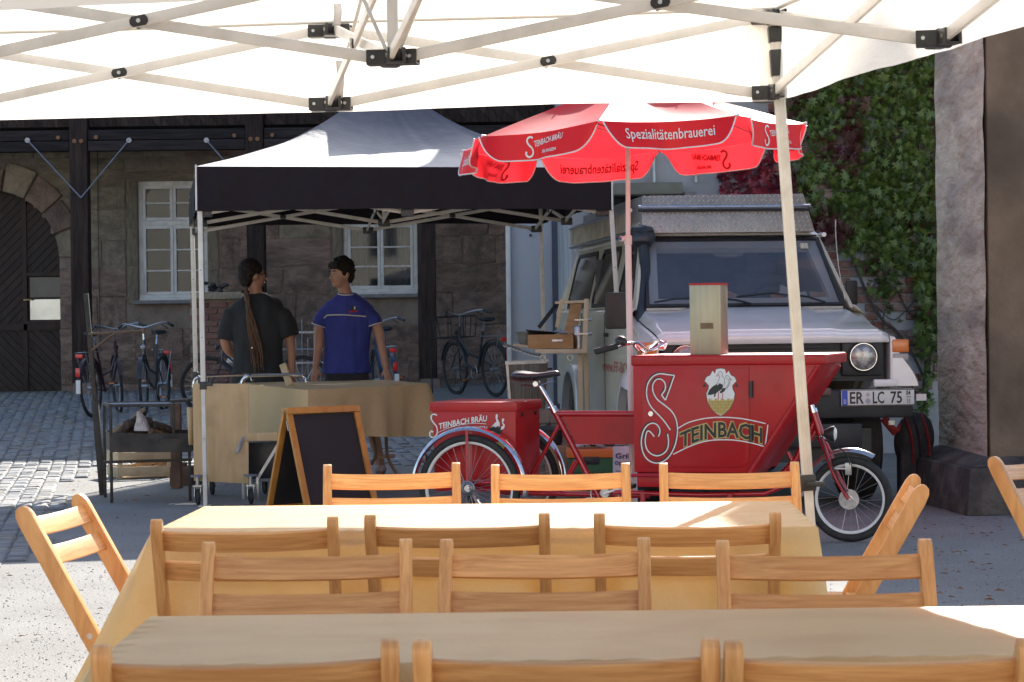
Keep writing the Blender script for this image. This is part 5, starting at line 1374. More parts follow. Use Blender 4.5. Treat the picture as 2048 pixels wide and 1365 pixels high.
# lettering helper on a face v = const, coordinates from a measured close-up
def face(ox, oy, k, v):
    return lambda x, y: TL(ox + x / k, oy + y / k, v)
K5 = 3.412
f5 = face(820, 620, K5, .054)
def strokes(nm, pts_list, w, fn, m_, par, per=6, closed=False):
    mb = MB()
    for pts in pts_list:
        sp = spline([(x, y, 0) for x, y in pts], per, closed); stroke(mb, [(p.x, p.y) for p in sp], w, fn, closed)
    return mb.build(nm, m_, par, smooth_a=0)
def polys(nm, ps, fn, m_, par):
    mb = MB()
    for p in ps: mb.add([fn(x, y) for x, y in p], [tuple(range(len(p)))])
    o = mb.build(nm, m_, par, smooth_a=0)
    bm = bmesh.new(); bm.from_mesh(o.data); bmesh.ops.triangulate(bm, faces=bm.faces); bm.to_mesh(o.data); bm.free(); return o
S5 = [(184, 722), (172, 714), (152, 716), (143, 738), (158, 768), (180, 795), (187, 825), (180, 855), (158, 872), (138, 862), (134, 842), (148, 828), (160, 836)]
strokes('emblem_letter', [S5], 9, f5, M['letter_white'], rbx)
def arc_text(txt, x0, x1, ybase, h, fn, sx=1, bold=.0):
    vs, fs, w = letters(txt, 1.0, 1, 0, bold)
    mb = MB(); mb.add([fn(x0 + v.x / w * (x1 - x0), ybase(x0 + v.x / w * (x1 - x0)) - v.y / .70 * h) for v in vs], fs); return mb
yb = lambda x: 760 + 55 * ((525 - x) / 330) ** 1.35 if x < 525 else 760
arc_text('TEINBACH BRÄU', 197, 526, yb, 38, f5, bold=.03).build('lettering', M['letter_white'], rbx, smooth_a=0)
arc_text('ERLANGEN', 375, 526, lambda x: 824, 29, f5, bold=.02).build('lettering', M['letter_white'], rbx, smooth_a=0)
strokes('underline', [[(192, 838), (260, 808), (350, 785), (440, 775), (520, 779)]], 4, f5, M['letter_white'], rbx)
polys('stork_body', [[(535, 850), (543, 812), (575, 790), (600, 800), (630, 800), (625, 840), (590, 862)]], f5, M['ink'], rbx)
f5b = face(820, 620, K5, .052)
polys('stork_necks', [[(583, 735), (586, 714), (596, 712), (600, 722), (597, 742), (612, 772), (612, 800), (598, 792), (585, 803), (572, 795), (552, 804), (575, 776), (590, 762)], [(627, 750), (634, 741), (643, 744), (642, 756), (634, 768), (648, 788), (641, 812), (618, 822), (622, 800), (636, 790), (628, 770)]], f5b, M['letter_white'], rbx)
polys('tower_emblem', [[(530, 893), (560, 903), (600, 906), (615, 890), (625, 892), (628, 905), (642, 902), (643, 885), (667, 885), (668, 915), (640, 945), (622, 965), (590, 950), (545, 925)]], f5, M['gold'], rbx)
# --- frame
def tub(pts, r, nm='frame_tube', m_=None, par=tk): mb = MB(); mb.tube([V(p) for p in pts], r, 12); return mb.build(nm, m_ or RT, par)
cv = .33
tub([TL(1109, 822, cv), TL(1183, 965, cv), TL(1200, 1000, cv)], .019)
tub([TL(1117, 852, cv), TL(1064, 950, cv), TL(1050, 978, cv)], .012)
tub([TL(1112, 828, cv), TL(1275, 828, cv)], .018)
tub([TL(1150, 922, cv), TL(1128, 965, cv), TL(1118, 985, cv)], .011)
tub([TL(1158, 918, cv), TL(1140, 950, cv)], .011)
tub([TL(850, 964, 0.0), TL(1010, 966, 0.0)], .013); tub([TL(850, 964, 0.62), TL(1010, 966, 0.62)], .013)
tub([TL(1000, 985, cv), TL(1300, 992, cv)], .016)
tub([V((rh.x, -.02, RR)), V((rh.x, .68, RR))], .018)
mb = MB(); pn = [TL(1124, 832, cv), TL(1270, 832, cv), TL(1270, 889, cv), TL(1153, 889, cv)]
mb.add([p + V((0, -.006, 0)) for p in pn] + [p + V((0, .006, 0)) for p in pn], [(0, 1, 2, 3), (7, 6, 5, 4), (0, 4, 5, 1), (1, 5, 6, 2), (2, 6, 7, 3), (3, 7, 4, 0)]); mb.build('frame_panel', RED, tk)
# seat post and saddle
mb = MB(); mb.cyl(TL(1080, 772, cv), TL(1108, 820, cv), .0135, n=14); mb.build('seat_post', M['chrome'], tk)
mb = MB(); a = TL(1106, 816, cv); b = TL(1111, 826, cv); mb.cyl(a, b, .022, n=14); mb.cyl(a + V((-.03, -.0, -.004)), a + V((.02, 0, .004)), .008, n=8); mb.build('seat_clamp', M['chrome'], tk)
mb = MB(); rings = []
s0, s1 = TL(1028, 752, cv), TL(1120, 748, cv)
SC = [(0, .075, .030, .0), (.06, .098, .040, .004), (.2, .105, .044, .0), (.38, .088, .038, -.005), (.55, .052, .030, -.006), (.75, .030, .026, .0), (.92, .024, .024, .006), (1.0, .014, .014, .0)]
for t, w, h, dz in SC:
    c_ = s0.lerp(s1, t) + V((0, 0, dz)); ring = []
    for j in range(16):
        q = 2 * math.pi * j / 16; zc = math.sin(q); ring.append(c_ + V((0, w * math.cos(q), (h * .62 * zc if zc > 0 else h * zc * .9))))
    rings.append(ring)
mb.ring(rings); sd = mb.build('saddle', mat('saddle_vinyl', (.02, .022, .03), rough=.28, c2=(.03, .032, .04), scale=8, rvar=.08), tk, smooth_a=80)
mb = MB()
for s in (-.025, .025): mb.tube([TL(1045, 770, cv) + V((0, s, 0)), TL(1075, 773, cv) + V((0, s, 0)), TL(1108, 763, cv) + V((0, s * .5, 0))], .0035, 6)
mb.cyl(TL(1074, 768, cv) + V((0, -.035, 0)), TL(1074, 768, cv) + V((0, .035, 0)), .016, n=10); mb.build('saddle_rails', M['chrome'], sd)
# --- big box: side profile prism
BDp = .66
lz = TL(1268, 712, 0).z; bb = TL(1300, 948, 0).z
prof = [TL(1268, 945, 0), TL(1505, 945, 0), TL(1640, 735, 0), TL(1645, 712, 0), TL(1267, 714, 0)]
ztop = prof[4].z
prof = [(prof[0].x, prof[0].z), (prof[1].x, prof[0].z), (prof[2].x, prof[2].z), (prof[3].x, ztop), (prof[0].x, ztop)]
mb = MB(); mb.prism(prof, BDp); big = mb.build('cargo_box', RED, tk, bevel=.008)
# rolled edge along the sloping front
for yy in (-.004, BDp + .004): mb = MB(); mb.tube([(prof[1][0] - .015, yy, prof[1][1]), (prof[2][0] - .012, yy, prof[2][1])], .016, 10); mb.build('edge_roll', RED, big)
x0, x1 = prof[0][0] - .008, prof[3][0] + .02
mb = MB(); mb.box(((x0 + x1) / 2, BDp / 2, ztop - .022), (x1 - x0, BDp + .026, .058)); mb.build('box_lid', RED, big, bevel=.012, seg=3)
# nose hanging shield: side faces read dark
lo = [TL(1268, 975, 0), TL(1520, 985, 0)]
mb = MB(); mb.prism([(prof[0][0] + .01, lo[0].z), (prof[1][0] - .10, lo[0].z), (prof[1][0] - .02, prof[0][1] - .002), (prof[0][0] + .01, prof[0][1] - .002)], BDp - .04, Matrix.Translation((0, .02, 0))); mb.build('box_base', RED, big, bevel=.01)
mb = MB(); e0, e1 = TL(1263, 951, -.01), TL(1360, 951, -.01); mb.tube([V((e0.x, -.012, e0.z)), V((prof[1][0] - .06, -.012, e0.z))], .010, 8); mb.build('ledge_bar', RT, big)
# door panel
f4 = face(1200, 640, 3.592, -.0065)
def rrect(x0, y0, x1, y1, ch): return [(x0, y0), (x1, y0), (x1, y1 - ch), (x1 - ch, y1), (x0 + ch, y1), (x0, y1 - ch)]
pts = rrect(302, 345, 1070, 1060, 45); mb = MB(); f_in = face(1200, 640, 3.592, .001); n = len(pts)
mb.add([f4(x, y) for x, y in pts] + [f_in(x, y) for x, y in pts], [tuple(range(n)), tuple(range(n, 2 * n))[::-1]] + [(i, i + n, (i + 1) % n + n, (i + 1) % n) for i in range(n)])
door = mb.build('box_door', RED, big, bevel=.003)
for y0, y1 in ((440, 560), (755, 875)):
    mb = MB(); c0, c1 = face(1200, 640, 3.592, -.014)(1084, y0), face(1200, 640, 3.592, -.014)(1084, y1); mb.cyl(c0, c1, .011, n=10); c0.y = c1.y = -.008; mb.bar(c0, c1, .022, .004, (0, 1, 0)); mb.build('hinge', M['black_plastic'], door)
mb = MB(); c0 = f4(366, 675); mb.cyl(c0, c0 + V((0, -.008, 0)), .0145, n=16); mb.build('lock', M['chrome'], door)
# emblem and lettering on the big box
L1, L2, L3 = [face(1200, 640, 3.592, -.0065 - .0018 * k) for k in (1, 2, 3)]
SA = [[(535, 400), (520, 440), (505, 485), (470, 578)], [(470, 578), (456, 560), (442, 540)], [(442, 540), (468, 500), (466, 455), (437, 427), (402, 432), (379, 470), (382, 520), (412, 572), (462, 612), (512, 655), (545, 712), (557, 790), (545, 880), (515, 955), (470, 1008), (410, 1030), (350, 1010), (312, 960), (297, 890), (305, 820), (330, 770), (365, 745), (400, 748), (425, 775), (430, 808), (420, 838)],
      [(535, 400), (480, 393), (430, 388), (385, 405), (350, 447), (335, 500), (338, 560), (358, 612), (392, 655), (432, 695), (470, 740), (505, 792)], [(390, 840), (368, 812), (345, 798), (330, 825), (325, 880), (337, 930), (367, 963), (410, 977), (455, 962), (485, 925), (492, 870), (485, 820)]]
strokes('emblem_shadow', [[(x - 8, y - 8) for x, y in p] for p in SA], 10, L1, M['ink'], big)
strokes('emblem_letter', SA, 9, L2, M['letter_white'], big)
RB = [[(557, 782), (640, 737), (760, 708), (880, 701), (1000, 708), (1100, 725), (1190, 746)], [(1206, 754), (1197, 830), (1185, 915)], [(1185, 912), (1100, 888), (1000, 869), (900, 862), (780, 869), (660, 903), (525, 967)]]
strokes('ribbon_outline', RB, 8, L2, M['letter_white'], big)
def base(x): return 838 + 82 * ((900 - x) / 330) ** 2 if x < 900 else 838 + 45 * ((x - 900) / 270) ** 2
def hgt(x): return 112
for m_, bold, lay, dx, nm in ((M['gold'], .075, L2, 0, 'letter_outline'), (M['ink'], .022, L3, 2, 'lettering')):
    vs, fs, w = letters('TEINBACH', 1.0, 1, 0, bold)
    mb = MB(); pp = []
    for v in vs:
        x = 578 + v.x / w * 590 - dx; y = base(x) - (v.y - .02) / .70 * 106
        if v.x / w < .095: y -= 0
        pp.append(lay(x, y))
    mb.add(pp, fs); mb.build(nm, m_, big, smooth_a=0)
sh = [(866, 350), (835, 355), (826, 388), (808, 366), (793, 398), (765, 412), (752, 440), (768, 456), (782, 472), (780, 495), (764, 530), (774, 590), (800, 640), (835, 673), (866, 690)]
full = sh + [(1732 - x, y) for x, y in sh[::-1][1:-1]]
big_s = [(866 + (x - 866) * 1.045, 522 + (y - 522) * 1.025) for x, y in full]
polys('shield_rim', [big_s, [(750, 455), (737, 487), (765, 478)], [(982, 455), (996, 487), (967, 478)]], L1, M['ink'], big)
polys('shield', [full], L2, M['letter_white'], big)
cren = [(778, 582), (778, 566), (800, 566), (800, 578), (822, 578), (822, 566), (845, 566), (845, 578), (868, 578), (868, 566), (890, 566), (890, 578), (912, 578), (912, 566), (934, 566), (934, 578), (955, 566), (957, 590), (932, 640), (897, 671), (866, 686), (835, 671), (800, 640), (776, 590)]
polys('tower_wall', [cren], L3, M['gold'], big)
L4 = face(1200, 640, 3.592, -.0065 - .0018 * 4)
lines = [[(776, 590), (956, 590)], [(783, 612), (948, 612)], [(795, 634), (936, 634)], [(818, 656), (914, 656)], [(810, 590), (810, 612)], [(850, 590), (850, 612)], [(890, 590), (890, 612)], [(926, 590), (926, 612)], [(830, 612), (830, 634)], [(872, 612), (872, 634)], [(912, 612), (912, 634)], [(850, 634), (850, 656)], [(890, 634), (890, 656)]]
strokes('tower_joints', lines, 3, L4, mat('dull_gold_line', (.30, .20, .05), c2=(.33, .22, .06)), big, 1)
polys('stork_wings', [[(772, 538), (785, 505), (808, 480), (838, 462), (846, 472), (858, 455), (884, 468), (880, 496), (850, 515), (832, 530), (828, 552), (818, 556), (822, 532), (795, 540)], [(858, 520), (885, 492), (906, 488), (896, 512), (870, 530)]], L3, M['ink'], big)
strokes('stork_outline', [[(838, 462), (850, 440), (858, 410), (850, 388), (862, 372), (876, 380), (880, 405), (896, 430), (890, 470)], [(906, 488), (922, 462), (926, 436), (906, 420), (904, 404), (918, 402), (930, 416), (934, 450), (920, 480), (908, 496)]], 2.5, L3, M['ink'], big)
strokes('stork_beaks', [[(850, 392), (832, 408)], [(930, 420), (948, 434)], [(852, 520), (850, 574)], [(882, 528), (880, 574)]], 5, L3, mat('beak_red', (.5, .05, .03), c2=(.55, .08, .05)), big, 1)
# --- lower chassis, cranks and front end
zlo = TL(1400, 990, .33).z
for v in (.1, .56): tub([TL(1230, 985, v), TL(1400, 990, v), TL(1530, 988, v), TL(1585, 965, v)], .014)
tub([TL(1540, 975, cv), TL(1592, 920, cv), TL(1630, 842, cv)], .019); tub([TL(1575, 905, cv), TL(1592, 935, cv), TL(1560, 975, cv)], .014)
tub([TL(1605, 905, cv), TL(1632, 862, cv)], .014)
hd0, hd1 = TL(1627, 826, cv), TL(1642, 872, cv)
tub([hd0, hd1], .024, 'head_tube')
mb = MB(); d = (hd0 - hd1).normalized(); mb.cyl(hd0, hd0 + d * .022, .026, n=14); mb.cyl(hd0 + d * .022, hd0 + d * .045, .018, n=12); mb.cyl(hd1, hd1 - d * .02, .027, n=14); mb.build('headset', M['chrome'], tk)
for s in (-.055, .055):
    mb = MB(); mb.tube(spline([hd1 + V((0, s * .6, -.01)), TL(1656, 905, cv) + V((0, s, 0)), TL(1672, 950, cv) + V((0, s, 0)), V((fh.x, cv + s, FR))], 5), [.015 - .005 * i / 15 for i in range(16)], 10); mb.build('fork_blade', RT, tk)
fender(fh, FR + .035, R_(60), R_(178), .032, m_=mat('fender_alu', (.55, .55, .56), rough=.25, metal=.9, c2=(.6, .6, .6), scale=8))
mb = MB(); c_ = TL(1662, 868, .22); T = Matrix.Translation(c_) @ Matrix.Rotation(R_(90), 4, 'Y'); mb.lathe([(.0, -.04), (.02, -.038), (.042, .0), (.045, .02), (.043, .022)], T, 20); ho = mb.build('headlamp', M['black_plastic'], tk)
mb = MB(); mb.lathe([(.042, .018), (.03, .028), (0, .032)], T, 20); mb.build('lens', M['letter_white'], ho)
mb = MB(); mb.bar(c_, hd1, .01, .01); mb.build('lamp_bracket', M['black_plastic'], tk)
mb = MB(); c_ = TL(1697, 938, cv - .05); mb.box(c_, (.035, .03, .07)); mb.bar(c_ + V((-.09, 0, .0)), c_, .012, .012); mb.build('brake_caliper', M['steel'], tk, bevel=.004)
for pts in ([(1650, 880), (1690, 905), (1700, 930)], [(1640, 870), (1655, 915), (1680, 965), (1692, 985)]):
    mb = MB(); mb.tube(spline([TL(x, y, cv - .07) for x, y in pts], 4), .004, 5); mb.build('brake_cable', M['black_plastic'], tk)
bbp = TL(1215, 985, cv)
mb = MB(); mb.cyl(bbp - V((0, .06, 0)), bbp + V((0, .06, 0)), .028, n=16); mb.torus(bbp - V((0, .06, 0)), (0, 1, 0), .085, .004, 36, 5); mb.build('chainring', M['steel'], tk)
for s, a in ((-1, .3), (1, .3 + math.pi)):
    e_ = bbp + V((.165 * math.cos(a), s * .085, .165 * math.sin(a))); mb = MB(); mb.bar(bbp + V((0, s * .08, 0)), e_, .012, .022, (0, 1, 0)); co = mb.build('crank', M['chrome'], tk); mb = MB(); mb.box(e_ + V((0, s * .055, 0)), (.09, .09, .025)); mb.build('pedal', M['black_plastic'], co, bevel=.006)
mb = MB(); mb.tube([bbp + V((0, -.06, .085)), rh + V((.0, .03, .04))], .004, 4); mb.tube([bbp + V((0, -.06, -.085)), rh + V((.0, .03, -.04))], .004, 4); mb.build('chain', M['steel'], tk)
mb = MB(); mb.tube([TL(955, 1000, -.0), TL(975, 1030, .0), TL(990, 1045, 0)], .012, 8); mb.build('hanging_chain_guard', M['chrome'], tk)
for px in (1280, 1455): 
    mb = MB(); p = TL(px, 990, .0); mb.cyl(V((p.x, .06, p.z)), V((p.x, .06, .06)), .016, n=10); mb.cyl(V((p.x, .06, .06)), V((p.x, .06, .0)), .03, n=10); mb.build('stand_leg', RT, tk)
# --- handlebar behind the box
hv = .33
hb = [TL(1232, 694, -.02), TL(1252, 688, .02), TL(1272, 688, .12), TL(1283, 700, .25), TL(1290, 704, .36), TL(1300, 698, .50), TL(1312, 688, .62)]
mb = MB(); mb.tube(spline(hb, 5), .011, 10); hbo = mb.build('handlebar', M['chrome'], tk)
mb = MB(); a, b = TL(1190, 704, -.10), TL(1234, 693, -.02); mb.tube([a, a.lerp(b, .05), b], [.016, .0185, .0165], 14); mb.build('grip', M['black_rubber'], hbo)
mb = MB(); a, b = TL(1286, 703, .50), TL(1322, 687, .66); mb.tube([a, b], .017, 14); mb.build('grip', M['black_rubber'], hbo)
mb = MB(); c_ = TL(1242, 683, 0.0); mb.lathe([(0, .03), (.02, .027), (.034, .012), (.037, 0), (.034, -.012), (.02, -.02), (0, -.02)], Matrix.Translation(c_) @ Matrix.Rotation(.35, 4, 'Y'), 20); mb.build('bell', M['black_plastic'], hbo)
mb = MB(); mb.tube(spline([TL(1276, 700, .12), TL(1268, 690, .0), TL(1278, 686, -.05), TL(1300, 700, -.04), TL(1322, 690, -.02), TL(1333, 684, 0)], 5), .008, 8); mb.cyl(TL(1318, 688, .1), TL(1331, 694, .1), .024, n=12); mb.bar(TL(1298, 698, .05), TL(1328, 700, .0), .012, .008); mb.build('brake_lever', M['chrome'], hbo)
mb = MB(); a = TL(1288, 702, .33); mb.cyl(a, V((a.x, a.y, ztop - .05)), .013, n=12); mb.build('stem', M['chrome'], hbo)

# ================================================================== TIN BOX standing on the trike's lid
tz = ztop + .0075
a, b = TL(1380, 710, .12), TL(1442, 709, .12); ht = TL(1410, 568, .12).z - tz
tin = thing('tall_tin_box', 'tall pale metal box with red top edge standing on the red trike lid', 'metal box', tuple(wm(tk) @ V(((a.x + b.x) / 2, .12 + .095, tz))), TA)
w = b.x - a.x
tinm = mat('brushed_beige_tin', (.36, .33, .22), rough=.38, metal=.45, c2=(.42, .385, .27), scale=5, stretch=(9, 9, .6), rvar=.08, dirt=(.28, .25, .17), dscale=9, damt=.3)
mb = MB(); mb.box((0, 0, ht / 2), (w, .19, ht)); mb.build('body', tinm, tin, bevel=.004)
mb = MB(); mb.box((0, 0, ht - .002), (w + .006, .196, .012)); mb.build('lid', RED, tin, bevel=.002)
mb = MB(); mb.box((0 + .01, -.0955, ht * .405), (w * .42, .002, .034)); mb.build('label', mat('brown_label', (.20, .13, .06), c2=(.16, .10, .05), scale=30, rough=.6), tin)
print('hub check', TL(939, 992, -.05).z, TL(1700, 994, .33).z, 'plate', pw, ph, 'ws', sym, symt, zb_, zt_, 'bz', bz, gz0, gz1)
# ================================================================== PEOPLE (each body one continuous surface)
def remeshed(mb, name, m_, parent, vox=.011, sm=6, world=True):
    o = mb.build(name, m_, parent, world=world, smooth_a=0)
    md = o.modifiers.new('r', 'REMESH'); md.mode = 'VOXEL'; md.voxel_size = vox; md.use_smooth_shade = True
    ms = o.modifiers.new('s', 'SMOOTH'); ms.iterations = sm; ms.factor = .5
    dg = bpy.context.evaluated_depsgraph_get(); me = bpy.data.meshes.new_from_object(o.evaluated_get(dg)); o.modifiers.clear()
    old = o.data; o.data = me; me.name = name
    if not me.materials: me.materials.append(m_)
    me.shade_smooth(); return o
def ell(c, ax, ay, n=20, tw=0.0, lean=0.0):
    ct, st = math.cos(tw), math.sin(tw)
    return [V((c.x + ax * math.cos(t) * ct - ay * math.sin(t) * st, c.y + ax * math.cos(t) * st + ay * math.sin(t) * ct, c.z)) for t in [2 * math.pi * k / n for k in range(n)]]
def hand(mb, wrist, d, side, palmdir, curl=.5):
    """palm, four unequal bent fingers and a thumb leaving the side of the palm; d points down the arm"""
    d = d.normalized(); s = d.cross(palmdir).normalized() * side; p = palmdir.normalized()
    pc = wrist + d * .045
    mb.tube([wrist - d * .01, wrist + d * .03, wrist + d * .085], [.024, .030, .032], 12, flat=(1, .62) if abs(d.cross(V((0, 0, 1))).normalized().dot(s)) > .6 else (.62, 1))
    for k, (o, L) in enumerate(((-.027, .072), (-.009, .082), (.009, .077), (.026, .060))):
        b = wrist + d * .082 + s * o; a1 = b + (d * .95 + p * .2).normalized() * L * .45; a2 = a1 + (d * (1 - curl * .6) + p * curl).normalized() * L * .33; a3 = a2 + (d * (1 - curl) + p * curl * 1.3).normalized() * L * .27
        mb.tube([wrist + d * .06 + s * o * .9, b, a1, a2, a3], [.010, .0098, .0092, .0085, .006], 8)
    b = wrist + d * .025 - s * .024
    mb.tube([b, b + (d * .7 - s * .55 + p * .3) * .035, b + (d * .85 - s * .42 + p * .5) * .066], [.013, .0115, .008], 8)
def head(mb, c, yaw, R=.098, nose=.02, beard=0.0):
    """head centred at c, yaw 0 looks at the camera, positive turns towards image left"""
    Rz = Matrix.Translation(c) @ Matrix.Rotation(-yaw, 4, 'Z')
    mb.ball((0, 0, 0), (1, 1, 1), 24, 16, Rz @ Matrix.Translation((0, .012, .022)) @ Matrix.Diagonal((.077, .096, .100, 1)))
    mb.ball((0, 0, 0), (1, 1, 1), 20, 12, Rz @ Matrix.Translation((0, -.028, -.035)) @ Matrix.Diagonal((.060, .062, .078, 1)))      # face and jaw
    mb.ball((0, 0, 0), (1, 1, 1), 14, 8, Rz @ Matrix.Translation((0, -.060, -.088)) @ Matrix.Diagonal((.027, .024, .022, 1)))       # chin
    mb.tube([Rz @ V((0, -.086, .012)), Rz @ V((0, -.104, -.018)), Rz @ V((0, -.112, -.034)), Rz @ V((0, -.092, -.042))], [.009, .0115, .0145, .010], 8)
    mb.ball((0, 0, 0), (1, 1, 1), 12, 6, Rz @ Matrix.Translation((0, -.078, .024)) @ Matrix.Diagonal((.046, .018, .010, 1)))        # brow
    mb.tube([Rz @ V((-.02, -.086, -.062)), Rz @ V((0, -.094, -.060)), Rz @ V((.02, -.086, -.062))], .0065, 6)                        # lips
    for s in (-1, 1):
        mb.ball((0, 0, 0), (1, 1, 1), 10, 8, Rz @ Matrix.Translation((s * .079, .008, -.012)) @ Matrix.Rotation(s * .35, 4, 'Z') @ Matrix.Diagonal((.009, .019, .030, 1)))
        mb.ball((0, 0, 0), (1, 1, 1), 10, 6, Rz @ Matrix.Translation((s * .036, -.060, -.028)) @ Matrix.Diagonal((.020, .020, .016, 1)))
    return Rz
def face_details(Rz, body, browc):
    for s in (-1, 1):
        mb = MB(); mb.ball((0, 0, 0), (1, 1, 1), 12, 8, Rz @ Matrix.Translation((s * .029, -.0795, .003)) @ Matrix.Diagonal((.0125, .007, .0065, 1))); e_ = mb.build('eye', bpy.data.materials.get('eye_white') or mat('eye_white', (.5, .48, .45), c2=(.55, .5, .48), rough=.2), body, world=True)
        mb = MB(); mb.ball((0, 0, 0), (1, 1, 1), 10, 6, Rz @ Matrix.Translation((s * .029, -.0855, .003)) @ Matrix.Diagonal((.0055, .003, .0058, 1))); mb.build('iris', M['ink'], e_, world=True)
        mb = MB(); mb.tube([Rz @ V((s * .012, -.097, .022)), Rz @ V((s * .030, -.096, .029)), Rz @ V((s * .046, -.084, .024))], .0042, 6); mb.build('eyebrow', browc, body, world=True)
    mb = MB(); mb.tube([Rz @ V((-.023, -.0905, -.0625)), Rz @ V((0, -.1005, -.061)), Rz @ V((.023, -.0905, -.0625))], [.003, .0055, .003], 6); mb.build('mouth', bpy.data.materials.get('lips') or mat('lips', (.28, .09, .08), c2=(.32, .11, .09), rough=.5), body, world=True)
skin_a = mat('skin_tanned', (.40, .21, .14), rough=.55, c2=(.48, .27, .19), scale=9, spec=.4)
skin_b = mat('skin_warm', (.30, .145, .085), rough=.55, c2=(.37, .19, .12), scale=9, spec=.4)

# ---- man in the blue T-shirt
PY = 19.3
m1 = thing('person', 'man in blue T-shirt with white chest stripe, looking left under the black tent', 'person', (P(700, 900, PY).x, PY, 0), 0)
def J(px, py, dy=0): return P(px, py, PY + dy)
hairm = mat('hair_near_black', (.012, .009, .008), rough=.75, c2=(.03, .022, .018), scale=30, bump=.2, bscale=60, spec=.15)
mb = MB()
hc = J(682, 549, -.02)
Rz1 = head(mb, hc, R_(50))
mb.tube([hc + V((.01, .01, -.06)), J(690, 583, .02), J(694, 600, .02)], [.056, .054, .066], 16)
tor = [(694, 596, .07, .055), (694, 606, .13, .080), (693, 618, .175, .100), (693, 650, .18, .112), (694, 690, .160, .105), (694, 725, .165, .105), (694, 750, .175, .11), (694, 775, .165, .11), (694, 790, .10, .09)]
mb.ring([ell(J(a, b), c_, d_) for a, b, c_, d_ in tor])
armL = [J(662, 622, 0), J(641, 655, .0), J(637, 692, -.01), J(631, 735, -.05)]
armR = [J(727, 621, 0), J(752, 650, .0), J(762, 688, .02), J(772, 737, -.04)]
for a in (armL, armR): mb.tube(spline(a, 5), [.058 - .030 * min(1, i / 15) for i in range(16)], 12)
hand(mb, armL[3], armL[3] - armL[2], -1, V((.3, .9, 0)), .45); hand(mb, armR[3], armR[3] - armR[2], 1, V((-.3, .9, 0)), .45)
footL = J(655, 930, .02); footR = J(762, 930, -.05); footL.z = footR.z = .07
for hp, kn, an in ((J(677, 780), J(662, 855, -.04), footL), (J(711, 780), J(744, 858, -.06), footR)):
    mb.tube(spline([hp, hp.lerp(kn, .5), kn, kn.lerp(an, .35) + V((0, .02, 0)), an], 5), [.088 - .035 * min(1, i / 10) if i < 11 else (.055 + .004 * math.sin((i - 10) / 3) - .018 * (i - 10) / 10) for i in range(21)], 14)
    mb.tube([an + V((0, .05, -.02)), an + V((0, -.05, -.03)), an + V((0, -.16, -.045))], [.040, .042, .030], 10)
b1 = remeshed(mb, 'body', skin_a, m1, .0095, 4)
face_details(Rz1, b1, hairm)
mb = MB()                                            # short tousled hair
mb.ball((0, 0, 0), (1, 1, 1), 24, 14, Rz1 @ Matrix.Translation((0, .020, .052)) @ Matrix.Diagonal((.089, .100, .090, 1)))
mb.ball((0, 0, 0), (1, 1, 1), 20, 10, Rz1 @ Matrix.Translation((0, .060, -.008)) @ Matrix.Diagonal((.078, .062, .078, 1)))
mb.ball((0, 0, 0), (1, 1, 1), 20, 10, Rz1 @ Matrix.Translation((0, -.034, .086)) @ Matrix.Diagonal((.068, .048, .030, 1)))
rn = random.Random(4)
for s in (-1, 1): mb.ball((0, 0, 0), (1, 1, 1), 12, 8, Rz1 @ Matrix.Translation((s * .070, -.012, .020)) @ Matrix.Diagonal((.016, .026, .040, 1)))
for k in range(260):
    th_, ph_ = rn.uniform(0, 6.28), rn.uniform(-.25, 1.55)
    d = V((math.cos(th_) * math.cos(ph_), math.sin(th_) * math.cos(ph_), math.sin(ph_)))
    if d.y < -.2 and d.z < .55: continue
    p = V((d.x * .084, .030 + d.y * .098, .048 + d.z * .092)); q_ = p + V((d.x * .014 + rn.uniform(-.02, .02), d.y * .015 - .018, d.z * .012 + rn.uniform(-.014, .012)))
    mb.tube([Rz1 @ p, Rz1 @ q_], [.010, .004], 5)
for k in range(16):
    x = -.058 + .116 * k / 15; mb.tube([Rz1 @ V((x, -.055, .104)), Rz1 @ V((x * 1.05, -.080, .082)), Rz1 @ V((x * 1.1 + rn.uniform(-.01, .01), -.088, .050 + rn.uniform(-.012, .012)))], [.011, .009, .004], 6)
remeshed(mb, 'hair', hairm, b1, .007, 1)
shm = mat('blue_tshirt', (.025, .035, .20), rough=.85, c2=(.035, .045, .25), scale=9, bump=.12, bscale=7, stretch=(1, 1, .5))
mb = MB()
t2 = [(694, 587, .072, .060), (694, 593, .115, .080), (693, 603, .175, .102), (693, 617, .212, .120), (693, 640, .215, .132), (694, 670, .196, .126), (694, 705, .192, .124), (694, 735, .203, .128), (694, 747, .205, .130)]
mb.ring([ell(J(a, b), c_, d_) for a, b, c_, d_ in t2])
mb.tube([J(671, 618), J(655, 628), J(646, 642), J(641, 654)], [.070, .080, .077, .074], 16); mb.tube([J(717, 618), J(734, 627), J(745, 639), J(750, 651)], [.070, .080, .077, .074], 16)
def folds(o, amp=.006):
    for v in o.data.vertices:
        c = v.co; k = amp * noise.noise(V((c.x * 9, c.y * 9, c.z * 3.2))) + amp * .6 * noise.noise(V((c.x * 18, c.y * 18, c.z * 7)))
        v.co = c + v.normal * k * 2
sh1 = remeshed(mb, 'tshirt', shm, b1, .010, 3); folds(sh1)
trim = mat('white_trim', (.6, .58, .5), c2=(.55, .53, .45), scale=20, rough=.8)
def shirt_pt(px, py, out=.0):
    c_ = J(693.5, py); k = 0
    for i in range(len(t2) - 1):
        if t2[i][1] <= py <= t2[i + 1][1]: f = (py - t2[i][1]) / (t2[i + 1][1] - t2[i][1]); ax = t2[i][2] + (t2[i + 1][2] - t2[i][2]) * f; ay = t2[i][3] + (t2[i + 1][3] - t2[i][3]) * f
    x = J(px, py).x - c_.x; t = max(-.98, min(.98, x / ax)); return V((c_.x + x, c_.y - ay * math.sqrt(1 - t * t) - out, c_.z))
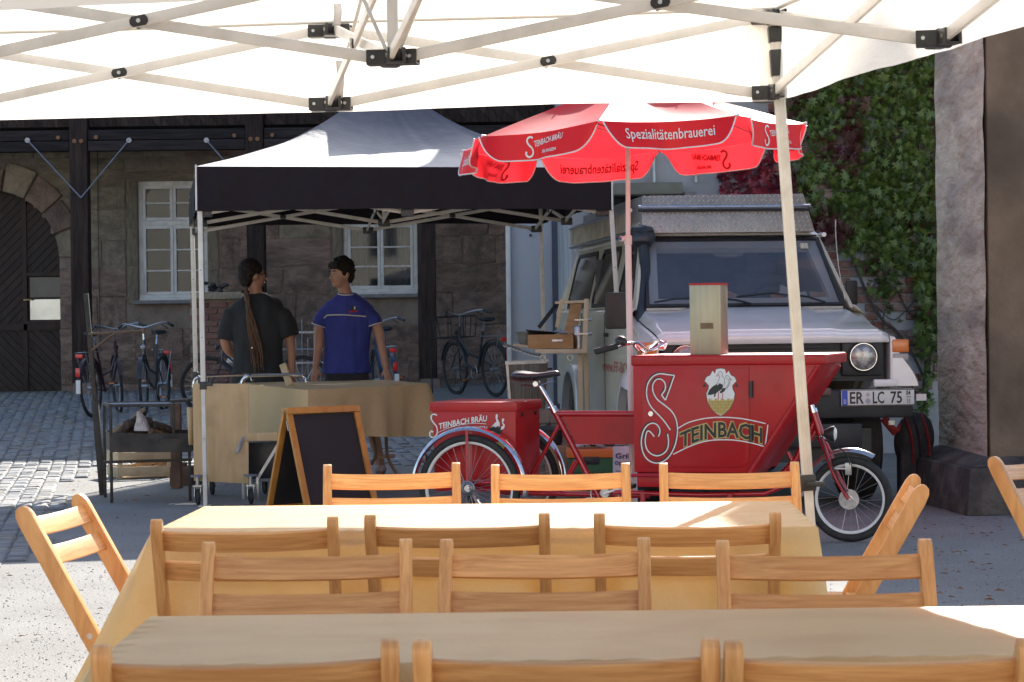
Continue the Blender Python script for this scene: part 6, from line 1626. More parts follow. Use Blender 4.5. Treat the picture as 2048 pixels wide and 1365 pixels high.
mb = MB(); mb.tube([shirt_pt(x, y, .014) for x, y in ((650, 636), (655, 631), (665, 630), (675, 630), (690, 630), (700, 631), (712, 632), (724, 633), (733, 634))], .0055, 6); mb.build('chest_stripe', trim, sh1, world=True)
mb = MB(); mb.tube([V((J(694, 592).x + .072 * math.cos(t), PY - .012 + .062 * math.sin(t), J(694, 588).z + .012 * math.sin(t))) for t in [2 * math.pi * k / 20 for k in range(20)]], .005, 6, True); mb.build('collar_trim', trim, sh1, world=True)
for c_, d in ((J(641, 652), J(641, 652) - J(645, 640)), (J(750, 649), J(750, 649) - J(746, 637))):
    mb = MB(); mb.torus(c_ + d * .02, d, .077, .005, 24, 6); mb.build('sleeve_trim', trim, sh1, world=True)
mb = MB(); mb.add([shirt_pt(x, y, .007) for x, y in ((704, 613), (711, 612), (715, 617), (712, 623), (706, 622))], [(0, 1, 2, 3, 4)]); mb.build('chest_emblem', M['ink'], sh1, world=True, smooth_a=0)
mb = MB(); mb.add([shirt_pt(x, y, .009) for x, y in ((710, 613), (713, 615), (712, 620), (710, 620))], [(0, 1, 2, 3)]); mb.build('chest_emblem_light', trim, sh1, world=True, smooth_a=0)
mb = MB(); mb.add([shirt_pt(x, y, .008) for x, y in ((700, 623), (717, 621), (717, 624), (700, 626))], [(0, 1, 2, 3)]); mb.build('chest_emblem_red', RED, sh1, world=True, smooth_a=0)
shortm = mat('dark_shorts', (.016, .016, .02), rough=.9, c2=(.025, .025, .03), scale=9)
mb = MB(); mb.ring([ell(J(694, y), a, b) for y, a, b in ((738, .178, .118), (760, .188, .125), (785, .19, .125), (800, .16, .11))])
for hp, kn in ((J(675, 785), J(664, 838, -.03)), (J(713, 785), J(738, 842, -.05))): mb.tube([hp, hp.lerp(kn, .5), kn], [.105, .098, .092], 16)
remeshed(mb, 'shorts', shortm, b1, .011, 3)
for an in (footL, footR):
    mb = MB(); mb.tube([an + V((0, .06, -.03)), an + V((0, 0, -.025)), an + V((0, -.10, -.038)), an + V((0, -.19, -.045))], [.042, .048, .046, .028], 12, flat=(1, .75)); mb.build('shoe', mat('grey_red_shoe', (.30, .20, .19), c2=(.25, .1, .1), scale=20) if 'grey_red_shoe' not in bpy.data.materials else bpy.data.materials['grey_red_shoe'], b1, world=True)

# ---- man with long dreadlocks, seen from behind
PY = 18.9
m2 = thing('person', 'man with long dreadlocks and black T-shirt, back to the camera', 'person', (P(515, 900, PY).x, PY, 0), 0)
mb = MB(); hc = J(507, 551, 0)
Rz2 = head(mb, hc, R_(-118))
mb.tube([hc + V((0, 0, -.06)), J(511, 585, .0), J(514, 604, .0)], [.056, .057, .07], 16)
tor = [(515, 594, .07, .055), (515, 606, .14, .085), (515, 620, .190, .108), (516, 650, .20, .12), (516, 700, .17, .115), (516, 740, .175, .115), (516, 775, .18, .12), (516, 800, .10, .09)]
mb.ring([ell(J(a, b), c_, d_) for a, b, c_, d_ in tor])
aL = [J(476, 626), J(455, 655, .02), J(453, 695, .03), J(480, 718, .16)]; aR = [J(554, 626), J(574, 655, .02), J(582, 695, .02), J(584, 745, .03)]
for a in (aL, aR): mb.tube(spline(a, 5), [.060 - .030 * min(1, i / 15) for i in range(16)], 12)
hand(mb, aL[3], aL[3] - aL[2], -1, V((0, .2, -1)), .6); hand(mb, aR[3], aR[3] - aR[2], 1, V((-1, .2, 0)), .5)
for hp, sx in ((J(498, 790), -1), (J(534, 790), 1)):
    kn = V((hp.x + sx * .02, PY + .02, .50)); an = V((hp.x + sx * .03, PY + .03, .08))
    mb.tube(spline([hp, hp.lerp(kn, .5), kn, kn.lerp(an, .35) - V((0, .02, 0)), an], 5), [.09 - .036 * min(1, i / 10) if i < 11 else (.055 - .018 * (i - 10) / 10) for i in range(21)], 14)
    mb.tube([an + V((0, -.05, -.03)), an + V((0, .05, -.035)), an + V((0, .16, -.045))], [.040, .042, .030], 10)
b2 = remeshed(mb, 'body', skin_b, m2, .0095, 4)
face_details(Rz2, b2, hairm)
mb = MB()
mb.ball((0, 0, 0), (1, 1, 1), 24, 14, Rz2 @ Matrix.Translation((0, .028, .045)) @ Matrix.Diagonal((.091, .104, .098, 1)))
mb.ball((0, 0, 0), (1, 1, 1), 20, 12, Rz2 @ Matrix.Translation((0, .065, -.012)) @ Matrix.Diagonal((.074, .066, .092, 1)))
for k in range(30):
    t = -1.25 + 2.5 * k / 29
    mb.tube([Rz2 @ V((.086 * math.sin(t) , .03 - .075 * math.cos(t), .085 + .02 * math.cos(t))), Rz2 @ V((.095 * math.sin(t), .06, .045)), J(491, 583, -.07)], [.009, .010, .009], 6)
remeshed(mb, 'hair', hairm, b2, .0075, 1)
drm = mat('dreadlock_brown', (.06, .030, .015), rough=.85, c2=(.13, .07, .038), scale=30, stretch=(1, 1, .4), bump=.2, bscale=50)
rn = random.Random(8)
for k in range(17):
    x0 = 487 + rn.uniform(0, 9); xe = 502 + 26 * k / 16 + rn.uniform(-2, 2); ye = rn.uniform(722, 757) if k % 3 else rn.uniform(690, 735)
    pts = spline([J(490 + rn.uniform(-3, 5), 575, -.07 - rn.uniform(0, .03)), J(x0 + 3, 598, -.125 - rn.uniform(0, .035)), J(494 + k * .9 + rn.uniform(-1, 1), 640, -.150 - rn.uniform(0, .02)), J((xe * 2 + 495 + k) / 3 + rn.uniform(-1.5, 1.5), 692, -.145 - rn.uniform(0, .02)), J(xe, ye, -.14)], 6)
    mb = MB(); mb.tube(pts, [.0085 + .0014 * math.sin(i * 1.7 + k) - .004 * (i / len(pts)) for i in range(len(pts))], 6); mb.build('dreadlock', drm, b2, world=True, smooth_a=70)
mb = MB(); mb.torus(J(491, 584, -.085), (0, .2, 1), .026, .010, 18, 8); mb.build('hair_tie', hairm, b2, world=True)
mb = MB(); mb.ball(J(504, 696, -.165), .008, 10, 6); mb.build('bead', M['letter_white'], b2, world=True)
mb = MB()
mb.ball((0, 0, 0), (1, 1, 1), 14, 8, Rz2 @ Matrix.Translation((0, -.066, -.096)) @ Matrix.Diagonal((.030, .026, .042, 1)))
remeshed(mb, 'beard', hairm, b2, .007, 2)
mb = MB()
for s in (-1, 1): mb.torus(Rz2 @ V((s * .032, -.105, .004)), (Rz2.to_3x3() @ V((0, 1, 0))), .020, .0022, 20, 5); mb.tube([Rz2 @ V((s * .052, -.103, .006)), Rz2 @ V((s * .084, .0, .004))], .002, 5)
mb.build('glasses', M['ink'], b2, world=True)
tsm = mat('black_tshirt', (.014, .015, .016), rough=.9, c2=(.022, .024, .026), scale=9, bump=.12, bscale=7, stretch=(1, 1, .5))
mb = MB()
t3 = [(514, 587, .078, .062), (515, 593, .125, .085), (515, 604, .195, .110), (515, 618, .235, .130), (515, 645, .235, .138), (516, 680, .210, .134), (516, 720, .205, .132), (516, 757, .215, .136), (516, 775, .215, .136)]
mb.ring([ell(J(a, b), c_, d_) for a, b, c_, d_ in t3])
mb.tube([J(486, 620), J(467, 633), J(458, 658), J(453, 680)], [.075, .090, .086, .082], 16); mb.tube([J(544, 620), J(562, 632), J(573, 652), J(579, 674)], [.075, .090, .086, .082], 16)
sh2 = remeshed(mb, 'tshirt', tsm, b2, .010, 3); folds(sh2)
mb = MB(); mb.ring([ell(J(516, y), a, b) for y, a, b in ((765, .19, .125), (785, .195, .13), (805, .17, .12))])
for x in (498, 534): mb.tube([J(x, 790), V((J(x, 790).x, PY + .01, .52)), V((J(x, 790).x + (-.02 if x < 515 else .02), PY + .02, .06))], [.105, .085, .075], 16)
remeshed(mb, 'trousers', shortm, b2, .012, 3)
# ================================================================== CART, COUNTER, BOARD
ply = mat('plywood_panel', (.56, .37, .17), rough=.6, c2=(.66, .46, .25), scale=2.2, stretch=(6, 6, .9), bump=.02, distort=.8, dirt=(.33, .21, .10), dscale=6, damt=.35)
CY = 16.25
cart = thing('trolley', 'wheeled metal trolley with plywood end panel and curved chrome push rails', 'trolley', (P(440, 1000, CY).x, CY, 0))
a, b, c, d = P(385, 768, CY), P(497, 768, CY), P(497, 968, CY), P(388, 962, CY)
mb = MB(); mb.add([a, b, c, d] + [p + V((0, .018, 0)) for p in (a, b, c, d)], [(0, 1, 2, 3), (7, 6, 5, 4), (0, 4, 5, 1), (1, 5, 6, 2), (2, 6, 7, 3), (3, 7, 4, 0)]); mb.build('plywood_panel', ply, cart, world=True, bevel=.003)
mb = MB(); mb.add([P(386, 815, CY + .1) + V((-.045, 0, 0)), P(386, 815, CY + .1), P(386, 890, CY + .1), P(386, 890, CY + .1) + V((-.03, 0, 0))], [(0, 1, 2, 3)]); mb.build('panel_tab', ply, cart, world=True, thick=.015)
def rail(pts, r=.013): mb = MB(); mb.tube(spline([P(x, y, Y) for x, y, Y in pts], 6), r, 10); mb.build('push_rail', M['chrome'], cart, world=True)
rail([(387, 775, CY + .03), (389, 762, CY + .03), (396, 755, CY + .03), (410, 752.5, CY + .1), (480, 750, CY + 1.4), (500, 753, CY + 1.7), (505, 762, CY + 1.7)], .011)
rail([(482, 775, CY + .04), (485, 762, CY + .04), (496, 752, CY + .05), (510, 751, CY + .2), (595, 750, CY + 1.3), (608, 755, CY + 1.4), (614, 765, CY + 1.4)], .014)
for px, py0 in ((487, 880), (515, 955)):
    mb = MB(); mb.bar(P(px, py0, CY + .03), P(px, 1000, CY + .03), .022, .022, (0, 1, 0)); mb.build('frame_post', M['steel'], cart, world=True, bevel=.003)
mb = MB(); mb.bar(P(556, 890, CY + .03), P(514, 960, CY + .03), .02, .02); mb.build('brace', M['steel'], cart, world=True)
mb = MB(); mb.bar(P(490, 962, CY + .02), P(590, 958, CY + .3), .03, .02); mb.build('lower_rail', M['steel'], cart, world=True)
for px, Y in ((396, CY - .05), (502, CY - .05), (425, CY + .9), (530, CY + .9)):
    g_ = P(px, 1000, Y); r = .058
    mb = MB(); mb.torus((g_.x, g_.y, r), (1, .25, 0), r - .016, .016, 26, 8, flat=(1, .9)); mb.cyl((g_.x - .014, g_.y, r), (g_.x + .014, g_.y, r), r - .02, n=20); w = mb.build('caster_wheel', M['black_rubber'], cart, world=True)
    mb = MB(); mb.bar((g_.x - .022, g_.y, r), (g_.x - .022, g_.y + .01, r * 2.3), .004, .05, (0, 1, 0)); mb.bar((g_.x + .022, g_.y, r), (g_.x + .022, g_.y + .01, r * 2.3), .004, .05, (0, 1, 0)); mb.box((g_.x, g_.y, r * 2.35), (.06, .06, .012)); mb.cyl((g_.x, g_.y, r * 2.4), (g_.x, g_.y, r * 2.4 + .06), .013); mb.build('fork', M['steel'], w, world=True)
    mb = MB(); mb.cyl((g_.x, g_.y, .2), (g_.x, g_.y, .212), .05, n=18); mb.build('buffer', mat('grey_buffer', (.16, .17, .2), c2=(.2, .2, .24)) if 'grey_buffer' not in bpy.data.materials else bpy.data.materials['grey_buffer'], w, world=True)
mb = MB(); a = P(492, 885, CY + .3); b = P(592, 958, CY + .3); mb.box(((a.x + b.x) / 2, CY + .6, (a.z + b.z) / 2), (b.x - a.x, .6, a.z - b.z)); tag(mb.build('black_crate', M['black_plastic'], None, bevel=.01), 'black plastic crate on the trolley behind the chalkboard', 'crate')
bpy.data.objects['black_crate'].location = (0, 0, 0)
mb = MB(); a = P(487, 866, CY - .02); b = P(555, 882, CY - .02); mb.box(((a.x + b.x) / 2, CY + .04, (a.z + b.z) / 2), (b.x - a.x, .1, a.z - b.z)); tag(mb.build('wood_block', ply, None, bevel=.003), 'short plywood block sticking out under the counter cloth', 'wood block')
mb = MB(); mb.bar(P(566, 730, 17.6), P(580, 772, 17.4), .055, .03, (0, 1, 0)); tag(mb.build('wooden_stick', ply, None, bevel=.008, seg=2), 'pale wooden stick leaning up from the counter between the two men', 'stick')
mb = MB(); mb.grid(lambda u, v: P(470 + 22 * u, 905 - 38 * u + 20 * (v - .5) * math.sin(math.pi * u) + 4, CY - .03 - .02 * math.sin(u * 5)), 10, 4); tag(mb.build('paper_flap', mat('grey_tape', (.35, .33, .33), c2=(.4, .38, .38), rough=.5), None, thick=.002), 'crumpled grey paper flap hanging off the trolley corner', 'paper')
def recentre(o):
    vs = [v.co for v in o.data.vertices]; c_ = V((sum(v.x for v in vs) / len(vs), sum(v.y for v in vs) / len(vs), min(v.z for v in vs)))
    for v in o.data.vertices: v.co -= c_
    o.location = c_; return o
for nm in ('black_crate', 'wood_block', 'wooden_stick', 'paper_flap'): recentre(bpy.data.objects[nm])

# counter: table with cloth
ZT_ = .79
k0, k1 = Z(612, 783, ZT_), Z(853, 770, ZT_); kl = Z(481, 769, ZT_)
k2 = k1 + (kl - k0) * .55; k3 = kl
ctr = thing('counter_table', 'folding table under a beige cloth, serving counter beneath the black tent', 'table', ((k0.x + k1.x) / 2, k0.y + .7, 0))
mb = MB(); tp_ = [k0, k1, k2, k3]; mb.add([p * 1.0 - V((0, 0, .012)) for p in tp_] + [p - V((0, 0, .035)) for p in tp_], [(0, 1, 2, 3), (7, 6, 5, 4), (0, 4, 5, 1), (1, 5, 6, 2), (2, 6, 7, 3), (3, 7, 4, 0)]); mb.build('tabletop', ply, ctr, world=True)
legm = mat('brown_table_leg', (.20, .13, .08), rough=.45, c2=(.24, .16, .10), scale=8, metal=.2)
for pts in ([(772, 860), (776, 915), (800, 958), (822, 985)], [(742, 860), (752, 905), (742, 930)], [(640, 870), (640, 950), (620, 985)]):
    mb = MB(); mb.tube(spline([P(x, y, k1.y - .15) for x, y in pts], 5), .013, 8); mb.build('leg', legm, ctr, world=True)
mb = MB(); mb.bar(P(748, 916, k1.y - .14), P(790, 912, k1.y - .14), .012, .03); mb.build('leg_stay', legm, ctr, world=True)
mb = MB(); per = []
cs = [k0, k1, k2, k3]; cx = sum(cs, V((0, 0, 0))) / 4
for i in range(4):
    A, B = cs[i], cs[(i + 1) % 4]; nn = 40
    e_ = (B - A).normalized(); nr = V((e_.y, -e_.x, 0))
    for j in range(nn): per.append((A.lerp(B, j / nn), nr, (B - A).length, j / nn, i))
drops = [.37, .36, .3, .42]
mb.grid(lambda u, v: (k0.lerp(k1, u)).lerp(k3.lerp(k2, u), v) + V((0, 0, .012 + .004 * noise.noise(V((u * 5, v * 5, 2))))), 30, 30)
rings = [[p + V((0, 0, .012)) for p, *_ in per]]
for t in (0, .04, .1, .2, .35, .5, .7, .85, 1):
    r = []
    for i, (p, nr, L, f, s) in enumerate(per):
        dc = min(f, 1 - f) * L; cf_ = math.exp(-(dc / .10) ** 2); f2 = drops[s] * (1 - f) + drops[(s + 1) % 4] * f if False else drops[s]
        if dc < .3: f2 = f2 * (dc / .3) + (1 - dc / .3) * .40
        out_ = (.02 + .03 * t * math.sin(f * L * 9 + s) + .018 * t * math.sin(f * L * 23 + s * 2))
        q_ = p + nr * out_ + (p - cx).normalized() * cf_ * .09 * t
        r.append(q_ + V((0, 0, .010 - f2 * t + .02 * t * math.sin(f * L * 4 + s))))
    rings.append(r)
mb.ring(rings, False, False)
cl = mb.build('counter_cloth', M['cloth_far'], None, smooth_a=50); tag(cl, 'beige cloth draped over the counter table under the black tent', 'tablecloth'); recentre(cl)
bm = bmesh.new(); bm.from_mesh(cl.data); bmesh.ops.remove_doubles(bm, verts=bm.verts, dist=.001); bm.to_mesh(cl.data); bm.free()

# chalkboard
orw = mat('orange_lacquered_wood', (.50, .20, .03), rough=.4, c2=(.60, .27, .055), scale=2.5, stretch=(9, 9, 1), dirt=(.35, .12, .02), dscale=8, damt=.4)
chb = mat('blackboard', (.016, .013, .013), rough=.7, c2=(.022, .018, .017), scale=3)
BY = 14.4
t0 = P(569, 820, BY); wd = V((.40, .30, 0)); wd = wd.normalized() * .54; nn = V((wd.y, -wd.x, 0)).normalized()
ab = thing('chalkboard', 'empty black A-frame chalkboard with orange wooden frame', 'chalkboard', (t0.x + .2, t0.y + .2, 0))
def board(sg):
    top = [t0, t0 + wd]; sp = nn * .26 * sg; bt_ = [V((p.x, p.y, 0.0)) + sp for p in top]; th_ = .022
    dn = (bt_[0] - top[0]).normalized(); fn = wd.cross(dn).normalized() * (-1 if wd.cross(dn).dot(nn * sg) < 0 else 1)
    for i in (0, 1):
        mb = MB(); ins = wd.normalized() * (.02 if i == 0 else -.02); mb.bar(top[i] + ins + fn * .012, bt_[i] + ins + fn * .012, .04, th_, fn); mb.build('stile', orw, ab, world=True, bevel=.003)
    mb = MB(); mb.bar(top[0] + dn * .018 + fn * .016, top[1] + dn * .018 + fn * .016, .042, th_ + .012, fn) if False else mb.bar(top[0] + dn * .018 + fn * .016, top[1] + dn * .018 + fn * .016, th_ + .012, .04, dn); mb.build('top_rail', orw, ab, world=True, bevel=.003)
    H = (bt_[0] - top[0]).length * .86
    mb = MB(); mb.bar(top[0] + dn * H + fn * .012, top[1] + dn * H + fn * .012, th_, .04, dn); mb.build('bottom_rail', orw, ab, world=True, bevel=.003)
    i0 = wd.normalized() * .035; q0, q1 = top[0] + i0 + dn * .03 + fn * .006, top[1] - i0 + dn * .03 + fn * .006
    mb = MB(); mb.add([q0, q1, q1 + dn * (H - .03), q0 + dn * (H - .03)], [(0, 1, 2, 3)]); mb.build('writing_surface', chb, ab, world=True, thick=.006, smooth_a=0)
board(1); board(-1)
mb = MB(); mb.bar(t0 + nn * .03 + V((0, 0, -.07)), t0 + nn * .05 + V((0, 0, -.13)), .012, .01); mb.build('hinge', M['steel'], ab, world=True)

# ================================================================== GRILL
GYY = 16.5
irn = mat('sooty_iron', (.018, .018, .019), rough=.55, metal=.4, c2=(.05, .047, .045), scale=7, bump=.05, dirt=(.09, .055, .035), dscale=9, damt=.5)
gr = thing('iron_grill', 'tall sooty iron charcoal grill with open trough left of the trolley', 'grill', (P(280, 1010, GYY).x, GYY, 0))
def pb(p, q, w=.022, h=.022, nm='frame_bar', m_=irn, par=gr): mb = MB(); mb.bar(p, q, w, h); mb.build(nm, m_, par, world=True, bevel=.002)
A0, A1 = P(221, 812, GYY), P(347, 812, GYY); B0 = V((P(208, 800, GYY + .55).x, GYY + .55, A0.z)); B1 = V((P(330, 800, GYY + .55).x + .06, GYY + .55, A0.z))
A1.z = A0.z
for p, q in ((A0, A1), (B0, B1), (A0, B0), (A1, B1)): pb(p, q)
for k in range(7): t = (k + 1) / 8; mb = MB(); mb.cyl(A0.lerp(B0, t), A1.lerp(B1, t), .005, n=6); mb.build('grate_rod', M['steel'], gr, world=True)
lz0, lz1 = P(290, 903, GYY).z, P(290, 868, GYY).z
RX = P(384, 880, GYY).x
pb(A0, V((A0.x + .0, GYY, 0)), .02, .02, 'leg'); pb(B0, V((B0.x, B0.y, 0)), .02, .02, 'leg'); pb(A1, V((A1.x, GYY, lz1)), .02, .02, 'leg'); pb(B1, V((B1.x, B1.y, lz1)), .02, .02, 'leg')
for x, y in ((P(375, 900, GYY).x, GYY + .1), (P(378, 900, GYY).x, GYY + .6)): pb(V((x, y, lz0)), V((x, y, 0)), .02, .02, 'leg')
mb = MB()
for (x0, y0), (x1, y1) in (((A0.x, GYY), (RX, GYY)), ((RX, GYY), (RX, GYY + .6)), ((B0.x, GYY + .6), (RX, GYY + .6)), ((A0.x, GYY), (B0.x, GYY + .6))): mb.bar((x0, y0, (lz0 + lz1) / 2), (x1, y1, (lz0 + lz1) / 2), .008, lz1 - lz0)
mb.add([(A0.x, GYY, lz0), (RX, GYY, lz0), (RX, GYY + .6, lz0), (B0.x, GYY + .6, lz0)], [(0, 1, 2, 3)]); mb.build('fire_trough', irn, gr, world=True)
mb = MB(); pts = [P(x, y, GYY - .006) for x, y in ((222, 905), (222, 866), (265, 866), (285, 870), (296, 878), (384, 878), (384, 905))]; mb.add(pts, [tuple(range(7))]); mb.build('front_plate', irn, gr, world=True, thick=.006, smooth_a=0)
pb(P(206, 925, GYY + .2), P(384, 920, GYY + .2), .03, .02, 'lower_bar'); pb(P(345, 802, GYY + .3), P(384, 800, GYY + .3), .3, .02, 'side_shelf')
logm = mat('split_firewood', (.22, .13, .07), rough=.9, c2=(.40, .27, .16), scale=5, stretch=(1, 6, 6), bump=.1); barkm = mat('log_bark', (.05, .035, .028), rough=.95, c2=(.10, .07, .05), scale=14, bump=.2)
rn = random.Random(6)
for k, (xa, ya, xb, yb_, r, m_) in enumerate(((225, 868, 262, 848, .028, logm), (235, 872, 275, 838, .03, barkm), (252, 850, 300, 842, .032, barkm), (262, 845, 288, 820, .02, logm), (286, 848, 336, 858, .03, barkm), (300, 862, 340, 868, .026, logm), (296, 856, 325, 872, .022, logm), (240, 860, 300, 872, .03, barkm), (310, 850, 345, 862, .025, barkm))):
    mb = MB(); p, q = P(xa, ya, GYY + .15 + rn.random() * .3), P(xb, yb_, GYY + .15 + rn.random() * .3); rings = []
    mb.tube([p, p.lerp(q, .5) + V((0, 0, .006)), q], [r, r * 1.1, r * .9], 6 if m_ is logm else 10); o = mb.build('firewood_log', m_, None, smooth_a=30); recentre(o)
    tag(o, ('pale split log at the far left of the grill trough', 'dark bark-covered log low at the left of the trough', 'dark log lying behind the paper bag in the trough', 'pale pointed splinter standing up behind the paper bag', 'dark log pointing right from the paper bag', 'pale split log low at the right of the trough', 'small pale split log just right of the paper bag', 'dark log on the trough floor beneath the others', 'short dark log at the right end of the woodpile')[k], 'firewood', 'firewood in the grill trough')
mb = MB(); c_ = P(283, 848, GYY + .1)
mb.ring([[c_ + V((w * math.cos(t) * (1 + .2 * math.sin(t * 3 + z * 40)) + dx, .05 * math.sin(t), z)) for t in [2 * math.pi * j / 16 for j in range(16)]] for z, w, dx in ((-.05, .055, .01), (-.02, .05, .005), (.03, .035, -.005), (.075, .018, -.012), (.09, .008, -.02))]); o = mb.build('paper_bag', mat('crumpled_paper', (.5, .44, .42), c2=(.58, .52, .5), scale=9, bump=.3, bscale=20), None, smooth_a=25); recentre(o); tag(o, 'crumpled pale paper bag among the firewood on the grill', 'paper bag')
# spit post
SY = 17.3
sp_ = thing('iron_post', 'slim rusty iron post with braced swing arm beside the grill', 'iron post', (P(206, 970, SY).x, SY, 0))
a = P(172, 588, SY); b = P(206, 985, SY); b = V((b.x, SY, 0)); mid = a.lerp(b, .55)
mb = MB(); mb.bar(a, mid, .034, .034, (0, 1, 0)); mb.build('upper_tube', irn, sp_, world=True, bevel=.003)
mb = MB(); mb.bar(mid - (b - a) * .02, b, .048, .048, (0, 1, 0)); mb.build('lower_tube', irn, sp_, world=True, bevel=.003)
rus = mat('rusty_rod', (.12, .075, .05), rough=.6, metal=.4, c2=(.2, .14, .09), scale=9)
mb = MB(); mb.cyl(P(177, 668, SY - .02), P(287, 662, SY - .02), .010, n=8); mb.cyl(P(287, 657, SY - .02), P(287, 668, SY - .02), .012, n=8); mb.build('arm', rus, sp_, world=True)
mb = MB(); mb.cyl(P(182, 702, SY - .02), P(232, 665, SY - .02), .011, n=8); mb.build('brace', rus, sp_, world=True)

# crates
def slat_crate(name, label, c, w, d, h, rz, m_, rows=2):
    t = thing(name, label, 'crate', c, rz)
    for s in (-1, 1):
        for k in range(rows):
            z = h * (k + .5) / rows; hh = h / rows * .66
            mb = MB(); mb.box((0, s * d / 2, z), (w, .01, hh)); mb.build('slat', m_, t, bevel=.002)
            mb = MB(); mb.box((s * w / 2, 0, z), (.01, d - .012, hh)); mb.build('slat', m_, t, bevel=.002)
    for sx in (-1, 1):
        for sy in (-1, 1): mb = MB(); mb.box((sx * (w / 2 - .02), sy * (d / 2 - .02), h / 2), (.03, .03, h)); mb.build('corner_post', m_, t)
    mb = MB(); mb.box((0, 0, .012), (w - .02, d - .02, .01)); mb.build('bottom', m_, t)
    return t
cw = mat('pale_crate_wood', (.42, .31, .18), rough=.8, c2=(.54, .42, .27), scale=3, stretch=(1, 6, 6), rnd=.12, dirt=(.25, .18, .1), dscale=9, damt=.4)
a = Z(272, 958, 0)
slat_crate('wooden_crate', 'pale slatted wooden crate under the iron grill', (a.x, a.y + .2, 0), .46, .36, .24, R_(25), cw)
q_ = Z(256, 905, .24)
for k in range(5): 
    mb = MB(); p = V((a.x - .12 + .06 * k, a.y + .15 + .03 * k, .06 + .03 * (k % 3))); mb.bar(p, p + V((.22, .12, .10 * ((k % 2)))), .05, .035); o = mb.build('firewood_log', logm, None, bevel=.006); recentre(o); tag(o, 'split firewood stick inside the slatted crate under the grill', 'firewood', 'firewood in the slatted crate')
rb_ = mat('rusty_box_wood', (.12, .06, .04), rough=.9, c2=(.20, .12, .08), scale=8, bump=.1)
a = Z(362, 972, 0); mb = MB(); mb.box((0, 0, .075), (.18, .2, .15)); mb.box((-.02, 0, .165), (.11, .08, .03)); o = mb.build('rusty_box', rb_, None, bevel=.008); o.location = (a.x, a.y + .1, 0); tag(o, 'small rusty brown box on the ground below the trough', 'box')
a = P(352, 845, 17.9); mb = MB(); mb.box((0, 0, .33), (.075, .1, .66)); mb.box((0, -.052, .28), (.02, .004, .1)); o = mb.build('wooden_post', rb_, None, bevel=.004); o.location = (a.x, 17.9, 0); tag(o, 'short brown upright board behind the grill trough', 'board')
a = P(390, 770, 17.4); mb = MB(); mb.box((0, 0, 0), (.12, .1, .02)); 

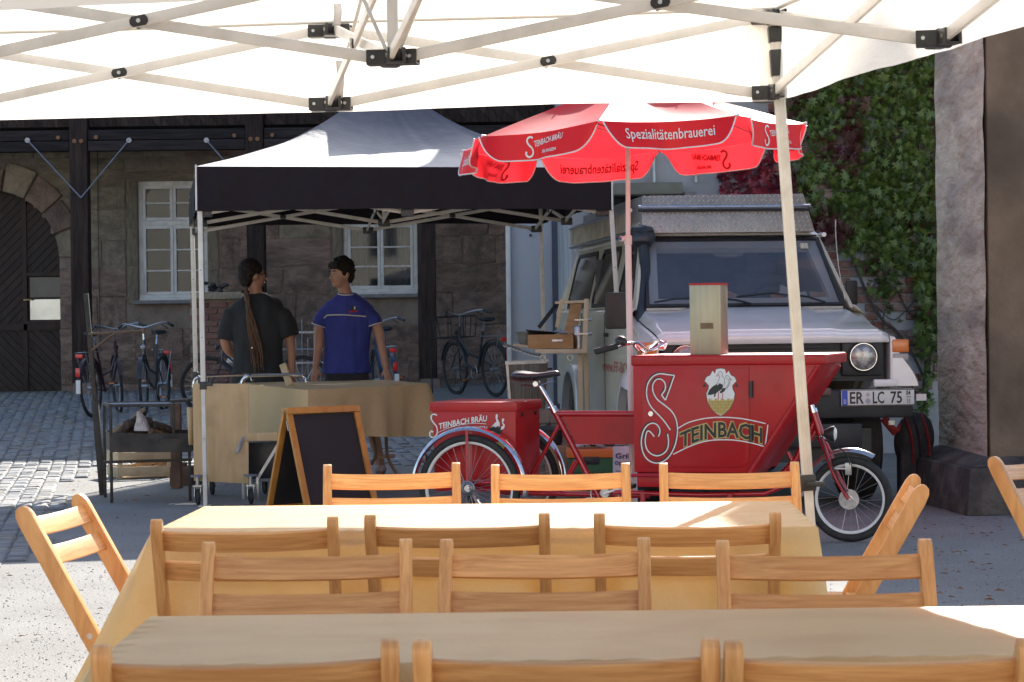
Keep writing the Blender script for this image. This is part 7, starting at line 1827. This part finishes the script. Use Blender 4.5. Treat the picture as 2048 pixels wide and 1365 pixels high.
# ================================================================== BICYCLES
def bike(label, loc, rz, lean=0.0, frame_c=(.02, .02, .022), basket=None, rack=True, r=.335, lights=True, steer=0.0, fcol2=None):
    """local: long axis y, front towards -y"""
    t = thing('bicycle', label, 'bicycle', loc, rz, 'bicycles parked at the sandstone wall')
    fm = mat('bike_frame_paint', frame_c, rough=.35, c2=fcol2 or tuple(c * 1.3 for c in frame_c), scale=6, coat=.4)
    L = Matrix.Rotation(lean, 4, 'Y')
    def T(x, y, z): return L @ V((x, y, z))
    fw, rw = T(0, -.53, r), T(0, .53, r); fr = []
    F_ = Matrix.Translation(T(0, -.40, 0)) @ Matrix.Rotation(steer, 4, 'Z') @ Matrix.Translation(-T(0, -.40, 0))
    def FT(x, y, z): return F_ @ T(x, y, z)
    fw = FT(0, -.53, r); axf = (F_.to_3x3() @ L.to_3x3()) @ V((1, 0, 0)); axr = L.to_3x3() @ V((1, 0, 0))
    for c_, ax in ((fw, axf), (rw, axr)):
        mb = MB(); mb.torus(c_, ax, r - .017, .018, 48, 8); w = mb.build('wheel', M['black_rubber'], t)
        mb = MB(); mb.torus(c_, ax, r - .040, .008, 48, 6); mb.build('rim', irn, w)
        mb = MB(); u = ax.cross(V((0, 0, 1))).normalized(); v_ = ax.cross(u)
        for k in range(24): a_ = k * math.pi / 12; mb.cyl(c_ + ax * (.03 if k % 2 else -.03), c_ + (u * math.cos(a_) + v_ * math.sin(a_)) * (r - .045), .0013, n=3)
        mb.cyl(c_ - ax * .05, c_ + ax * .05, .02, n=10); mb.build('spokes', M['steel'], w, smooth_a=0)
        mb = MB(); mb.torus(c_, ax, r + .025, .02, 30, 6, a0=R_(200) if c_ is fw else R_(185), a1=R_(345) if c_ is fw else R_(355), flat=(.25, 1.2)); mb.build('mudguard', fm, t)
    def tu(nm, pts, rr, m_=None, par=t): mb = MB(); mb.tube([V(p) for p in pts], rr, 8); return mb.build(nm, m_ or fm, par)
    bb = T(0, .08, .29); st = T(0, .27, .80); hd = T(0, -.36, .86); hb_ = T(0, -.385, .62)
    tu('frame_tube', [hb_, T(0, -.2, .38), bb], .017); tu('frame_tube', [T(0, -.375, .72), T(0, -.15, .52), T(0, .16, .46)], .014); tu('frame_tube', [bb, st], .015)
    tu('frame_tube', [bb, rw], .010); tu('frame_tube', [T(0, .22, .66), rw], .008); tu('head_tube', [hd, hb_], .020)
    for s in (-.05, .05): tu('fork', [hb_, FT(s, -.42, .5), FT(s, -.53, r)], .009)
    tu('seat_post', [st, T(0, .31, .92)], .012, M['chrome'])
    mb = MB(); rings = []
    for y, w, h in ((.20, .015, .02), (.26, .03, .025), (.35, .07, .035), (.42, .095, .04), (.46, .08, .03)): c_ = T(0, y, .95); rings.append([c_ + V((w * math.cos(q), 0, h * math.sin(q) * (.6 if math.sin(q) > 0 else 1))) for q in [2 * math.pi * j / 12 for j in range(12)]])
    mb.ring(rings); mb.build('saddle', M['black_plastic'], t, smooth_a=80)
    tu('stem', [hd, FT(0, -.34, 1.0)], .012, M['chrome'])
    hbp = [FT(x, y, z) for x, y, z in ((-.30, -.12, 1.02), (-.24, -.22, 1.05), (-.13, -.33, 1.03), (0, -.35, 1.0), (.13, -.33, 1.03), (.24, -.22, 1.05), (.30, -.12, 1.02))]
    tu('handlebar', spline(hbp, 4), .011, M['steel'])
    for s in (-1, 1): tu('grip', [FT(s * .255, -.19, 1.048), FT(s * .31, -.09, 1.01)], .017, M['black_plastic']); tu('brake_lever', [FT(s * .2, -.27, 1.03), FT(s * .27, -.24, .98)], .006, M['black_plastic'])
    for s, a_ in ((-1, .6), (1, .6 + math.pi)):
        e_ = bb + V((s * .09, .16 * math.cos(a_), .16 * math.sin(a_))); tu('crank', [bb + V((s * .07, 0, 0)), e_], .008, M['steel']); mb = MB(); mb.box(e_ + V((s * .05, 0, 0)), (.09, .07, .022)); pd = mb.build('pedal', M['black_plastic'], t)
        mb = MB(); mb.box(e_ + V((s * .05, -.037, 0)), (.06, .004, .014)); mb.box(e_ + V((s * .05, .037, 0)), (.06, .004, .014)); mb.build('reflector', amber, pd)
    mb = MB(); mb.torus(bb + V((.05, 0, 0)), (1, 0, 0), .08, .004, 24, 4); mb.build('chainring', M['steel'], t)
    mb = MB(); mb.lathe([(0, -.04), (.025, -.03), (.034, 0), (.033, .008)], Matrix.Translation(FT(0, -.44, .78)) @ Matrix.Rotation(R_(90), 4, 'X'), 16); h_ = mb.build('headlight', M['black_plastic'], t)
    mb = MB(); mb.lathe([(.033, .006), (.02, .016), (0, .019)], Matrix.Translation(FT(0, -.44, .78)) @ Matrix.Rotation(R_(90), 4, 'X'), 16); mb.build('lens', lens, h_)
    if rack:
        for s in (-.06, .06): tu('rack', [T(s, .30, .74), T(s, .78, .74), T(s * .6, .56, r)], .006, M['steel'])
        for y in (.45, .6, .75): tu('rack_bar', [T(-.06, y, .74), T(.06, y, .74)], .005, M['steel'])
    mb = MB(); mb.box(T(0, .82, .70), (.085, .03, .045)); mb.build('rear_light', mat('rear_light_red', (.75, .02, .02), rough=.25, c2=(.6, .01, .01), scale=5, coat=.5) if 'rear_light_red' not in bpy.data.materials else bpy.data.materials['rear_light_red'], t, bevel=.006)
    mb = MB(); mb.box(T(0, .905, .52), (.05, .012, .10)); mb.build('mudguard_reflector', bpy.data.materials['rear_light_red'], t, bevel=.004)
    mb = MB(); mb.box(T(0, .92, .36), (.05, .01, .15)); mb.build('mudguard_stripe', M['letter_white'], t)
    if basket:
        bk__ = MB()
        for z, s in ((.72, 1.0), (.98, 1.15)):
            bk__.tube([T(-.24 * s, -.85, z), T(.24 * s, -.85, z), T(.22 * s, -.42, z), T(-.22 * s, -.42, z)], .009, 6, True)
        for x in (-.24, -.08, .08, .24): bk__.cyl(T(x, -.85, .72), T(x * 1.15, -.85, .98), .007, n=6); bk__.cyl(T(x, -.42, .72), T(x * 1.15, -.42, .98), .007, n=6); bk__.cyl(T(x, -.85, .72), T(x, -.42, .72), .006, n=6)
        for y in (-.7, -.56): bk__.cyl(T(-.24, y, .72), T(-.27, y, .98), .006, n=6); bk__.cyl(T(.24, y, .72), T(.27, y, .98), .006, n=6)
        bk__.cyl(T(-.2, -.8, .72), T(-.2, -.8, .03), .01, n=6); bk__.cyl(T(.2, -.8, .72), T(.2, -.8, .03), .01, n=6)
        bk__.build('front_carrier', irn, t)
    return t
def gp(px, Y): x = P(px, 800, Y).x; return (x, Y, gz(x, Y))
bike('black bicycle with red rear light leaning at the wall left of the grill', gp(218, 26.4), R_(170), lean=.06, steer=.5, frame_c=(.035, .008, .01))
bike('dark city bicycle facing the camera with lit-looking round headlight and wide chrome handlebar', gp(308, 26.6), R_(-4), lean=-.03, steer=.1)
bike('grey bicycle half hidden behind the black tent legs', gp(512, 26.4), R_(-88), lean=.05, frame_c=(.03, .035, .045))
bike('blue bicycle behind the man in blue, two red rear lights showing', gp(774, 26.6), R_(192), lean=.08, frame_c=(.012, .03, .08))
bike('black carrier bicycle with large front rack near the grey panel', gp(952, 28.2), R_(208), lean=.04, basket=True)

# red-framed extra details: yellow-green tube lock on the blue bike
# ================================================================== STAIR PARAPET AND IRON RAILING
brk = mat('parapet_brick', (.16, .07, .05), rough=.95, c2=(.24, .13, .10), scale=3, bump=.15, rnd=.2, dirt=(.09, .06, .05), dscale=3, damt=.5)
SPY = 29.6
stp = thing('stair_parapet', 'sloping brick stair parapet with pale stone coping behind the dreadlocked man', 'parapet', (P(440, 800, SPY).x, SPY, gz(-4, SPY)))
X0, X1, X2 = P(396, 700, SPY).x, P(425, 700, SPY).x, P(505, 700, SPY).x; zt = P(440, 595, SPY).z; zg = gz(-3.8, SPY)
mb = MB(); mb.prism([(X0 - .1, zg), (X2, zg), (X2, zt - .02), (X1, zt - .02), (X0 - .1, zt - .02)], .34, Matrix.Translation((0, SPY + .01, 0))); mb.build('core', M['mortar'], stp, world=True)
o_ = MB(); o_.box((0, 0, 0), (.235, .05, .066)); o = o_.build('brick', brk, bevel=.006, seg=1); pbm = o.data; bpy.data.objects.remove(o)
IV = wm(stp).inverted()
z = zg + .05; r = 0
while z < zt - .05:
    x = X0 - .1 + (.12 if r % 2 else 0) + .12
    while x < X2 - .05:
        o = bpy.data.objects.new('brick', pbm); col.objects.link(o); o.parent = stp; o.location = IV @ V((x, SPY + rn.uniform(-.004, .004), z)); x += .247
    z += .08; r += 1
mb = MB(); mb.box(((X0 + X2) / 2, SPY + .12, zt + .02), (X2 - X0 + .14, .46, .09)); mb.build('coping', M['stone_y'], stp, world=True, bevel=.012)
mb = MB(); T = Matrix.Translation(P(463, 724, SPY - .03)) @ Matrix.Rotation(R_(90), 4, 'X'); mb.lathe([(.0, .0), (.055, .01), (.06, .04), (.03, .05), (0, .05)], T, 20); mb.build('round_lamp', M['steel'], stp, world=True)
mb = MB(); c_ = P(430, 573, SPY + .1)
for k in range(9): mb.ball(c_ + V((rn.uniform(-.13, .13), rn.uniform(-.05, .05), rn.uniform(-.06, .05))), (rn.uniform(.03, .06), .04, rn.uniform(.02, .04)), 8, 6)
o = mb.build('dark_bundle', M['black_plastic'], None); recentre(o); tag(o, 'dark bundle lying on the stone coping behind the tent leg', 'bundle')
rl = thing('iron_railing', 'low iron railing with pointed bars between the two men', 'railing', (P(610, 780, SPY).x, SPY, gz(-2.8, SPY)))
z1_, z2_ = P(610, 665, SPY).z, P(610, 726, SPY).z
for i, px in enumerate(range(580, 660, 12)):
    top = P(px, 645 if i % 2 == 0 else 683, SPY); mb = MB(); mb.cyl(V((top.x, SPY, gz(-2.8, SPY))), top, .008, n=6); mb.cyl(top, top + V((0, 0, .05)), .012, .001, n=6); mb.build('pointed_bar', rodm, rl, world=True)
for z in (z1_, z2_): mb = MB(); mb.bar((P(570, 700, SPY).x, SPY - .012, z), (P(668, 700, SPY).x, SPY - .012, z), .008, .025); mb.build('cross_bar', rodm, rl, world=True)

# ================================================================== SHELF WITH TOOLS AT THE VAN
HY = 16.9
pw_ = mat('light_batten', (.52, .40, .26), rough=.7, c2=(.60, .48, .33), scale=3, stretch=(5, 5, 1), dirt=(.4, .28, .16), dscale=8, damt=.3)
ow_ = mat('oiled_crate_wood', (.34, .17, .06), rough=.6, c2=(.44, .24, .10), scale=3, stretch=(1, 6, 6), dirt=(.2, .1, .04), dscale=7, damt=.4)
shf = thing('batten_shelf', 'light batten shelf frame holding grill tools beside the white van', 'shelf', (P(1130, 1000, HY).x, HY, 0))
def bb_(x0, y0, x1, y1, w=.04, h=.03, dy=0, nm='batten', m_=None, par=shf): mb = MB(); mb.bar(P(x0, y0, HY + dy), P(x1, y1, HY + dy), w, h, (0, 1, 0)); return mb.build(nm, m_ or pw_, par, world=True, bevel=.003)
bb_(1070, 702, 1172, 702, .028, .30, .12, 'shelf_board'); bb_(1173, 598, 1169, 706, .035, .03); bb_(1124, 598, 1114, 655, .03, .03, .2); bb_(1026, 690, 1060, 694, .02, .2, .2); bb_(1110, 606, 1175, 603, .02, .02, .2)
bb_(1160, 706, 1165, 960, .035, .03, .1, 'leg'); bb_(1172, 706, 1178, 960, .035, .03, .35, 'leg')
bb_(1080, 706, 1165, 706, .012, .34, .16, 'wire_tray', M['steel'])
for px in (1086, 1140): mb = MB(); mb.torus(P(px, 716, HY), (0, 1, 0), .02, .004, 18, 6); mb.build('hook', M['steel'], shf, world=True)
for py in (640, 668): mb = MB(); a = P(1176, py, HY - .02); mb.cyl(a, a + V((.03, 0, 0)), .012, n=8); mb.bar(a + V((-.1, 0, 0)), a, .01, .01); mb.build('clamp', M['steel'], shf, world=True)
crt = thing('tool_crate', 'shallow brown wooden crate with grill tools on the batten shelf', 'crate', (P(1102, 697, HY).x, HY + .1, P(1102, 697, HY).z))
a, b = P(1056, 670, HY), P(1147, 697, HY); zc = P(1102, 699.5, HY + .1).z
for y in (HY, HY + .24): mb = MB(); mb.box(((a.x + b.x) / 2, y, (a.z + b.z) / 2), (b.x - a.x, .014, a.z - b.z)); mb.build('side_board', ow_, crt, world=True, bevel=.002)
for x in (a.x + .007, b.x - .007): mb = MB(); mb.box((x, HY + .12, (a.z + b.z) / 2), (.014, .226, a.z - b.z)); mb.build('end_board', ow_, crt, world=True, bevel=.002)
mb = MB(); mb.box(((a.x + b.x) / 2, HY + .12, b.z + .006), (b.x - a.x - .03, .225, .01)); mb.build('bottom', ow_, crt, world=True)
mb = MB(); a_ = P(1115, 682, HY - .009); mb.box(a_, (.08, .006, .022)); mb.build('handle_slot', M['steel'], crt, world=True, bevel=.004)
def single(mb, nm, m_, label, cat, bevel=0, **k): o = mb.build(nm, m_, None, bevel=bevel, **k); recentre(o); return tag(o, label, cat)
mb = MB(); T = Matrix.Translation(P(1082, 666, HY + .12)) @ Matrix.Rotation(.10, 4, 'Y'); mb.lathe([(0, -.02), (.06, -.02), (.115, .01), (.12, .014), (.112, .014), (.06, -.014), (0, -.014)], T, 28); single(mb, 'iron_pan', irn, 'flat black pan lying over the tool crate', 'pan')
mb = MB(); mb.bar(P(1078, 655, HY + .1), P(1116, 606, HY + .25), .03, .012, (0, 1, 0)); single(mb, 'black_bar', irn, 'black flat bar leaning up from the tool crate', 'bar')
mb = MB(); mb.add([P(1143, 602, HY + .22), P(1165, 604, HY + .22), P(1152, 668, HY + .10), P(1128, 668, HY + .10)], [(0, 1, 2, 3)]); single(mb, 'leaning_board', ow_, 'honey-brown board leaning upright behind the tool crate', 'board', thick=.012, smooth_a=0)
mb = MB(); mb.lathe([(.02, 0), (.045, .0), (.045, .16), (.04, .17), (.04, .02), (.02, .02)], Matrix.Translation(P(1158, 698, HY + .12)), 20); single(mb, 'tin_can', M['steel'], 'small steel tin beside the tool crate', 'tin')
mb = MB(); T = Matrix.Translation(P(1054, 690, HY + .3)); mb.lathe([(0, 0), (.05, 0), (.085, .10), (.09, .10), (.055, .0)], T, 20); single(mb, 'metal_bowl', M['steel'], 'small grey metal bowl at the left of the tool crate', 'bowl')
for k in range(5):
    mb = MB(); a = P(1100 + 9 * k, 668 + rn.uniform(-2, 2), HY + .1); mb.tube([a, a + V((.05, .02, .02)), a + V((.09, .02, .0))], .010, 8); single(mb, 'grill_tool', M['steel'], 'short steel grill tool sticking out of the tool crate', 'tool')['group'] = 'grill tools in the crate'
mb = MB()
cpts = spline([P(1008, 690, HY), P(1030, 697, HY), P(1060, 708, HY), P(1082, 712, HY)], 8)
ch = thing('hanging_chain', 'steel chain stretched left from the batten shelf', 'chain', tuple(P(1045, 702, HY)))
for i, p in enumerate(cpts[:-1]):
    d = (cpts[i + 1] - p); mb = MB(); mb.torus(p, V((0, 1, .2)) if i % 2 else V((0, .2, 1)), .012, .003, 12, 5); mb.build('link', M['steel'], ch, world=True)

# wooden bin with steel rim
NY_ = 18.2
bn = thing('wooden_bin', 'tapered wooden bin with steel rim behind the trike saddle', 'bin', (P(1060, 850, NY_).x, NY_, 0))
a, b, c, d = P(1014, 727, NY_), P(1094, 724, NY_), P(1080, 850, NY_), P(1030, 852, NY_)
dp = V((0, .38, 0)); c.z = d.z = .02; 
grw = mat('weathered_boards', (.16, .12, .09), rough=.9, c2=(.25, .20, .16), scale=3, stretch=(7, 7, 1), bump=.1, rnd=.2)
for k in range(5):
    t0_, t1_ = k / 5 + .01, (k + 1) / 5 - .01
    for off in (V((0, 0, 0)), dp): mb = MB(); mb.add([a.lerp(b, t0_) + off, a.lerp(b, t1_) + off, d.lerp(c, t1_) + off, d.lerp(c, t0_) + off], [(0, 1, 2, 3)]); mb.build('side_board', grw, bn, world=True, thick=.014, smooth_a=0)
for p, q_ in ((a, d), (b, c)): mb = MB(); mb.add([p, p + dp, q_ + dp, q_], [(0, 1, 2, 3)]); mb.build('end_panel', grw, bn, world=True, thick=.014, smooth_a=0)
mb = MB(); 
for p, q_ in ((a, b), (b, b + dp), (b + dp, a + dp), (a + dp, a)): mb.bar(p, q_, .03, .022)
mb.build('rim', M['steel'], bn, world=True); mb = MB(); mb.bar(a + V((-.0, -.012, 0)), d + V((0, -.012, 0)), .02, .012, (0, 1, 0)); mb.build('corner_strip', M['steel'], bn, world=True)

# things stacked on the ground behind the trike
KY = 15.6
def bx_(nm, x0, y0, x1, y1, Y, dpth, m_, label, cat, bev=.006):
    a, b = P(x0, y0, Y), P(x1, y1, Y); z0_ = max(0.0, b.z); mb = MB(); mb.box(((a.x + b.x) / 2, Y + dpth / 2, (a.z + z0_) / 2), (b.x - a.x, dpth, a.z - z0_)); return single(mb, nm, m_, label, cat, bev)
ky = 16.2
t = thing('old_wooden_crate', 'old dark board crate stacked behind the trike seat tube', 'crate', (P(1105, 900, ky).x, ky, 0))
for i, (y0, y1) in enumerate(((822, 846), (850, 872), (876, 900), (904, 930))):
    a, b = P(1065, y0, ky), P(1145, y1, ky); mb = MB(); mb.box(((a.x + b.x) / 2, ky, (a.z + b.z) / 2), (b.x - a.x, .016, a.z - b.z)); mb.build('board', grw, t, world=True, bevel=.003)
    mb = MB(); mb.box(((a.x + b.x) / 2, ky + .34, (a.z + b.z) / 2), (b.x - a.x, .016, a.z - b.z)); mb.build('board', grw, t, world=True, bevel=.003)
a, b = P(1065, 822, ky), P(1145, 1000, ky); mb = MB(); mb.box(((a.x + b.x) / 2, ky + .17, a.z / 2 - .01), (b.x - a.x - .02, .32, a.z - .03)); mb.build('core', grw, t, world=True)
mb = MB(); p = P(1097, 890, 15.4); p.z = max(p.z, 0); mb.lathe([(0, 0), (.08, .0), (.095, .03), (.095, .11), (.105, .115), (.06, .135), (.015, .14), (.015, .16), (0, .16)], Matrix.Translation(P(1097, 893, 15.5)), 24); o = single(mb, 'iron_pot', irn, 'round black iron pot with lid behind the trike stays', 'pot')
bx_('cardboard_box', 1092, 892, 1135, 950, 15.4, .25, mat('brown_cardboard', (.25, .15, .08), rough=.9, c2=(.3, .19, .11), scale=5), 'brown box under the black iron pot', 'box')
gc = thing('green_crate', 'green bottle crate with orange rim behind the red frame', 'crate', (P(1182, 960, 15.0).x, 15.1, 0))
a, b = P(1137, 905, 15.0), P(1228, 975, 15.0); grn = mat('green_plastic', (.015, .09, .03), rough=.4, c2=(.02, .11, .04), scale=5); orp = mat('orange_plastic', (.62, .14, .02), rough=.4, c2=(.66, .17, .03), scale=5)
w, h = b.x - a.x, a.z
mb = MB(); mb.box(((a.x + b.x) / 2, 15.15, h / 2 - .02), (w, .3, h - .04)); mb.build('body', grn, gc, world=True, bevel=.008)
mb = MB(); mb.box(((a.x + b.x) / 2, 15.15, h - .01), (w + .02, .32, .055)); mb.build('rim', orp, gc, world=True, bevel=.006)
mb = MB(); mb.box(((a.x + b.x) / 2 + .0, 14.995, h - .055), (.11, .02, .05)); mb.build('hand_hole', M['black_plastic'], gc, world=True, bevel=.008)
mb = MB(); 
for k in range(9): mb.box((a.x + w * (k + .5) / 9, 14.992, h * .42), (.012, .02, h * .55))
mb.build('ribs', grn, gc, world=True, kind='stuff')
mb = MB(); mb.grid(lambda u, v: V((a.x + w * (.05 + .8 * u), 15.05 + .2 * v, h + .02 + .03 * noise.noise(V((u * 6, v * 6, 1))) + .03 * math.sin(math.pi * u))), 16, 8); single(mb, 'plastic_sheet', mat('clear_crumpled_film', (.5, .5, .52), rough=.15, c2=(.6, .6, .62), scale=9, trans=.3), 'crumpled clear plastic sheet on the green crate', 'plastic sheet', smooth_a=20)
# charcoal bag
GB = 14.35
gb = thing('charcoal_bag', 'white paper charcoal bag printed Grill pro beside the big red box', 'bag', (P(1248, 990, GB).x, GB, 0))
a, b = P(1226, 893, GB), P(1275, 1008, GB); bw = b.x - a.x
def bagp(u, v): bul = math.sin(math.pi * min(1, max(0, u))) * math.sin(math.pi * min(.97, v * .95 + .03)); return V((a.x + bw * u, GB - .05 * bul - .003 * noise.noise(V((u * 8, v * 8, 3))), a.z * (1 - v)))
mb = MB(); mb.grid(bagp, 14, 20); mb.grid(lambda u, v: bagp(1 - u, v) + V((0, .10 * (1 - (1 - v) ** 4) + (GB - bagp(1 - u, v).y) * 2 + .004, 0)), 14, 20); mb.build('sack', mat('white_paper_sack', (.66, .66, .68), rough=.6, c2=(.72, .72, .73), scale=6, bump=.1), gb, world=True)
def bl_(px, py, off=.006): u, v = (P(px, py, GB).x - a.x) / bw, 1 - max(0, P(px, py, GB).z) / a.z; q_ = bagp(u, v); q_.y -= off; return q_
for txt, x0, y0, h_, m_, wpx in (('Grill', 1230, 917, 13, mat('print_navy', (.01, .015, .08), c2=(.02, .02, .1)), 32), ('pro', 1237, 929, 11, mat('print_red', (.45, .03, .03), c2=(.5, .1, .03)), 24), ('Holzkohle', 1231, 944, 5, bpy.data.materials['print_navy'] if 'print_navy' in bpy.data.materials else M['ink'], 32)):
    vs, fs, w_ = letters(txt, 1.0, 1, 0, .02); mb = MB(); mb.add([bl_(x0 + v.x / w_ * wpx, y0 - v.y / .7 * h_ * .8) for v in vs], fs); mb.build('print', m_, gb, world=True, smooth_a=0)
mb = MB(); mb.torus(bl_(1233, 926, .008), (0, 1, 0), .009, .004, 16, 4, flat=(1, .2)); mb.build('print_ring', mat('print_blue', (.03, .2, .5), c2=(.04, .25, .55)), gb, world=True)

# backpack beside the plinth
bpY = 15.9
bp = thing('backpack', 'dark grey and red backpack on the ground between van and pillar', 'backpack', (P(1815, 1000, bpY).x, bpY, 0))
c_ = P(1828, 866, bpY)
grey = mat('backpack_grey', (.03, .03, .035), rough=.8, c2=(.06, .055, .06), scale=9, bump=.2, bscale=12); redn = mat('backpack_red', (.28, .02, .02), rough=.7, c2=(.34, .04, .03), scale=9, bump=.1)
mb = MB(); mb.ball((0, 0, 0), (1, 1, 1), 20, 14, Matrix.Translation((c_.x, bpY, c_.z * .98 - .04)) @ Matrix.Rotation(.15, 4, 'Y') @ Matrix.Diagonal((.14, .12, .20, 1))); mb.box((c_.x, bpY, (c_.z - .1) / 2), (.22, .18, max(.05, c_.z - .1)))
b_o = remeshed(mb, 'bag_body', grey, bp, .014, 4)
for dx, m_ in ((-.055, redn), (.0, grey), (.06, redn)): mb = MB(); mb.tube(spline([V((c_.x + dx - .02, bpY - .04, c_.z + .13)), V((c_.x + dx, bpY - .12, c_.z + .04)), V((c_.x + dx + .02, bpY - .13, c_.z - .08)), V((c_.x + dx + .03, bpY - .10, c_.z - .2))], 5), .016, 8, flat=(.4, 1)); mb.build('strap', m_, bp, world=True)
mb = MB(); mb.tube(spline([P(1770, 828, bpY - .15), P(1778, 850, bpY - .16), P(1795, 862, bpY - .16), P(1800, 850, bpY - .1)], 5), .022, 8, flat=(.5, 1)); mb.tube([P(1765, 838, bpY - .15), P(1790, 868, bpY - .15)], .02, 8); mb.build('hip_belt', redn, bp, world=True)
mb = MB(); mb.box(P(1783, 846, bpY - .18), (.04, .01, .03)); mb.build('buckle', M['steel'], bp, world=True)
